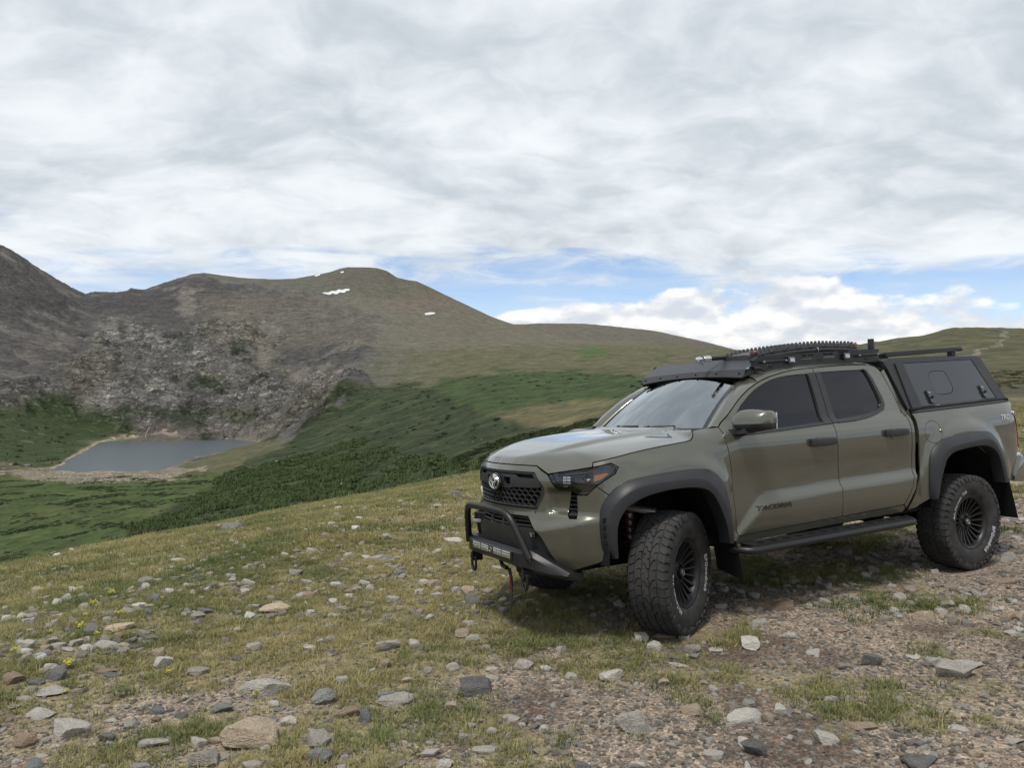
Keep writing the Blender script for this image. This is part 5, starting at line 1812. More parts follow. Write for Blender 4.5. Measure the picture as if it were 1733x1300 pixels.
def build_wheels(T):
    R0, W = 0.430, 0.142
    # carcass: outer side is -y
    prof = [(0.236, -0.112), (0.250, -0.126), (0.285, -0.140), (0.330, -0.146), (0.368, -0.142), (0.398, -0.134), (0.414, -0.120), (0.419, -0.09), (0.420, 0.0)]
    prof = prof + [(r, -h) for r, h in prof[-2::-1]]
    tb = MB().lathe(prof, 96, 'y')
    tyre_me = tb.mesh('tyre', 40)
    # tread blocks
    crown = lambda y: R0 - 0.006 * (y / 0.10) ** 2 - (0.0 if abs(y) < 0.112 else 0.30 * (abs(y) - 0.112))
    N = 46
    p = 2 * math.pi / N
    tr = MB()
    rows = [(-0.083, -0.030, 0.5, 0.55), (-0.030, 0.026, 0.0, -0.55), (0.026, 0.083, 0.45, 0.55)]
    g = 0.0050

    def blk(yl, yr, f0, f1, rad=0.0, nk=4, drop=0.0105):
        """block between lateral lines yl/yr (functions of angle) and angular lines f0/f1 (functions of t)"""
        top, bot = [], []
        ts = np.linspace(0, 1, nk)
        ring = [(t, 0) for t in ts] + [(t, 1) for t in ts[::-1]]
        for t, e in ring:
            y = yl + (yr - yl) * t
            th = f1(t) if e else f0(t)
            cy = (yl + yr) / 2
            r = crown(y) + rad
            top.append((r * math.cos(th), y, r * math.sin(th)))
            y2 = cy + (y - cy) * 1.05
            tc = (f0(0.5) + f1(0.5)) / 2
            th2 = tc + (th - tc) * 1.05
            r2 = crown(y) - drop
            bot.append((r2 * math.cos(th2), y2, r2 * math.sin(th2)))
        n = len(ring)
        F = [tuple(range(n))] + [(i, (i + 1) % n, n + (i + 1) % n, n + i) for i in range(n)]
        # split the top into quads
        m = nk
        F = [(i, i + 1, n - 2 - i, n - 1 - i) for i in range(m - 1)] + F[1:]
        tr.add(top + bot, F)
    zz = [0, 0.9, 0.1, 1.0]
    for y0, y1, ph, sl in rows:
        for i in range(N):
            base = (i + ph) * p
            jit = 0.10 * p * (((i * 7) % 5) - 2) / 2
            wav = lambda t: p * (sl * (t - 0.5) + 0.20 * math.sin(t * 2 * math.pi * 1.0 + ph * 3))
            f0 = lambda t: base + jit + wav(t) + g / R0
            f1 = lambda t: base + p + (0.10 * p * ((((i + 1) * 7) % 5) - 2) / 2) + wav(t) - g / R0
            # two halves, kinked like interlocking hooks
            blk(y0 + g * 0.8 + 0.005 * (i % 2), y1 - g * 0.8 - 0.004 * ((i + 1) % 2), f0, f1)
    for sgn in (-1, 1):
        for i in range(N):
            base = (i + (0.25 if sgn < 0 else 0.75)) * p
            wav = lambda t: p * 0.28 * math.sin(t * 2.2)
            f0 = lambda t: base + wav(t) + g / R0
            f1 = lambda t: base + p + wav(t) - g * 1.3 / R0
            ya, yb = 0.086 * sgn, (0.140 if i % 2 else 0.134) * sgn
            blk(ya, yb, f0, f1, 0.0, 5)
            # lug running down the shoulder onto the side wall
            ln = 0.372 if i % 2 else 0.386
            a0, a1 = base + wav(1) + g * 1.6 / R0, base + p * (0.98 if i % 2 else 0.9) + wav(1) - g * 1.6 / R0
            V, F = [], []
            pr = [(0.4215, 0.136), (0.408, 0.1435), (0.392, 0.1465), (ln, 0.1475)]
            pi_ = [(0.405, 0.120), (0.396, 0.130), (0.384, 0.136), (ln - 0.003, 0.139)]
            for (r, h), (r2, h2) in zip(pr, pi_):
                V += [(r * math.cos(a0), h * sgn, r * math.sin(a0)), (r * math.cos(a1), h * sgn, r * math.sin(a1)),
                      (r2 * math.cos(a0 - 0.004), h2 * sgn, r2 * math.sin(a0 - 0.004)), (r2 * math.cos(a1 + 0.004), h2 * sgn, r2 * math.sin(a1 + 0.004))]
            for k in range(3):
                o = 4 * k
                F += [(o, o + 1, o + 5, o + 4), (o, o + 4, o + 6, o + 2), (o + 1, o + 3, o + 7, o + 5)]
            F += [(12, 13, 15, 14)]
            tr.add(V, F)
    tread_me = tr.mesh('tread', 25)
    # rim: barrel, lip and spokes
    rm = MB().lathe([(0.214, 0.10), (0.205, -0.02), (0.207, -0.090), (0.214, -0.108), (0.226, -0.118), (0.236, -0.121), (0.240, -0.115), (0.238, -0.10)], 72, 'y')
    rm.lathe([(0.2355, -0.123), (0.2405, -0.119)], 72, 'y')
    rim_me = rm.mesh('rim', 30)
    face = MB()
    face.lathe([(0.208, -0.012), (0.10, -0.018), (0.0001, -0.018)], 48, 'y')
    face_me = face.mesh('brake_backing', 30)
    sp = MB()
    ns = 20
    for i in range(ns):
        a = 2 * math.pi * i / ns
        rws = []
        for t in np.linspace(0, 1, 7):
            r = 0.072 + (0.209 - 0.072) * t
            w = 0.0085 + 0.0025 * t ** 2
            y = -0.058 - 0.040 * t ** 1.6
            c, s = math.cos(a), math.sin(a)
            f = lambda dx, dy: (r * c - dx * s, y + dy, r * s + dx * c)
            rws.append([f(-w, 0.026), f(-w * 0.75, 0.0), f(w * 0.75, 0.0), f(w, 0.026)])
        sp.loft(rws, True)
    sp.lathe([(0.082, -0.03), (0.082, -0.054), (0.076, -0.062), (0.050, -0.066), (0.048, -0.050), (0.034, -0.050)], 48, 'y')
    spoke_me = sp.mesh('spokes', 30)
    cap_me = MB().lathe([(0.036, -0.045), (0.036, -0.082), (0.031, -0.088), (0.0001, -0.089)], 32, 'y').mesh('hub_cap', 30)
    cm = MB()
    cm.tube([(0.022 * math.cos(a), -0.0895, 0.022 * math.sin(a)) for a in np.linspace(0, 2 * math.pi, 25)[:-1]], 0.0022, 6, closed=True)
    cm.tube([(0.010 * math.cos(a), -0.0895, 0.004 + 0.010 * math.sin(a)) for a in np.linspace(0, 2 * math.pi, 17)[:-1]], 0.002, 6, closed=True)
    cm.tube([(-0.014, -0.0895, -0.010), (0.014, -0.0895, -0.010)], 0.002, 6)
    capm_me = cm.mesh('hub_mark')
    ln = MB().lathe([(0.0115, -0.045), (0.0115, -0.066), (0.008, -0.072), (0.0001, -0.072)], 6, 'y')
    lug_me = ln.mesh('lug_nut', 20)
    ln_mat = STEEL

    def letters(txt, a_mid, size, r0, sp=1.0):
        """curved raised lettering, clockwise as seen from the outer side (-y)"""
        V, F = text_shape(txt, size, 0.12, 0.0012, sp)
        # seen from -y: +x is to the right; clockwise = angle decreasing from +z
        Rl = r0 + V[:, 1]
        ang = math.radians(a_mid) + V[:, 0] / (r0 + size * 0.35)
        x, z = Rl * np.sin(ang), Rl * np.cos(ang)
        hh = np.interp(Rl, [0.250, 0.285, 0.330, 0.368], [-0.126, -0.140, -0.146, -0.142]) - 0.0022
        mb = MB()
        mb.add(np.stack([x, hh, z], 1), F)
        return mb.mesh('side_lettering', recalc=False)

    specs = [('front', 0.0, -1, 27.0, 100, -112), ('rear', 3.35, -1, 0.0, 128, -48), ('front', 0.0, 1, 27.0, 90, -90), ('rear', 3.35, 1, 0.0, 60, -120)]
    for nm, x, sd, steer, a1, a2 in specs:
        w = empty('wheel', (x, sd * 0.828, 0.4285), T)
        w.rotation_euler = (0, 0, math.radians(steer) + (math.pi if sd > 0 else 0))
        t = link('tyre', tyre_me, TYRE, w)
        td = link('tread', tread_me, TREAD, w)
        td['kind'] = 'stuff'
        link('rim', rim_me, RIMM, w)
        link('spokes', spoke_me, RIMM, w)
        link('brake_backing', face_me, DARK, w)
        link('hub_cap', cap_me, RIMM, w)
        link('hub_mark', capm_me, STEELB, w)
        for i in range(6):
            a = math.pi / 6 + i * math.pi / 3
            o = link('lug_nut', lug_me, ln_mat, w)
            o.location = (0.062 * math.cos(a), -0.004, 0.062 * math.sin(a))
        if sd < 0:
            link('side_lettering', letters('BFGoodrich', a1, 0.050, 0.285, 1.12), WHITEL, w)
            link('side_lettering', letters('All-Terrain T/A', a2, 0.046, 0.280, 1.12), WHITEL, w)


def build_canopy(T):
    yc = lambda z: -0.885 + 0.42 * (z - 1.46)
    c = empty('bed_canopy', (0, 0, 0), T)
    out = [(2.648, 1.462), (2.600, 1.905), (2.66, 1.925), (3.99, 1.950), (4.075, 1.935), (4.170, 1.515)]
    sec = lambda a, b: np.stack([a, yc(b), b], -1)
    door = [(2.853, 1.487), (2.862, 1.888), (3.918, 1.917), (4.018, 1.530)]
    panel('canopy_side', out, STEEL, c, sec, [door], 0.08, 0.0, 0.03)
    win = round_poly([(3.142, 1.803), (3.395, 1.817), (3.432, 1.770), (3.425, 1.598), (3.160, 1.583), (3.128, 1.62)], 2)
    dp = panel('canopy_door', inset(door, 0.005), PANELG, c, lambda a, b: sec(a, b) + np.array([0, 0.004, 0]), [win], 0.08, 0.0, 0.01)
    panel('canopy_window', inset(win, 0.005), PANELW, dp[0], lambda a, b: sec(a, b) + np.array([0, 0.006, 0]), (), 0.06, 0.0, 0.0, mirror_parent=dp[1])
    for x, z in ((3.022, 1.577), (3.848, 1.605)):
        def lt():
            mb = MB()
            rows = [[(x - 0.033 + 0 * h, yc(z + h) - 0.001, z + h), (x - 0.030, yc(z + h) - 0.014, z + h), (x + 0.030, yc(z + h) - 0.014, z + h), (x + 0.033, yc(z + h) - 0.001, z + h)] for h in (-0.056, -0.05, 0.05, 0.056)]
            mb.loft(rows)
            return mb
        l_ = both(lt, 'door_latch', GLOSSB, dp)
        def kh():
            mb = MB()
            mb.lathe([(0.001, -0.008), (0.011, -0.007), (0.013, 0.0)], 12, 'y', (x - 0.004, yc(z + 0.03) - 0.014, z + 0.03))
            return mb
        both(kh, 'latch_lock', STEELB, l_)
        def kp():
            mb = MB()
            mb.box((x, yc(z - 0.015) - 0.016, z - 0.015), (0.034, 0.008, 0.05), 0.003, (0.39, 0, 0))
            return mb
        both(kp, 'latch_paddle', STEEL, l_)
    # front, roof, rear skins and the sealing strip
    f = MB()
    f.loft([[(2.648 - 0.048 * (z - 1.462) / 0.443, y, z) for y in (yc(z), -0.4, 0.4, -yc(z))] for z in (1.40, 1.462, 1.905)])
    f.build('canopy_front', STEEL, c)
    f = MB()
    f.loft([[(x, yc(z), z), (x, yc(z) + 0.05, z + 0.012), (x, 0, z + 0.03), (x, -yc(z) - 0.05, z + 0.012), (x, -yc(z), z)] for x, z in ((2.600, 1.905), (2.66, 1.925), (3.3, 1.937), (3.99, 1.950), (4.075, 1.935))])
    f.build('canopy_roof', STEEL, c)
    f = MB()
    f.loft([[(4.075 + 0.095 * (1.935 - z) / 0.42, y, z) for y in (yc(z), 0, -yc(z))] for z in (1.935, 1.515)])
    f.build('canopy_tail', STEEL, c)
    def post():
        mb = MB()
        mb.tube([(2.742, yc(1.885) - 0.006, 1.885), (2.700, yc(1.47) - 0.006, 1.47)], 0.006, 6)
        return mb
    both(post, 'canopy_seam', STEEL, c)
    def strip():
        mb = MB()
        mb.tube([(2.66, yc(1.462) - 0.004, 1.468), (3.3, yc(1.48) - 0.006, 1.486), (4.16, yc(1.51) - 0.004, 1.516)], 0.014, 8)
        return mb
    both(strip, 'canopy_seal', DARK, c)
    # flat rack on the canopy
    r_ = MB()
    for y in (-0.60, 0.60):
        r_.box((3.33, y, 1.999), (1.15, 0.035, 0.042), 0.004, (0, -0.045, 0))
    rk = r_.build('canopy_rack', STEEL, c)
    for i in range(6):
        mb = MB()
        x = 2.83 + 0.2 * i
        mb.box((x, 0, 1.99 + 0.045 * (x - 3.33)), (0.05, 1.18, 0.02), 0.004)
        mb.build('rack_crossbar', STEEL, rk)
    for x in (2.80, 3.82):
        for y in (-0.56, 0.56):
            mb = MB()
            mb.box((x, y, 1.962 + 0.02 * (x - 2.8)), (0.07, 0.05, 0.045), 0.006)
            mb.build('rack_foot', STEEL, rk)
    mb = MB()
    mb.tube([(2.66, -0.60, 1.972), (2.80, -0.60, 1.985)], 0.016, 8)
    mb.box((3.87, -0.60, 2.020), (0.09, 0.05, 0.03), 0.01)
    mb.build('rack_clamp', STEEL, rk)


def build_rack(T):
    Y = -0.655
    rk = empty('roof_rack', (0, 0, 0), T)
    side = [(0.945, 1.795), (1.13, 1.962), (1.70, 1.990), (2.337, 2.016), (2.612, 2.020), (2.603, 1.908), (2.0, 1.893), (1.38, 1.872), (1.15, 1.842)]
    slot = lambda x0, z0, x1, z1, h=0.0045: [(x0, z0 - h), (x1, z1 - h), (x1, z1 + h), (x0, z0 + h)]
    holes = [slot(1.605, 1.940, 1.752, 1.944), slot(1.890, 1.952, 2.034, 1.956), slot(1.625, 1.966, 1.68, 1.968), slot(1.70, 1.969, 1.765, 1.972), slot(1.885, 1.976, 1.935, 1.978), slot(1.95, 1.978, 2.005, 1.98), slot(2.07, 1.995, 2.2, 1.999)]
    for x0 in (1.795, 1.822, 1.849, 1.225, 1.250, 2.395, 2.420):
        z0 = 1.952 if 1.5 < x0 < 2 else (1.892 if x0 < 1.5 else 1.945)
        hh = 0.040 if 1.5 < x0 < 2 else 0.028
        holes.append([(x0, z0), (x0 + 0.009, z0), (x0 + 0.030, z0 - hh), (x0 + 0.021, z0 - hh)])
    sp = panel('rack_side_plate', side, STEEL, rk, lambda a, b: np.stack([a, np.full_like(np.asarray(a, float), Y), b], -1), holes, 0.06, 0.0, 0.006)
    for x in (1.25, 1.5, 1.75, 2.0, 2.25, 2.52):
        mb = MB()
        mb.box((x, 0, 1.962 + 0.035 * (x - 1.3)), (0.055, 1.29, 0.024), 0.004)
        mb.build('rack_crossbar', STEEL, rk)
    for x0, z0, x1, z1 in ((1.150, 1.914, 1.399, 1.925), (2.297, 1.961, 2.542, 1.972)):
        def gh():
            mb = MB()
            mb.tube([(x0, Y + 0.01, z0), (x0, Y - 0.030, z0), (x1, Y - 0.030, z1), (x1, Y + 0.01, z1)], 0.0105, 8)
            return mb
        hd = both(gh, 'grab_handle', STEEL, rk)
        for xx, zz in ((x0, z0), (x1, z1)):
            def bl():
                mb = MB()
                mb.lathe([(0.001, -0.006), (0.008, -0.005), (0.009, 0.0)], 8, 'y', (xx, Y - 0.041, zz))
                return mb
            both(bl, 'handle_bolt', STEELB, hd)
    for x, z in ((1.478, 1.928), (2.151, 1.957)):
        def pod():
            mb = MB()
            mb.box((x, Y - 0.016, z), (0.076, 0.032, 0.056), 0.006)
            return mb
        po = both(pod, 'side_pod_lamp', GLOSSB, rk)
        def pl():
            mb = MB()
            mb.box((x, Y - 0.033, z + 0.001), (0.052, 0.005, 0.034), 0.004)
            return mb
        both(pl, 'pod_lens', LEDW, po)
    # wind fairing: two folded faces
    f = MB()
    rows = []
    for y in np.linspace(-0.652, 0.652, 13):
        q = 1 - (y / 0.652) ** 2
        rows.append([(0.990 - 0.03 * q, y, 1.800 + 0.030 * q), (0.960 - 0.03 * q, y, 1.794 + 0.030 * q), (0.988 - 0.035 * q, y, 1.860 + 0.010 * q), (1.148 - 0.035 * q, y, 1.964), (1.160 - 0.035 * q, y, 1.954)])
    f.loft(rows)
    fa = f.build('wind_fairing', PANELG_MATTE, rk, 15)
    for y in (-0.60, -0.36, -0.12, 0.12, 0.36, 0.60):
        q = 1 - (y / 0.652) ** 2
        mb = MB()
        mb.box((0.972 - 0.033 * q, y, 1.828 + 0.018 * q), (0.012, 0.012, 0.012), 0.002, (0, -0.6, 0))
        mb.build('fairing_bolt', DARK, fa)
    mb = MB()
    mb.tube([(0.975 - 0.03 * (1 - (y / 0.652) ** 2), y, 1.790 + 0.030 * (1 - (y / 0.652) ** 2)) for y in np.linspace(-0.65, 0.65, 15)], 0.010, 6)
    mb.build('fairing_seal', DARK, fa)
    for sd in (-1, 1):
        mb = MB()
        mb.tube([(1.06, sd * 0.668, 1.868), (1.10, sd * 0.690, 1.862)], 0.016, 8)
        mb.tube([(1.10, sd * 0.690, 1.862), (1.14, sd * 0.70, 1.845)], 0.011, 8)
        mb.build('rack_clamp', STEEL, rk)
    # short antenna on the rack
    an = MB()
    an.lathe([(0.001, 2.116), (0.025, 2.116), (0.027, 2.108), (0.027, 2.016), (0.033, 2.008)], 20, 'z', (2.583, -0.60, 0))
    an.build('antenna_stub', STEEL, rk)


PANELW = mat('canopy_window_pane', (0.028, 0.031, 0.037), 0.04, spec=0.6)
PANELG_MATTE = plastic_material('fairing_coat', (0.034, 0.036, 0.042), 0.42, 0.06, 600)
TRUCK = build_truck()


def truck_point(x, y, z):
    return Vector(TR_M @ np.array([x, y, z]) + TR_T)


def build_loads():
    """things strapped on the roof rack"""
    MX = Matrix.Translation(Vector(TR_T)) @ Matrix(TR_M.tolist()).to_4x4()
    BOARD = plastic_material('board_plastic', (0.035, 0.038, 0.044), 0.45, 0.12)
    zb = pchip([1.02, 1.10, 1.22, 1.42, 1.66, 1.96, 2.24, 2.42, 2.5], [1.930, 1.940, 1.964, 1.991, 2.013, 2.028, 2.027, 2.012, 2.004])
    lab = ['upper black traction board with rows of cleats, strapped on the roof rack', 'lower black traction board stacked under another on the roof rack']
    for k, dz in ((0, 0.026), (1, 0.0)):
        b = empty('traction_board')
        b.matrix_world = MX
        tag(b, lab[k], 'recovery board', 'traction boards on the roof rack')
        mb = MB()
        y0, y1 = -0.615, -0.285
        rows = []
        xs = np.linspace(1.10, 2.42, 40)
        for x in xs:
            e = 1.0 if 1.17 < x < 2.36 else 0.80
            ym, hw = (y0 + y1) / 2, (y1 - y0) / 2 * e
            z = zb(x) + dz
            rows.append([(x, ym - hw, z - 0.012), (x, ym - hw, z + 0.008), (x, ym - hw + 0.03, z + 0.016), (x, ym + hw - 0.03, z + 0.016), (x, ym + hw, z + 0.008), (x, ym + hw, z - 0.012)])
        mb.loft(rows, True)
        mb.F.append(tuple(range(6)))
        mb.F.append(tuple(len(mb.V) - 6 + i for i in range(6))[::-1])
        mb.build('board_body', BOARD, b, 30)
        if k == 0:
            cl = MB()
            for x in np.arange(1.13, 2.40, 0.0465):
                for y in (-0.590, -0.315):
                    z = zb(x) + dz + 0.014
                    h = 0.030
                    V = [(x - 0.012, y - 0.012, z), (x + 0.012, y - 0.012, z), (x + 0.012, y + 0.012, z), (x - 0.012, y + 0.012, z),
                         (x - 0.006, y - 0.006, z + h), (x + 0.006, y - 0.006, z + h), (x + 0.006, y + 0.006, z + h), (x - 0.006, y + 0.006, z + h)]
                    cl.add(V, [(4, 5, 6, 7), (0, 1, 5, 4), (1, 2, 6, 5), (2, 3, 7, 6), (3, 0, 4, 7)])
            c_ = cl.build('board_cleats', BOARD, b, 20)
            c_['kind'] = 'stuff'
            for x in (1.155, 2.365):
                mb = MB()
                mb.box((x, -0.575, zb(x) + dz + 0.026), (0.045, 0.05, 0.020), 0.006)
                mb.build('mounting_pin', mat('orange_pin', (0.55, 0.10, 0.02), 0.5), b)
            # raised ribs on the flank
            for i, x in enumerate(np.arange(1.30, 2.28, 0.155)):
                mb = MB()
                z = zb(x) + dz
                mb.prism([(x, z - 0.004), (x + 0.05, z + 0.030), (x + 0.062, z + 0.030), (x + 0.012, z - 0.004)], lambda a, c: (a, -0.612, c), lambda a, c: (a, -0.624, c))
                mb.build('board_rib', BOARD, b)
    # flexible hose lying along the boards, held by a pale strap
    for dz, nm, lb in ((-0.012, 'mounting_rail', 'thin black rail running under the traction boards on the roof rack'),):
        mb = MB()
        mb.tube([(x, -0.640, zb(x) + dz) for x in np.linspace(1.06, 2.44, 30)], 0.013, 8)
        o = mb.build(nm, STEEL)
        o.matrix_world = MX
        tag(o, lb, 'rail')
        s = MB()
        s.tube([(1.83, -0.640 + 0.017 * math.cos(a), zb(1.83) + dz + 0.020 * math.sin(a)) for a in np.linspace(0, 2 * math.pi, 17)[:-1]], 0.004, 6, closed=True)
        s.build('tie_strap', STEELB, o)
    rod = empty('rod_tube')
    rod.matrix_world = MX
    tag(rod, 'slim black rod tube with a shiny metal end on the roof rack', 'rod holder')
    mb = MB()
    mb.tube([(0.945, -0.30, 1.972), (1.62, -0.30, 2.000)], 0.019, 12)
    mb.build('tube_body', STEEL, rod)
    mb = MB()
    mb.tube([(0.945, -0.30, 1.972), (0.87, -0.30, 1.968)], 0.024, 16)
    mb.tube([(0.862, -0.30, 1.968), (0.835, -0.30, 1.966), (0.805, -0.30, 1.964), (0.795, -0.30, 1.963)], [0.014, 0.024, 0.020, 0.004], 14)
    mb.build('tube_end', CHROME, rod)
    mb = MB()
    mb.tube([(0.845, -0.312, 1.955), (0.85, -0.312, 1.930), (0.862, -0.31, 1.918)], 0.008, 8)
    mb.tube([(0.835, -0.30 + 0.016 * math.cos(a), 1.945 + 0.016 * math.sin(a)) for a in np.linspace(0, 2 * math.pi, 13)[:-1]], 0.004, 6, closed=True)
    mb.build('reel', STEELB, rod)
    for x in (1.27, 1.5):
        mb = MB()
        mb.box((x, -0.30, 1.965 + 0.02 * (x - 1.2)), (0.05, 0.05, 0.03), 0.006)
        mb.build('tube_mount', STEEL, rod)


build_loads()

# ------------------------------------------------------------------ scattering helper (only for uncountable stuff)
def scatter(name, P, scl, tint, src_meshes, material, label, cat, tilt=0.0, normal_up=True):
    """one stuff object per call: points with rotation, scale and tint, each carrying one of the source meshes"""
    n = len(P)
    me = bpy.data.meshes.new(name)
    me.vertices.add(n)
    me.vertices.foreach_set('co', np.asarray(P, np.float32).ravel())
    rot = np.stack([rng.normal(0, 1, n) * tilt, rng.normal(0, 1, n) * tilt, rng.uniform(0, 2 * np.pi, n)], 1)
    a = me.attributes.new('rot', 'FLOAT_VECTOR', 'POINT')
    a.data.foreach_set('vector', rot.astype(np.float32).ravel())
    scl = np.asarray(scl, float)
    if scl.ndim == 1:
        scl = np.repeat(scl[:, None], 3, 1)
    a = me.attributes.new('scl', 'FLOAT_VECTOR', 'POINT')
    a.data.foreach_set('vector', scl.astype(np.float32).ravel())
    a = me.attributes.new('tint', 'FLOAT_COLOR', 'POINT')
    a.data.foreach_set('color', np.concatenate([tint, np.ones((n, 1))], 1).astype(np.float32).ravel())
    a = me.attributes.new('pick', 'INT', 'POINT')
    a.data.foreach_set('value', rng.integers(0, len(src_meshes), n).astype(np.int32))
    o = bpy.data.objects.new(name, me)
    COL.objects.link(o)
    me.materials.append(material)
    ng = bpy.data.node_groups.new(name, 'GeometryNodeTree')
    ng.interface.new_socket('Geometry', in_out='INPUT', socket_type='NodeSocketGeometry')
    ng.interface.new_socket('Geometry', in_out='OUTPUT', socket_type='NodeSocketGeometry')
    N = ng.nodes.new
    gi, go = N('NodeGroupInput'), N('NodeGroupOutput')

    def named(nm, ty):
        x = N('GeometryNodeInputNamedAttribute')
        x.data_type = ty
        x.inputs['Name'].default_value = nm
        return x.outputs['Attribute']
    join = N('GeometryNodeJoinGeometry')
    for k, sm_ in enumerate(src_meshes):
        if not sm_.materials:
            sm_.materials.append(material)
        so = bpy.data.objects.new(name + '_source', sm_)
        oi = N('GeometryNodeObjectInfo')
        oi.inputs['Object'].default_value = so
        m2p = N('GeometryNodeMeshToPoints')
        ng.links.new(gi.outputs[0], m2p.inputs['Mesh'])
        cmp_ = N('FunctionNodeCompare')
        cmp_.data_type = 'INT'
        cmp_.operation = 'EQUAL'
        ng.links.new(named('pick', 'INT'), cmp_.inputs[2])
        cmp_.inputs[3].default_value = k
        iop = N('GeometryNodeInstanceOnPoints')
        ng.links.new(m2p.outputs[0], iop.inputs['Points'])
        ng.links.new(cmp_.outputs[0], iop.inputs['Selection'])
        ng.links.new(oi.outputs['Geometry'], iop.inputs['Instance'])
        e2r = N('FunctionNodeEulerToRotation')
        ng.links.new(named('rot', 'FLOAT_VECTOR'), e2r.inputs[0])
        ng.links.new(e2r.outputs[0], iop.inputs['Rotation'])
        ng.links.new(named('scl', 'FLOAT_VECTOR'), iop.inputs['Scale'])
        ng.links.new(iop.outputs[0], join.inputs[0])
    ng.links.new(join.outputs[0], go.inputs[0])
    md = o.modifiers.new('scatter', 'NODES')
    md.node_group = ng
    tag(o, label, cat, kind='stuff')
    return o


def tint_material(name, rough=0.8, var=(0.7, 1.35), trans=0.0, spec=0.2, noise_scale=30.0, bump=0.0):
    m = mat(name, rough=rough, spec=spec)
    t = NT(m)
    tint = t.attr('tint', 'Color', True)
    p = t.coord('Object')
    n = t.noise(p, noise_scale, 5, 0.65)
    c = t.mix(1.0, tint, t.ramp(n, [(0.25, var[0]), (0.75, var[1])]), 'MULTIPLY')
    t.l(c, t.b.inputs['Base Color'])
    if bump:
        t.l(t.bump(n, 0.8, bump), t.b.inputs['Normal'])
    if trans:
        b2 = t.n('ShaderNodeBsdfTranslucent')
        t.l(c, b2.inputs['Color'])
        mx = t.n('ShaderNodeMixShader')
        mx.inputs[0].default_value = trans
        t.l(t.b.outputs[0], mx.inputs[1])
        t.l(b2.outputs[0], mx.inputs[2])
        out = [x for x in t.nt.nodes if x.type == 'OUTPUT_MATERIAL'][0]
        t.l(mx.outputs[0], out.inputs[0])
    return m


# ------------------------------------------------------------------ rocks
def rock_mesh(seed, flat=0.6, cuts=13, sub=3, rough=0.05):
    r = np.random.default_rng(seed)
    bm = bmesh.new()
    bmesh.ops.create_icosphere(bm, subdivisions=sub, radius=1.0)
    V = np.array([v.co[:] for v in bm.verts])
    st = np.array([1.0, r.uniform(0.62, 0.95), 1.0])
    V = V * st
    for k in range(cuts):
        n = r.normal(0, 1, 3)
        if k == 0:
            n = np.array([r.normal(0, 0.15), r.normal(0, 0.15), 1.0])
        n /= np.linalg.norm(n)
        d = r.uniform(0.42, 0.80) if k else r.uniform(0.35, 0.6)
        h = V @ n - d
        V = V - np.outer(np.maximum(h, 0), n) * r.uniform(0.9, 1.0)
    # uneven edges
    q = V * 2.7 + seed
    nz = np.sin(q[:, 0] * 2.1 + 1.3 * np.sin(q[:, 1] * 1.7)) * np.cos(q[:, 2] * 2.3 + np.sin(q[:, 0] * 3.1)) + 0.5 * np.sin(q[:, 1] * 5.3 + q[:, 2] * 4.1)
    V = V * (1 + rough * nz)[:, None]
    V[:, 2] *= flat
    V[:, :2] /= np.abs(V[:, :2]).max()
    V[:, 2] /= np.abs(V[:, 2]).max()
    for v, c in zip(bm.verts, V):
        v.co = c
    me = bpy.data.meshes.new('rock')
    bm.to_mesh(me)
    bm.free()
    me.polygons.foreach_set('use_smooth', np.ones(len(me.polygons), bool))
    me.set_sharp_from_angle(angle=math.radians(24))
    return me


def rock_material(name, c0, c1, c2, streak=0.0):
    m = mat(name, c0, 0.88, spec=0.25)
    t = NT(m)
    p = t.coord('Object')
    oi = t.n('ShaderNodeObjectInfo')
    sh = t.n('ShaderNodeVectorMath', operation='ADD')
    t.l(p, sh.inputs[0])
    cr = t.n('ShaderNodeCombineXYZ')
    t.l(t.math('MULTIPLY', oi.outputs['Random'], 37.0), cr.inputs[0])
    t.l(cr.outputs[0], sh.inputs[1])
    p = sh.outputs[0]
    n1 = t.noise(p, 2.2, 8, 0.66)
    n2 = t.noise(p, 9.0, 6, 0.7)
    col = t.mix(t.ramp(n1, [(0.34, 0.0), (0.62, 1.0)]), c0, c1)
    col = t.mix(t.ramp(n2, [(0.55, 0.0), (0.72, 1.0)]), col, c2)
    spk = t.voro(p, 26, 'F1', 'Color')
    col = t.mix(1.0, col, t.ramp(spk, [(0.0, 0.66), (0.5, 1.0), (1.0, 1.42)]), 'MULTIPLY')
    if streak:
        w = t.n('ShaderNodeTexWave')
        w.inputs['Scale'].default_value = 2.6
        w.inputs['Distortion'].default_value = 14.0
        w.inputs['Detail'].default_value = 4.0
        t.l(p, w.inputs['Vector'])
        col = t.mix(t.math('MULTIPLY', t.ramp(w.outputs['Fac'], [(0.62, 0.0), (0.95, 1.0)]), streak * 0.7), col, (0.42, 0.41, 0.38))
    col = t.mix(1.0, col, t.ramp(oi.outputs['Random'], [(0.0, 0.78), (1.0, 1.2)]), 'MULTIPLY')
    t.l(col, t.b.inputs['Base Color'])
    h = t.math('ADD', t.math('MULTIPLY', n1, 1.0), t.math('MULTIPLY', n2, 0.5))
    t.l(t.bump(h, 0.75, 0.09), t.b.inputs['Normal'])
    return m


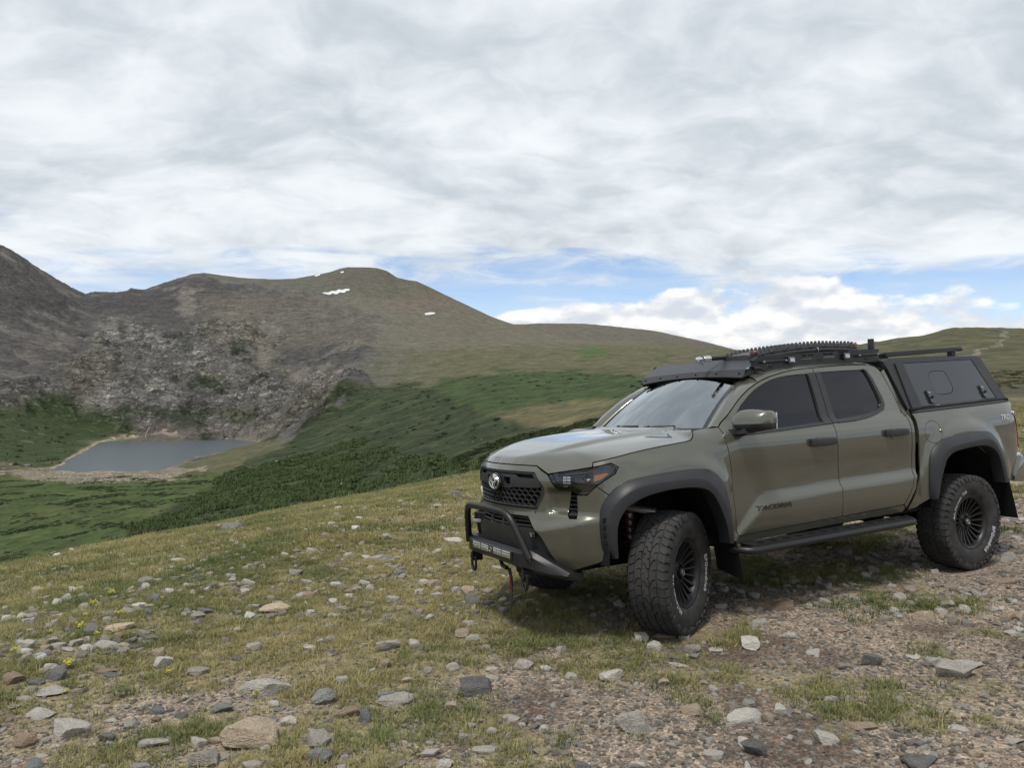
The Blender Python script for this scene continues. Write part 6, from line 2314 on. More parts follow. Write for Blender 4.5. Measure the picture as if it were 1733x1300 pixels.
ROCKM = {
    'g': rock_material('grey_granite', (0.32, 0.292, 0.256), (0.42, 0.386, 0.34), (0.52, 0.49, 0.44)),
    'p': rock_material('pale_granite', (0.45, 0.418, 0.368), (0.55, 0.515, 0.46), (0.64, 0.61, 0.56)),
    't': rock_material('tan_granite', (0.40, 0.312, 0.222), (0.46, 0.375, 0.282), (0.50, 0.44, 0.36)),
    'd': rock_material('dark_slate', (0.125, 0.120, 0.117), (0.185, 0.178, 0.170), (0.30, 0.29, 0.27)),
    'r': rock_material('rusty_granite', (0.275, 0.190, 0.135), (0.31, 0.235, 0.175), (0.36, 0.31, 0.24)),
    'b': rock_material('blue_grey_slate', (0.165, 0.175, 0.180), (0.235, 0.243, 0.246), (0.35, 0.36, 0.35)),
    's': rock_material('streaked_gneiss', (0.190, 0.190, 0.185), (0.265, 0.262, 0.25), (0.38, 0.375, 0.35), 0.75),
}
CHUNK = [rock_mesh(100 + i, 0.62 + 0.04 * (i % 4)) for i in range(20)]
SLAB = [rock_mesh(300 + i, 0.34 + 0.03 * (i % 3), 12) for i in range(16)]
COLN = {'g': 'grey', 'p': 'pale', 't': 'tan', 'd': 'dark slate', 'r': 'rust coloured', 'b': 'blue grey', 's': 'white streaked'}

# (u, v, width, height in photograph pixels, colour, slab?, label)
HERO = [
    (433, 1246, 120, 56, 't', 0, 'largest boulder on the slope, broad tan slab with an orange face'),
    (447, 1161, 84, 54, 'g', 1, 'wide grey lichen-mottled slab lying flush in the turf above the tan boulder'),
    (539, 1181, 52, 42, 's', 1, 'tilted white streaked slab leaning in the grass above the blue grey stone'),
    (370, 1198, 46, 26, 's', 1, 'long white streaked stone just above the orange-faced boulder'),
    (597, 1205, 30, 24, 'r', 0, 'pinkish tan stone touching a smooth blue grey stone'),
    (615, 1214, 24, 30, 'b', 0, 'smooth blue grey stone standing on end beside a pinkish stone'),
    (578, 1212, 15, 15, 't', 0, 'small golden stone beside the pinkish one'),
    (92, 1138, 54, 38, 'd', 1, 'large dark slate slab propped up on the slope'),
    (202, 1061, 54, 18, 't', 1, 'flat cream stone among yellow flowers'),
    (43, 1091, 42, 26, 'p', 0, 'stone with a pale top over a dark overhanging side'),
    (112, 1236, 60, 36, 'p', 0, 'angular sandy grey rock next to a brownish mound'),
    (41, 1254, 52, 34, 'r', 0, 'brownish weathered rock next to the angular sandy one'),
    (254, 1256, 58, 28, 'g', 1, 'flat warm grey stone on bare soil beside the tan boulder'),
    (269, 1204, 24, 19, 'b', 0, 'dark blue grey cobble on bare soil above a small red stone'),
    (262, 1219, 18, 11, 'r', 0, 'small red stone below the dark blue grey cobble'),
    (86, 1171, 54, 12, 'p', 1, 'long narrow pale stone lying below the slate slab'),
    (58, 1209, 62, 16, 'p', 1, 'low pale ridge of rock in dry turf'),
    (269, 1124, 38, 24, 'p', 0, 'round speckled pale stone half sunk in turf'),
    (54, 1154, 34, 20, 'd', 1, 'layered dark stone beside the slate slab'),
    (178, 1135, 44, 12, 'r', 1, 'thin reddish slab above a green tuft'),
    (805, 1163, 76, 44, 'd', 1, 'broad slate slab sunk in gravel in front of the truck'),
    (1031, 1142, 54, 36, 'p', 1, 'long pale wedge-shaped stone tilted on the gravel'),
    (1076, 1226, 62, 44, 'g', 0, 'big blocky grey rock on bare gravel'),
    (948, 1102, 19, 20, 'p', 0, 'small upright pointed pale stone'),
    (662, 1186, 78, 24, 'g', 1, 'flat grey outcrop topped by grass'),
    (655, 1125, 30, 18, 't', 0, 'rounded sandy stone resting in turf'),
    (657, 1094, 40, 21, 'g', 0, 'grey block lying against a paler block'),
    (701, 1090, 26, 21, 'p', 0, 'pale block lying against a grey block'),
    (1270, 1092, 40, 27, 'p', 0, 'pale pyramid-shaped stone near the front wheel'),
    (1476, 1116, 40, 33, 'd', 0, 'dark grey rock with a grassy foot beside the track'),
    (1622, 1135, 64, 38, 'g', 0, 'large grey rock alone on the gravel track'),
    (1644, 1124, 46, 20, 'p', 1, 'pale stone leaning behind the large grey rock on the track'),
    (1326, 1024, 74, 26, 'r', 1, 'long rust coloured slab beside the truck below the side step'),
    (1264, 1213, 68, 32, 'p', 1, 'flat cracked pale slab on the gravel'),
    (1275, 1266, 48, 40, 'd', 0, 'dark rounded rock below the flat cracked slab'),
    (1175, 1204, 42, 20, 't', 0, 'sandy humped stone on the gravel'),
    (1403, 1250, 56, 28, 'p', 1, 'pale slanting stone in a grass patch on the gravel'),
    (1558, 1290, 80, 26, 'd', 1, 'low dark blue slab at the lower edge of the gravel'),
    (1126, 1076, 46, 14, 't', 1, 'flat sandy stone under the front tyre'),
    (395, 891, 44, 18, 'd', 0, 'rough dark outcrop on the brow of the meadow'),
    (350, 1286, 64, 34, 'g', 0, 'grey rock with white lichen below the tan boulder'),
    (541, 1286, 44, 30, 's', 0, 'white streaked lump in gravel beside yellowish grass'),
    (883, 1128, 38, 19, 'g', 0, 'knobbly grey stone among pale pebbles'),
    (460, 1030, 56, 22, 't', 1, 'wide sandy slab in the middle of the turf slope'),
]
MORE = [(65, 1236, 34, 12, 't', 1), (244, 1197, 17, 18, 'p', 0), (183, 1250, 36, 20, 'd', 0), (56, 1296, 36, 18, 'b', 0), (24, 1149, 42, 20, 'r', 0), (37, 1183, 28, 10, 'g', 1), (26, 1196, 30, 12, 'p', 1), (50, 1044, 26, 16, 'g', 0),
        (52, 1053, 28, 9, 'd', 1), (9, 1048, 26, 14, 'p', 0), (181, 1050, 18, 13, 'g', 0), (185, 1143, 32, 10, 'd', 1), (95, 1094, 26, 14, 'p', 0), (123, 1091, 28, 13, 'g', 0), (142, 1085, 30, 12, 'g', 0), (146, 1097, 30, 13, 'p', 0),
        (164, 1093, 22, 12, 'p', 0), (179, 1096, 20, 14, 'g', 1), (196, 1078, 20, 13, 'r', 0), (198, 1089, 18, 12, 'd', 0), (209, 1093, 20, 10, 't', 0), (228, 1095, 32, 9, 'd', 1), (204, 1102, 22, 9, 'g', 0), (116, 1100, 30, 9, 'p', 1), (78, 1098, 22, 15, 't', 0),
        (364, 1254, 26, 16, 't', 0), (334, 1258, 28, 24, 'p', 0), (421, 1296, 42, 16, 'g', 0), (336, 1136, 42, 22, 'g', 1), (401, 1116, 22, 10, 'd', 0), (521, 1096, 28, 10, 'p', 1), (834, 1139, 20, 13, 't', 0), (834, 1149, 24, 9, 'p', 0), (768, 1198, 30, 20, 't', 0),
        (767, 1130, 24, 18, 'p', 0), (727, 1135, 22, 16, 'g', 0), (803, 1080, 30, 13, 'p', 0), (645, 943, 38, 15, 'g', 1), (524, 929, 26, 10, 'p', 1), (770, 914, 40, 10, 'p', 1), (794, 1054, 32, 14, 'p', 1), (922, 1236, 20, 18, 'p', 0), (960, 1236, 34, 10, 't', 1),
        (967, 1146, 26, 13, 'p', 0), (1085, 1081, 30, 16, 'p', 0), (739, 1007, 26, 14, 'p', 0), (729, 1276, 32, 16, 'p', 0), (919, 1274, 30, 13, 't', 0), (1341, 1077, 28, 14, 'p', 0), (1434, 1127, 34, 20, 'g', 1), (1699, 982, 44, 14, 'r', 1), (1714, 1042, 36, 20, 't', 0),
        (1208, 1281, 32, 20, 'p', 0), (1108, 1226, 18, 16, 'g', 0), (1619, 1234, 38, 12, 'p', 1), (1717, 1255, 36, 13, 'p', 1), (1462, 1230, 60, 14, 't', 1), (1173, 1101, 30, 15, 'g', 0), (1158, 1078, 22, 12, 'p', 0), (1109, 1094, 28, 14, 'p', 0), (1381, 1104, 34, 15, 'p', 1),
        (1149, 1127, 34, 10, 'p', 1), (430, 1028, 22, 10, 'g', 0), (300, 948, 30, 12, 'p', 1), (500, 970, 32, 14, 'g', 0), (520, 985, 26, 11, 'p', 0), (345, 1035, 26, 12, 'd', 0), (415, 1000, 20, 11, 'p', 0), (60, 998, 36, 14, 't', 1), (590, 940, 22, 10, 'p', 0)]


PLACED = []


def build_rocks():
    k = 0
    placed = PLACED

    def put(u, v, w, h, c, slab, label, group=None, name='rock', yaw=None):
        nonlocal k
        x, y, z = pix(u, v + h * 0.30, rmax=70.0)
        wm, hm = w / FPX * y, h / FPX * y
        sx = wm * 0.5
        sy = sx * (0.72 + 0.3 * random.random())
        up_ = hm * (0.60 if slab else 0.86)
        sz = up_ * 0.66
        me = (SLAB if slab else CHUNK)[k % (len(SLAB) if slab else len(CHUNK))]
        key = (me.name, c)
        if key not in MEC:
            m2 = me.copy()
            m2.materials.clear()
            m2.materials.append(ROCKM[c])
            MEC[key] = m2
        o = bpy.data.objects.new(name, MEC[key])
        COL.objects.link(o)
        o.location = (x, y + sy * 0.3, z + up_ * (0.20 if slab else 0.28))
        o.rotation_euler = (random.uniform(-0.12, 0.12), random.uniform(-0.12, 0.12), random.uniform(0, 6.28) if yaw is None else yaw)
        # turn so that the wide side faces across the view
        o.rotation_euler[2] = random.choice((0, math.pi)) + random.uniform(-0.35, 0.35)
        o.scale = (sx * 1.08, sy, sz)
        tag(o, label, 'rock', group)
        placed.append((x, y, sx))
        k += 1
        return o
    MEC = {}
    PLACED.clear()
    for u, v, w, h, c, s, lb in HERO:
        o = put(u, v, w, h, c, s, lb)
        if 'leaning in the grass' in lb or 'propped up' in lb:
            o.rotation_euler = (0.35, -0.5, 0.3)
    def cls(c, s, x, y, w):
        t = float(turf_mask(np.array([x]), np.array([y]))[0])
        where = 'in the turf' if t > 0.5 else 'on bare gravel'
        size = 'small' if w < 16 else ('medium-sized' if w < 25 else 'large')
        return f"{size} {'flat' if s else 'chunky'} {COLN[c]} stone lying {where}", f"{size} {'flat' if s else 'chunky'} {COLN[c]} stones {where}"
    for u, v, w, h, c, s in MORE:
        x, y, z = pix(u, v + h * 0.3, rmax=70.0)
        lb, gr = cls(c, s, x, y, w)
        put(u, v, w, h, c, s, lb, gr, 'stone')
    r = np.random.default_rng(77)
    n_auto = 300 - len(HERO) - len(MORE)
    brow = lambda u: np.interp(u, [0, 200, 400, 600, 810, 1000, 1300, 1733], [972, 928, 890, 852, 815, 800, 780, 735])
    tries = 0
    while n_auto > 0 and tries < 20000:
        tries += 1
        u, v = r.uniform(-10, 1743), r.uniform(800, 1310)
        if v < brow(u) + 6:
            continue
        # fewer on the plain gravel of the track
        if u > 1150 and v > 1000 and r.random() < 0.45:
            continue
        x, y, z = pix(u, v, rmax=70.0)
        q = np.linalg.inv(TR_M) @ (np.array([x, y, z]) - TR_T)
        if -1.2 < q[0] < 4.7 and -0.9 < q[1] < 1.1:
            continue
        if any(abs(q[0] - wx) < 0.55 and abs(abs(q[1]) - 0.83) < 0.3 for wx in (0, 3.35)):
            continue
        w = float(np.clip(r.lognormal(math.log(17), 0.40), 11, 40)) * (1.0 + 0.35 * (v - 1000) / 300)
        wm = w / FPX * y
        if wm > 0.42 or any((px_ - x) ** 2 + (py_ - y) ** 2 < (ps + wm * 0.4) ** 2 for px_, py_, ps in placed):
            continue
        c = r.choice(list('gptdrbs'), p=[0.26, 0.41, 0.18, 0.06, 0.04, 0.03, 0.02])
        s = bool(r.random() < 0.4)
        lb, gr = cls(c, s, x, y, w)
        put(u, v, w, w * (0.36 if s else 0.6), c, s, lb, gr, 'stone')
        n_auto -= 1


build_rocks()

# ------------------------------------------------------------------ gravel, pebbles, grass of the foreground
SECT = math.radians(40)


def area_points(n, r0, r1, power=1.0):
    a = rng.uniform(-SECT, SECT, n)
    q = rng.uniform(0, 1, n)
    if power == 1.0:
        r = np.sqrt(r0 * r0 + (r1 * r1 - r0 * r0) * q)
    else:
        r = r0 * (r1 / r0) ** q
    return r * np.sin(a), r * np.cos(a)


def clear_of_wheels(x, y, m=0.02):
    q = np.stack([x, y, np.zeros_like(x)], 1) - np.array([TR_T[0], TR_T[1], 0])
    tx = q @ TR_M[:, 0]
    ty = q @ TR_M[:, 1]
    ok = np.ones(len(x), bool)
    for wx in (0, 3.35):
        for wy in (-0.83, 0.83):
            ok &= ~((np.abs(tx - wx) < 0.30 + m) & (np.abs(ty - wy) < 0.20 + m))
    return ok


def build_gravel():
    base = np.array([[0.35, 0.315, 0.275], [0.29, 0.250, 0.208], [0.43, 0.40, 0.36], [0.23, 0.215, 0.20], [0.31, 0.265, 0.22], [0.50, 0.48, 0.44]])
    m = tint_material('gravel_stone', 0.88, (0.72, 1.3), noise_scale=6.0, bump=0.05)
    pe = [rock_mesh(500 + i, 0.62, 9, 1, 0.03) for i in range(4)]
    bg = [rock_mesh(540 + i, 0.55, 11, 2, 0.04) for i in range(4)]
    X, Y = [], []
    SC = []
    # fine grit, pebbles, fist-sized
    for n, r0, r1, lo, hi, bias in ((60000, 2.2, 11, 0.005, 0.014, 1.0), (20000, 2.2, 16, 0.010, 0.026, 0.55), (5600, 2.4, 20, 0.014, 0.046, 0.25), (6500, 6, 46, 0.026, 0.100, -0.35)):
        x, y = area_points(n, r0, r1, 0 if r1 > 12 else 1.0)
        t = turf_mask(x, y)
        cl = fbm(x / 0.8, y / 0.8, 4, 610)
        keep = (rng.uniform(0, 1, n) < np.clip(1.05 - bias * t + 0.5 * cl, 0.05, 1)) & clear_of_wheels(x, y)
        x, y = x[keep], y[keep]
        s = lo * (hi / lo) ** rng.beta(1.2, 2.6, len(x))
        X.append(x); Y.append(y); SC.append(s)
    for i, (nm, src, lb) in enumerate((('grit', pe, 'fine pale grit strewn over the bare soil'), ('pebbles', pe, 'loose pebbles of mixed greys and tans on the soil'), ('small_stones', bg, 'fist-sized stones scattered between grass and gravel'), ('slope_stones', bg, 'pale flat stones strewn up the turf slope to the brow'))):
        x, y, s = X[i], Y[i], SC[i]
        P = np.stack([x, y, ground_z(x, y) + s * 0.12], 1)
        c = base[rng.integers(0, len(base), len(x))] * rng.uniform(0.72, 1.1, (len(x), 1)) * (0.86 if i < 2 else (1.0 if i < 3 else 1.12))
        sc = np.stack([s, s * rng.uniform(0.65, 1.0, len(x)), s * rng.uniform(0.42, 0.75, len(x))], 1)
        scatter(nm, P, sc, c, src, m, lb, 'gravel', 0.25)


build_gravel()


def tuft_mesh(seed, blades=22, h=0.075, spread=0.05, width=0.0034, bend=0.6):
    r = np.random.default_rng(seed)
    V, F = [], []
    for b in range(blades):
        a, rr = r.uniform(0, 2 * np.pi), spread * math.sqrt(r.uniform(0, 1))
        bx, by = rr * math.cos(a), rr * math.sin(a)
        d = r.uniform(0, 2 * np.pi) if r.random() < 0.4 else a + r.normal(0, 0.6)
        hh = h * r.uniform(0.45, 1.15)
        bd = bend * r.uniform(0.3, 1.2)
        w = width * r.uniform(0.7, 1.3)
        px_, py_ = -math.sin(d), math.cos(d)
        o = len(V)
        for k, t in enumerate((0.0, 0.4, 0.75, 1.0)):
            cx, cy = bx + math.cos(d) * hh * bd * t * t, by + math.sin(d) * hh * bd * t * t
            z = hh * (t - 0.25 * bd * t * t) - 0.006
            ww = w * (1 - 0.85 * t)
            V += [(cx - px_ * ww, cy - py_ * ww, z), (cx + px_ * ww, cy + py_ * ww, z)]
        for k in range(3):
            F.append((o + 2 * k, o + 2 * k + 1, o + 2 * k + 3, o + 2 * k + 2))
    return np_mesh('tuft', np.array(V), np.array(F))


def build_grass():
    m = tint_material('grass_blade', 0.75, (0.75, 1.3), 0.30, 0.2, 22.0)
    src = [tuft_mesh(i, 26, 0.036 + 0.010 * (i % 3), 0.050 + 0.01 * (i % 2), 0.0026, 0.6 + 0.15 * (i % 3)) for i in range(5)]
    cush = [tuft_mesh(40 + i, 46, 0.020, 0.070, 0.0034, 0.9) for i in range(3)]
    far = [tuft_mesh(60 + i, 24, 0.042, 0.09, 0.0050, 0.6) for i in range(4)]
    dry, olive, green = np.array([0.335, 0.290, 0.140]), np.array([0.215, 0.210, 0.088]), np.array([0.120, 0.150, 0.056])
    for nm, n, r0, r1, sl, sh, ss, thr, lb in (('grass', 30000, 2.2, 10, 0.6, 1.25, src, 0.5, 'dry olive alpine grass growing between the stones'),
                                               ('cushion_turf', 26000, 2.2, 11, 0.6, 1.2, cush, 0.38, 'low mats of brownish green turf between the stones'),
                                               ('meadow_grass', 62000, 9, 30, 0.9, 1.7, far, 0.3, 'yellowish grass of the meadow running to the brow'),
                                               ('far_meadow_grass', 52000, 26, 85, 1.7, 3.2, far, 0.2, 'sunburnt grass on the far edge of the meadow')):
        x, y = area_points(n, r0, r1, 1.0)
        t = turf_mask(x, y)
        pt = fbm(x / 0.6, y / 0.6, 4, 620)
        pn = fbm(x / 2.2, y / 2.2, 4, 640)
        keep = (rng.uniform(0, 1, n) < np.clip((t - 0.20) * 1.05 + pt * 1.1, 0, 0.95)) & clear_of_wheels(x, y, 0.0)
        # nothing grows on the rocks
        for bx, by, bs in PLACED:
            if bs * 4 < 0.05:
                continue
            keep &= (((x - bx) / 1.0) ** 2 + ((y - by) / 0.85) ** 2 > (bs * 0.84) ** 2)
            inf = keep & (np.abs(x - bx) < bs * 0.95) & (y < by) & (y > by - bs * 0.85 - 0.10)
            keep &= ~(inf & (rng.uniform(0, 1, n) < 0.55))
        x, y, pt, pn = x[keep], y[keep], pt[keep], pn[keep]
        a = np.clip(0.56 + 1.3 * pn + rng.normal(0, 0.22, len(x)), 0, 1)[:, None]
        b = np.clip(0.5 + 1.4 * fbm(x / 0.9, y / 0.9, 3, 660) + rng.normal(0, 0.18, len(x)), 0, 1)[:, None]
        c = olive * (1 - a) + dry * a
        g_ = np.clip(1.15 * b - 0.55 * a, 0, 0.9)
        c = c * (1 - g_) + green * g_
        c *= rng.uniform(0.75, 1.2, (len(x), 1))
        s = rng.uniform(sl, sh, len(x)) * (1 + 0.35 * pt)
        scatter(nm, np.stack([x, y, ground_z(x, y)], 1), s, c, ss, m, lb, 'grass', 0.12)


build_grass()


# ------------------------------------------------------------------ yellow flowers in the turf
def build_flowers():
    ym = mat('yellow_petal', (0.52, 0.46, 0.02), 0.7)
    gm = mat('flower_stem', (0.085, 0.115, 0.035), 0.8)
    mbs, mbh = MB(), MB()
    r = np.random.default_rng(8)
    for k in range(16):
        a, rr = r.uniform(0, 6.28), 0.07 * math.sqrt(r.random())
        x, y, h = rr * math.cos(a), rr * math.sin(a), r.uniform(0.07, 0.13)
        mbs.tube([(x * 0.6, y * 0.6, 0), (x * 0.9, y * 0.9, h * 0.6), (x, y, h)], 0.0016, 4, cap=False)
        for j in range(3):
            q = r.normal(0, 0.007, 3)
            ring = [(x + q[0] + 0.009 * math.cos(t), y + q[1] + 0.009 * math.sin(t), h + q[2] + 0.003 * (i % 2)) for i, t in enumerate(np.linspace(0, 2 * math.pi, 9)[:-1])]
            mbh.add(ring + [(x + q[0], y + q[1], h + q[2] + 0.006)], [(i, (i + 1) % 8, 8) for i in range(8)])
    sm_, hm_ = mbs.mesh('stems'), mbh.mesh('petals', recalc=False)
    for i, (u, v) in enumerate([(85, 1068), (146, 1040), (199, 1038), (136, 1063), (196, 1068), (165, 1072), (25, 1102), (116, 1128), (112, 1170), (284, 1138), (432, 1178), (190, 1004), (222, 1000), (136, 1000), (70, 998), (160, 1022), (275, 1010)]):
        x, y, z = pix(u, v + 6, rmax=60)
        f = empty('yellow_flower', (x, y, z - 0.004))
        f.rotation_euler = (0, 0, i * 1.7)
        s = 0.30 + 0.08 * (i % 4)
        f.scale = (s, s, s)
        link('stems', sm_, gm, f)
        link('petals', hm_, ym, f)
        tag(f, 'small clump of bright yellow wildflowers in the stony turf', 'flower', 'yellow flowers on the slope')


build_flowers()

# ------------------------------------------------------------------ woods and scrub of the valley
def conifer_mesh(seed, h=1.0):
    r = np.random.default_rng(seed)
    V, F = [], []
    tiers = 7
    for k in range(tiers):
        z0 = 0.04 + 0.90 * k / tiers
        z1 = z0 + 0.26
        rad = 0.25 * (1 - k / tiers) ** 0.85 + 0.02
        n = 9
        o = len(V)
        off = r.uniform(0, 6.28)
        V.append((r.normal(0, 0.01), r.normal(0, 0.01), min(1.0, z1)))
        for i in range(n):
            a = off + 2 * np.pi * i / n + r.normal(0, 0.15)
            q = rad * r.uniform(0.65, 1.2) * (1.0 if i % 2 else 0.62)
            V.append((q * math.cos(a), q * math.sin(a), z0 - 0.03 * r.random()))
        for i in range(n):
            F.append((o, o + 1 + i, o + 1 + (i + 1) % n))
    return np_mesh('conifer', np.array(V) * h, np.array(F))


def scrub_mesh(seed, n=110):
    """low spreading willow scrub: leaf clumps through a flattened dome"""
    r = np.random.default_rng(seed)
    V, F = [], []
    lobes = [(r.uniform(-0.6, 0.6), r.uniform(-0.6, 0.6), r.uniform(0.35, 0.6), r.uniform(0.3, 0.6)) for _ in range(6)]
    for k in range(n):
        lx, ly, lr, lh = lobes[r.integers(0, 6)]
        d = r.normal(0, 1, 3)
        d /= np.linalg.norm(d)
        c = np.array([lx, ly, 0]) + d * np.array([lr, lr, lh]) * r.uniform(0.7, 1.0)
        c[2] = abs(c[2])
        s = r.uniform(0.08, 0.17)
        e1 = r.normal(0, 1, 3)
        e1 /= np.linalg.norm(e1)
        e2 = np.cross(e1, r.normal(0, 1, 3))
        e2 /= np.linalg.norm(e2)
        o = len(V)
        V += [c + e1 * s, c + e2 * s * 0.8, c - e1 * s, c - e2 * s * 0.8]
        F.append((o, o + 1, o + 2, o + 3))
    return np_mesh('scrub', np.array(V), np.array(F))


def cell_points(w, n):
    """n random points on the ground grid, weighted per cell (w is a per-vertex weight)"""
    X, Y, Z = TER['X'], TER['Y'], TER['Z']
    daz = np.gradient(TER['az'])[:, None]
    dr = np.gradient(TER['r'])[None]
    p = (w * daz * TER['r'][None] * dr)
    p[TER['az'] > math.radians(40)] = 0
    p[TER['az'] < math.radians(-40)] = 0
    p = np.clip(p, 0, None).ravel()
    idx = rng.choice(len(p), n, p=p / p.sum())
    i, j = np.unravel_index(idx, X.shape)
    a = TER['az'][i] + daz[i, 0] * rng.uniform(-0.5, 0.5, n)
    r = TER['r'][j] + dr[0, j] * rng.uniform(-0.5, 0.5, n)
    x, y = r * np.sin(a), r * np.cos(a)
    return x, y, ground_z(x, y), i, j


def build_woods():
    X, Y, U, V = TER['X'], TER['Y'], TER['U'], TER['V']
    R = TER['r'][None] + 0 * X
    F1, F2, cl = TER['F1'], TER['F2'], TER['cliff']
    far = (R > 200)
    m = tint_material('conifer_needles', 0.9, (0.6, 1.5), 0.0, 0.1, 3.0)
    ms = tint_material('scrub_leaf', 0.85, (0.65, 1.4), 0.2, 0.15, 3.0)
    con = [conifer_mesh(i) for i in range(5)]
    scr = [scrub_mesh(i) for i in range(5)]
    # dense young spruce on the near valley side
    Uj, Vj = U + fbm(X / 40, Y / 40, 4, 690) * 70, V + fbm(X / 30, Y / 30, 4, 691) * 26
    low = in_poly(Uj, Vj, [(150, 960), (235, 890), (300, 860), (345, 843), (380, 815), (440, 782), (500, 765), (560, 745), (600, 750), (700, 770), (830, 800), (700, 840), (500, 880), (300, 930)]) & far
    n1 = fbm(X / 40, Y / 40, 4, 700)
    w = low * np.clip(0.55 + 2.4 * n1, 0.04, 1) * (R < 900)
    x, y, z, i, j = cell_points(w, 8500)
    h = 1.4 + 3.6 * rng.beta(1.6, 2.2, len(x))
    c = np.array([0.040, 0.060, 0.026]) * rng.uniform(0.6, 1.5, (len(x), 1)) + np.array([0.012, 0.010, 0.0]) * rng.uniform(0, 1, (len(x), 1))
    scatter('spruce_wood', np.stack([x, y, z - 0.2], 1), np.stack([h * rng.uniform(0.8, 1.5, len(x)), h * rng.uniform(0.8, 1.5, len(x)), h], 1), c, con + scr[:2], m, 'dense dark spruce wood on the valley side below the meadow', 'trees', 0.05)
    # willow scrub further up
    n2 = fbm(X / 55, Y / 22, 5, 710)
    w = (F1 * np.clip(0.12 + 4.5 * n2, 0, 1) * far * (1 - 0.25 * low) + TER['G2'] * np.clip(0.1 + 1.8 * n2, 0, 1) * 0.7)
    x, y, z, i, j = cell_points(w, 30000)
    s = rng.uniform(1.2, 3.6, len(x))
    c = np.array([0.032, 0.045, 0.021]) * rng.uniform(0.65, 1.55, (len(x), 1))
    scatter('willow_scrub', np.stack([x, y, z - 0.1], 1), np.stack([s * 1.6, s * 1.4, s * 0.8], 1), c, scr, ms, 'dark green willow scrub patching the slope across the valley', 'shrubs', 0.05)
    # valley floor hummocks of scrub
    fl = in_poly(U, V, [(-200, 812), (330, 806), (420, 790), (400, 812), (340, 845), (230, 895), (0, 975), (-200, 1010)]) & far
    w = fl * np.clip(2.6 * fbm(X / 45, Y / 30, 4, 720) - 0.1, 0, 1)
    x, y, z, i, j = cell_points(w, 4200)
    s = rng.uniform(0.8, 2.0, len(x))
    c = np.array([0.042, 0.058, 0.028]) * rng.uniform(0.65, 1.4, (len(x), 1))
    scatter('valley_scrub', np.stack([x, y, z - 0.1], 1), np.stack([s * 1.5, s * 1.5, s * 0.8], 1), c, scr, ms, 'low scrub in patches over the green valley floor', 'shrubs', 0.05)
    # wood beside the lake and on the ledges
    w = F2 * np.clip(0.6 + 1.5 * fbm(X / 50, Y / 50, 4, 730), 0, 1) + 0.7 * cl * np.clip(2.4 * fbm(X / 55, Y / 55, 5, 240) - 0.1, 0, 1) * (V > 590)
    x, y, z, i, j = cell_points(w, 9000)
    h = rng.uniform(2.5, 6.5, len(x))
    c = np.array([0.036, 0.052, 0.025]) * rng.uniform(0.6, 1.5, (len(x), 1))
    scatter('lakeside_wood', np.stack([x, y, z - 0.3], 1), np.stack([h * 1.3, h * 1.3, h], 1), c, con + scr[:2], m, 'dark stunted conifers beside the lake and on the cliff ledges', 'trees', 0.05)
    # scrub edge and dwarf spruce just past the brow
    w = in_poly(U, V, [(700, 822), (810, 800), (1080, 742), (1080, 700), (900, 730), (800, 760)]) * (R > 120) * (R < 760) * np.clip(0.35 + 3 * n2, 0, 1)
    x, y, z, i, j = cell_points(w, 7000)
    s = rng.uniform(0.7, 2.0, len(x))
    c = np.array([0.040, 0.052, 0.022]) * rng.uniform(0.6, 1.4, (len(x), 1))
    scatter('brow_scrub', np.stack([x, y, z - 0.1], 1), np.stack([s * 1.4, s * 1.4, s * 0.8], 1), c, scr, ms, 'olive scrub in strips just beyond the meadow', 'shrubs', 0.05)
    # brush line across the plateau beside the truck's tail
    w = in_poly(U, V, [(1560, 632), (1800, 626), (1800, 656), (1560, 658)]) * (R > 60) * (R < 300) * np.clip(0.2 + 3 * fbm(X / 9, Y / 9, 4, 735), 0, 1)
    x, y, z, i, j = cell_points(w, 420)
    s = rng.uniform(0.25, 0.75, len(x))
    c = np.where(rng.random((len(x), 1)) < 0.35, np.array([0.13, 0.075, 0.04]), np.array([0.055, 0.062, 0.030])) * rng.uniform(0.7, 1.3, (len(x), 1))
    scatter('plateau_brush', np.stack([x, y, z - 0.05], 1), np.stack([s * 1.6, s * 1.6, s], 1), c, scr, ms, 'line of brown and green brush across the plateau behind the truck', 'shrubs', 0.05)
    # pale boulders strewn through the scrub and the dam
    bm_ = tint_material('far_boulder', 0.9, (0.75, 1.25), noise_scale=2.0)
    bsrc = [rock_mesh(800 + k, 0.6, 10, 1, 0.03) for k in range(4)]
    w = F1 * np.clip(3 * fbm(X / 35, Y / 35, 4, 740) - 0.3, 0, 1) * far + 0.35 * fl * np.clip(2.5 * fbm(X / 30, Y / 30, 3, 742) - 0.5, 0, 1) + 0.35 * F2 * np.clip(3 * fbm(X / 30, Y / 30, 4, 745) - 0.4, 0, 1)
    x, y, z, i, j = cell_points(w, 900)
    s = 0.5 * (5.0 ** rng.beta(1.2, 2.2, len(x)))
    c = np.array([0.30, 0.285, 0.25]) * rng.uniform(0.8, 1.25, (len(x), 1))
    scatter('scattered_boulders', np.stack([x, y, z], 1), np.stack([s * 1.3, s, s * 0.6], 1), c, bsrc, bm_, 'pale boulders strewn through scrub across the valley', 'boulders', 0.2)
    w = in_poly(U, V, [(18, 799), (270, 800), (300, 793), (330, 797), (270, 816), (120, 820), (40, 812)]) * (R > 700)
    x, y, z, i, j = cell_points(w.astype(float), 1500)
    s = rng.uniform(0.35, 1.3, len(x))
    c = np.array([0.27, 0.245, 0.205]) * rng.uniform(0.7, 1.3, (len(x), 1))
    scatter('dam_rubble', np.stack([x, y, z], 1), np.stack([s * 1.2, s, s * 0.6], 1), c, bsrc, bm_, 'stone rubble of the low dam below the lake', 'rubble', 0.2)


build_woods()


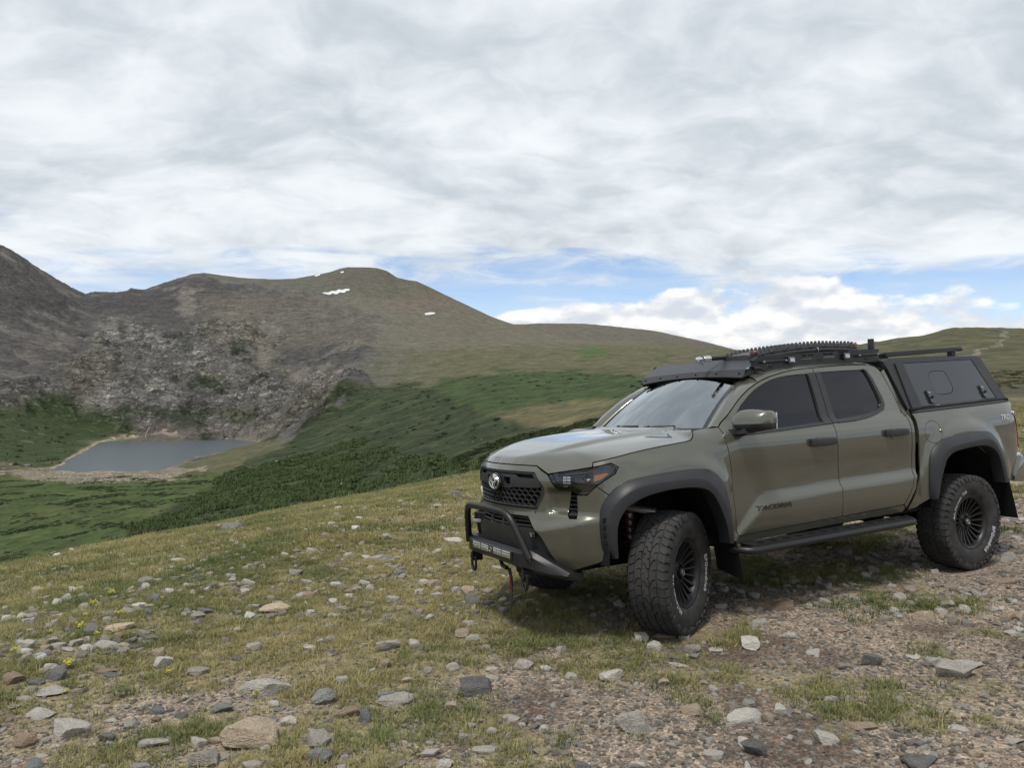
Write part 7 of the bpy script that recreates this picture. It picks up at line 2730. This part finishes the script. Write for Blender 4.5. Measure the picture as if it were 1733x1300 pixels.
# ------------------------------------------------------------------ snow patches, waterfall, parked cars by the lake
def ground_sheet(name, poly, lift, material, label, cat, kind=None, n=26):
    """a thin sheet lying on the built ground over an outline given as photograph pixels"""
    P = np.array(poly, float)
    g = 0.7
    pts = [tuple(p) for p in dens([tuple(p) for p in P], 4.0)]
    q = np.stack(np.meshgrid(np.arange(P[:, 0].min(), P[:, 0].max(), 3.0), np.arange(P[:, 1].min(), P[:, 1].max(), 1.2)), -1).reshape(-1, 2)
    q = q[in_poly(q[:, 0], q[:, 1], pts)]
    al = pts + [tuple(k) for k in q]
    vo, eo, fo, *_ = delaunay_2d_cdt([Vector(p) for p in al], [(i, (i + 1) % len(pts)) for i in range(len(pts))], [], 1, 1e-5)
    X = []
    for v in vo:
        x, y, z = pix(v.x, v.y, 600, 5000)
        X.append((x, y, z + lift))
    me = np_mesh(name, np.array(X), [f for f in fo])
    o = link(name, me, material, None, True)
    tag(o, label, cat, kind=kind)
    return o


SNOW = mat('old_snow', (0.52, 0.53, 0.54), 0.8)
for poly, lb in (([(545, 497), (550, 495.5), (555, 496), (562, 493), (568, 493.5), (573, 490.5), (579, 491.5), (585, 489.5), (592, 490), (591, 493), (586, 493.5), (583, 496.5), (575, 496), (570, 499), (563, 498), (557, 500), (551, 498.5)], 'largest snow patch, lying across the flank of the main peak'),
                 ([(719, 531), (728, 529.5), (735, 529.5), (737, 532), (726, 534), (719, 534)], 'small snow patch at the edge of the pink scree'),
                 ([(532, 467), (541, 464.5), (542, 466.5), (534, 469)], 'sliver of snow below the summit ridge'),
                 ([(576, 461), (581, 459.5), (582, 462), (577, 463)], 'tiny snow fleck close under the summit')):
    ground_sheet('snow_patch', poly, 2.0, SNOW, lb, 'snow patch')
WATERF = mat('white_water', (0.24, 0.26, 0.28), 0.5)
ground_sheet('waterfall', [(246, 742), (246.5, 735), (250, 728), (254, 722), (254.5, 722), (250.7, 729), (247.2, 736), (246.8, 742)], 0.7, WATERF, 'thin white waterfall dropping into the head of the lake', 'waterfall')


def far_car(name, u, v, col, kind, yaw, label):
    x, y, z = pix(u, v, 700, 1600)
    L, W, H, hood = {'suv': (4.7, 1.9, 1.8, 0.28), 'van': (5.4, 2.0, 2.3, 0.12), 'pickup': (5.4, 1.9, 1.85, 0.30)}[kind]
    c = empty(name, (x, y, z - 0.1))
    c.rotation_euler = (0, 0, yaw)
    c.scale = (1.15, 1.15, 1.15)
    m = mat('far_car_paint', col, 0.4, coat=0.5)
    mb = MB()
    mb.box((0, 0, 0.70), (L, W, 0.70), 0.12, None, 2)
    mb.build('car_body', m, c)
    mb = MB()
    x0, x1 = -L / 2 + L * hood + 0.2, (L / 2 - 0.15 if kind != 'pickup' else 0.4)
    mb.loft([[(x0, -W / 2 + 0.05, 1.03), (x1, -W / 2 + 0.05, 1.03), (x1, W / 2 - 0.05, 1.03), (x0, W / 2 - 0.05, 1.03)], [(x0 + 0.55, -W / 2 + 0.2, H - 0.08), (x1 - 0.2, -W / 2 + 0.2, H - 0.08), (x1 - 0.2, W / 2 - 0.2, H - 0.08), (x0 + 0.55, W / 2 - 0.2, H - 0.08)]], True)
    mb.build('cabin', SIDEG, c)
    mb = MB()
    mb.box(((x0 + x1) / 2 + 0.18, 0, H - 0.04), (x1 - x0 - 0.75, W - 0.4, 0.09), 0.03)
    mb.build('car_roof', m, c)
    for wx in (-L * 0.30, L * 0.30):
        for wy in (-W / 2 + 0.1, W / 2 - 0.1):
            mb = MB()
            mb.lathe([(0.001, -0.12), (0.30, -0.12), (0.36, -0.06), (0.36, 0.06), (0.30, 0.12), (0.001, 0.12)], 14, 'y', (wx, wy, 0.36))
            mb.build('wheel', DARK, c)
    tag(c, label, 'car', 'cars parked at the end of the lake')


far_car('parked_car', 8, 795, (0.30, 0.42, 0.36), 'suv', 0.3, 'pale green car parked at the near edge of the lakeside track')
far_car('parked_car', 20, 787, (0.75, 0.75, 0.74), 'suv', 1.2, 'white car standing alone beside the lakeside parking area')
far_car('parked_car', 38, 790, (0.05, 0.055, 0.07), 'pickup', 0.15, 'dark pickup parked next to a white van by the lake')
far_car('parked_car', 47, 788, (0.70, 0.72, 0.76), 'van', 0.9, 'tall white van parked by the lake')
far_car('parked_car', 52, 789, (0.03, 0.04, 0.07), 'suv', 0.4, 'navy car parked on the lake side of the white van')
far_car('parked_car', 32, 787, (0.35, 0.36, 0.37), 'suv', 0.1, 'grey car parked between the white car and the dark pickup')
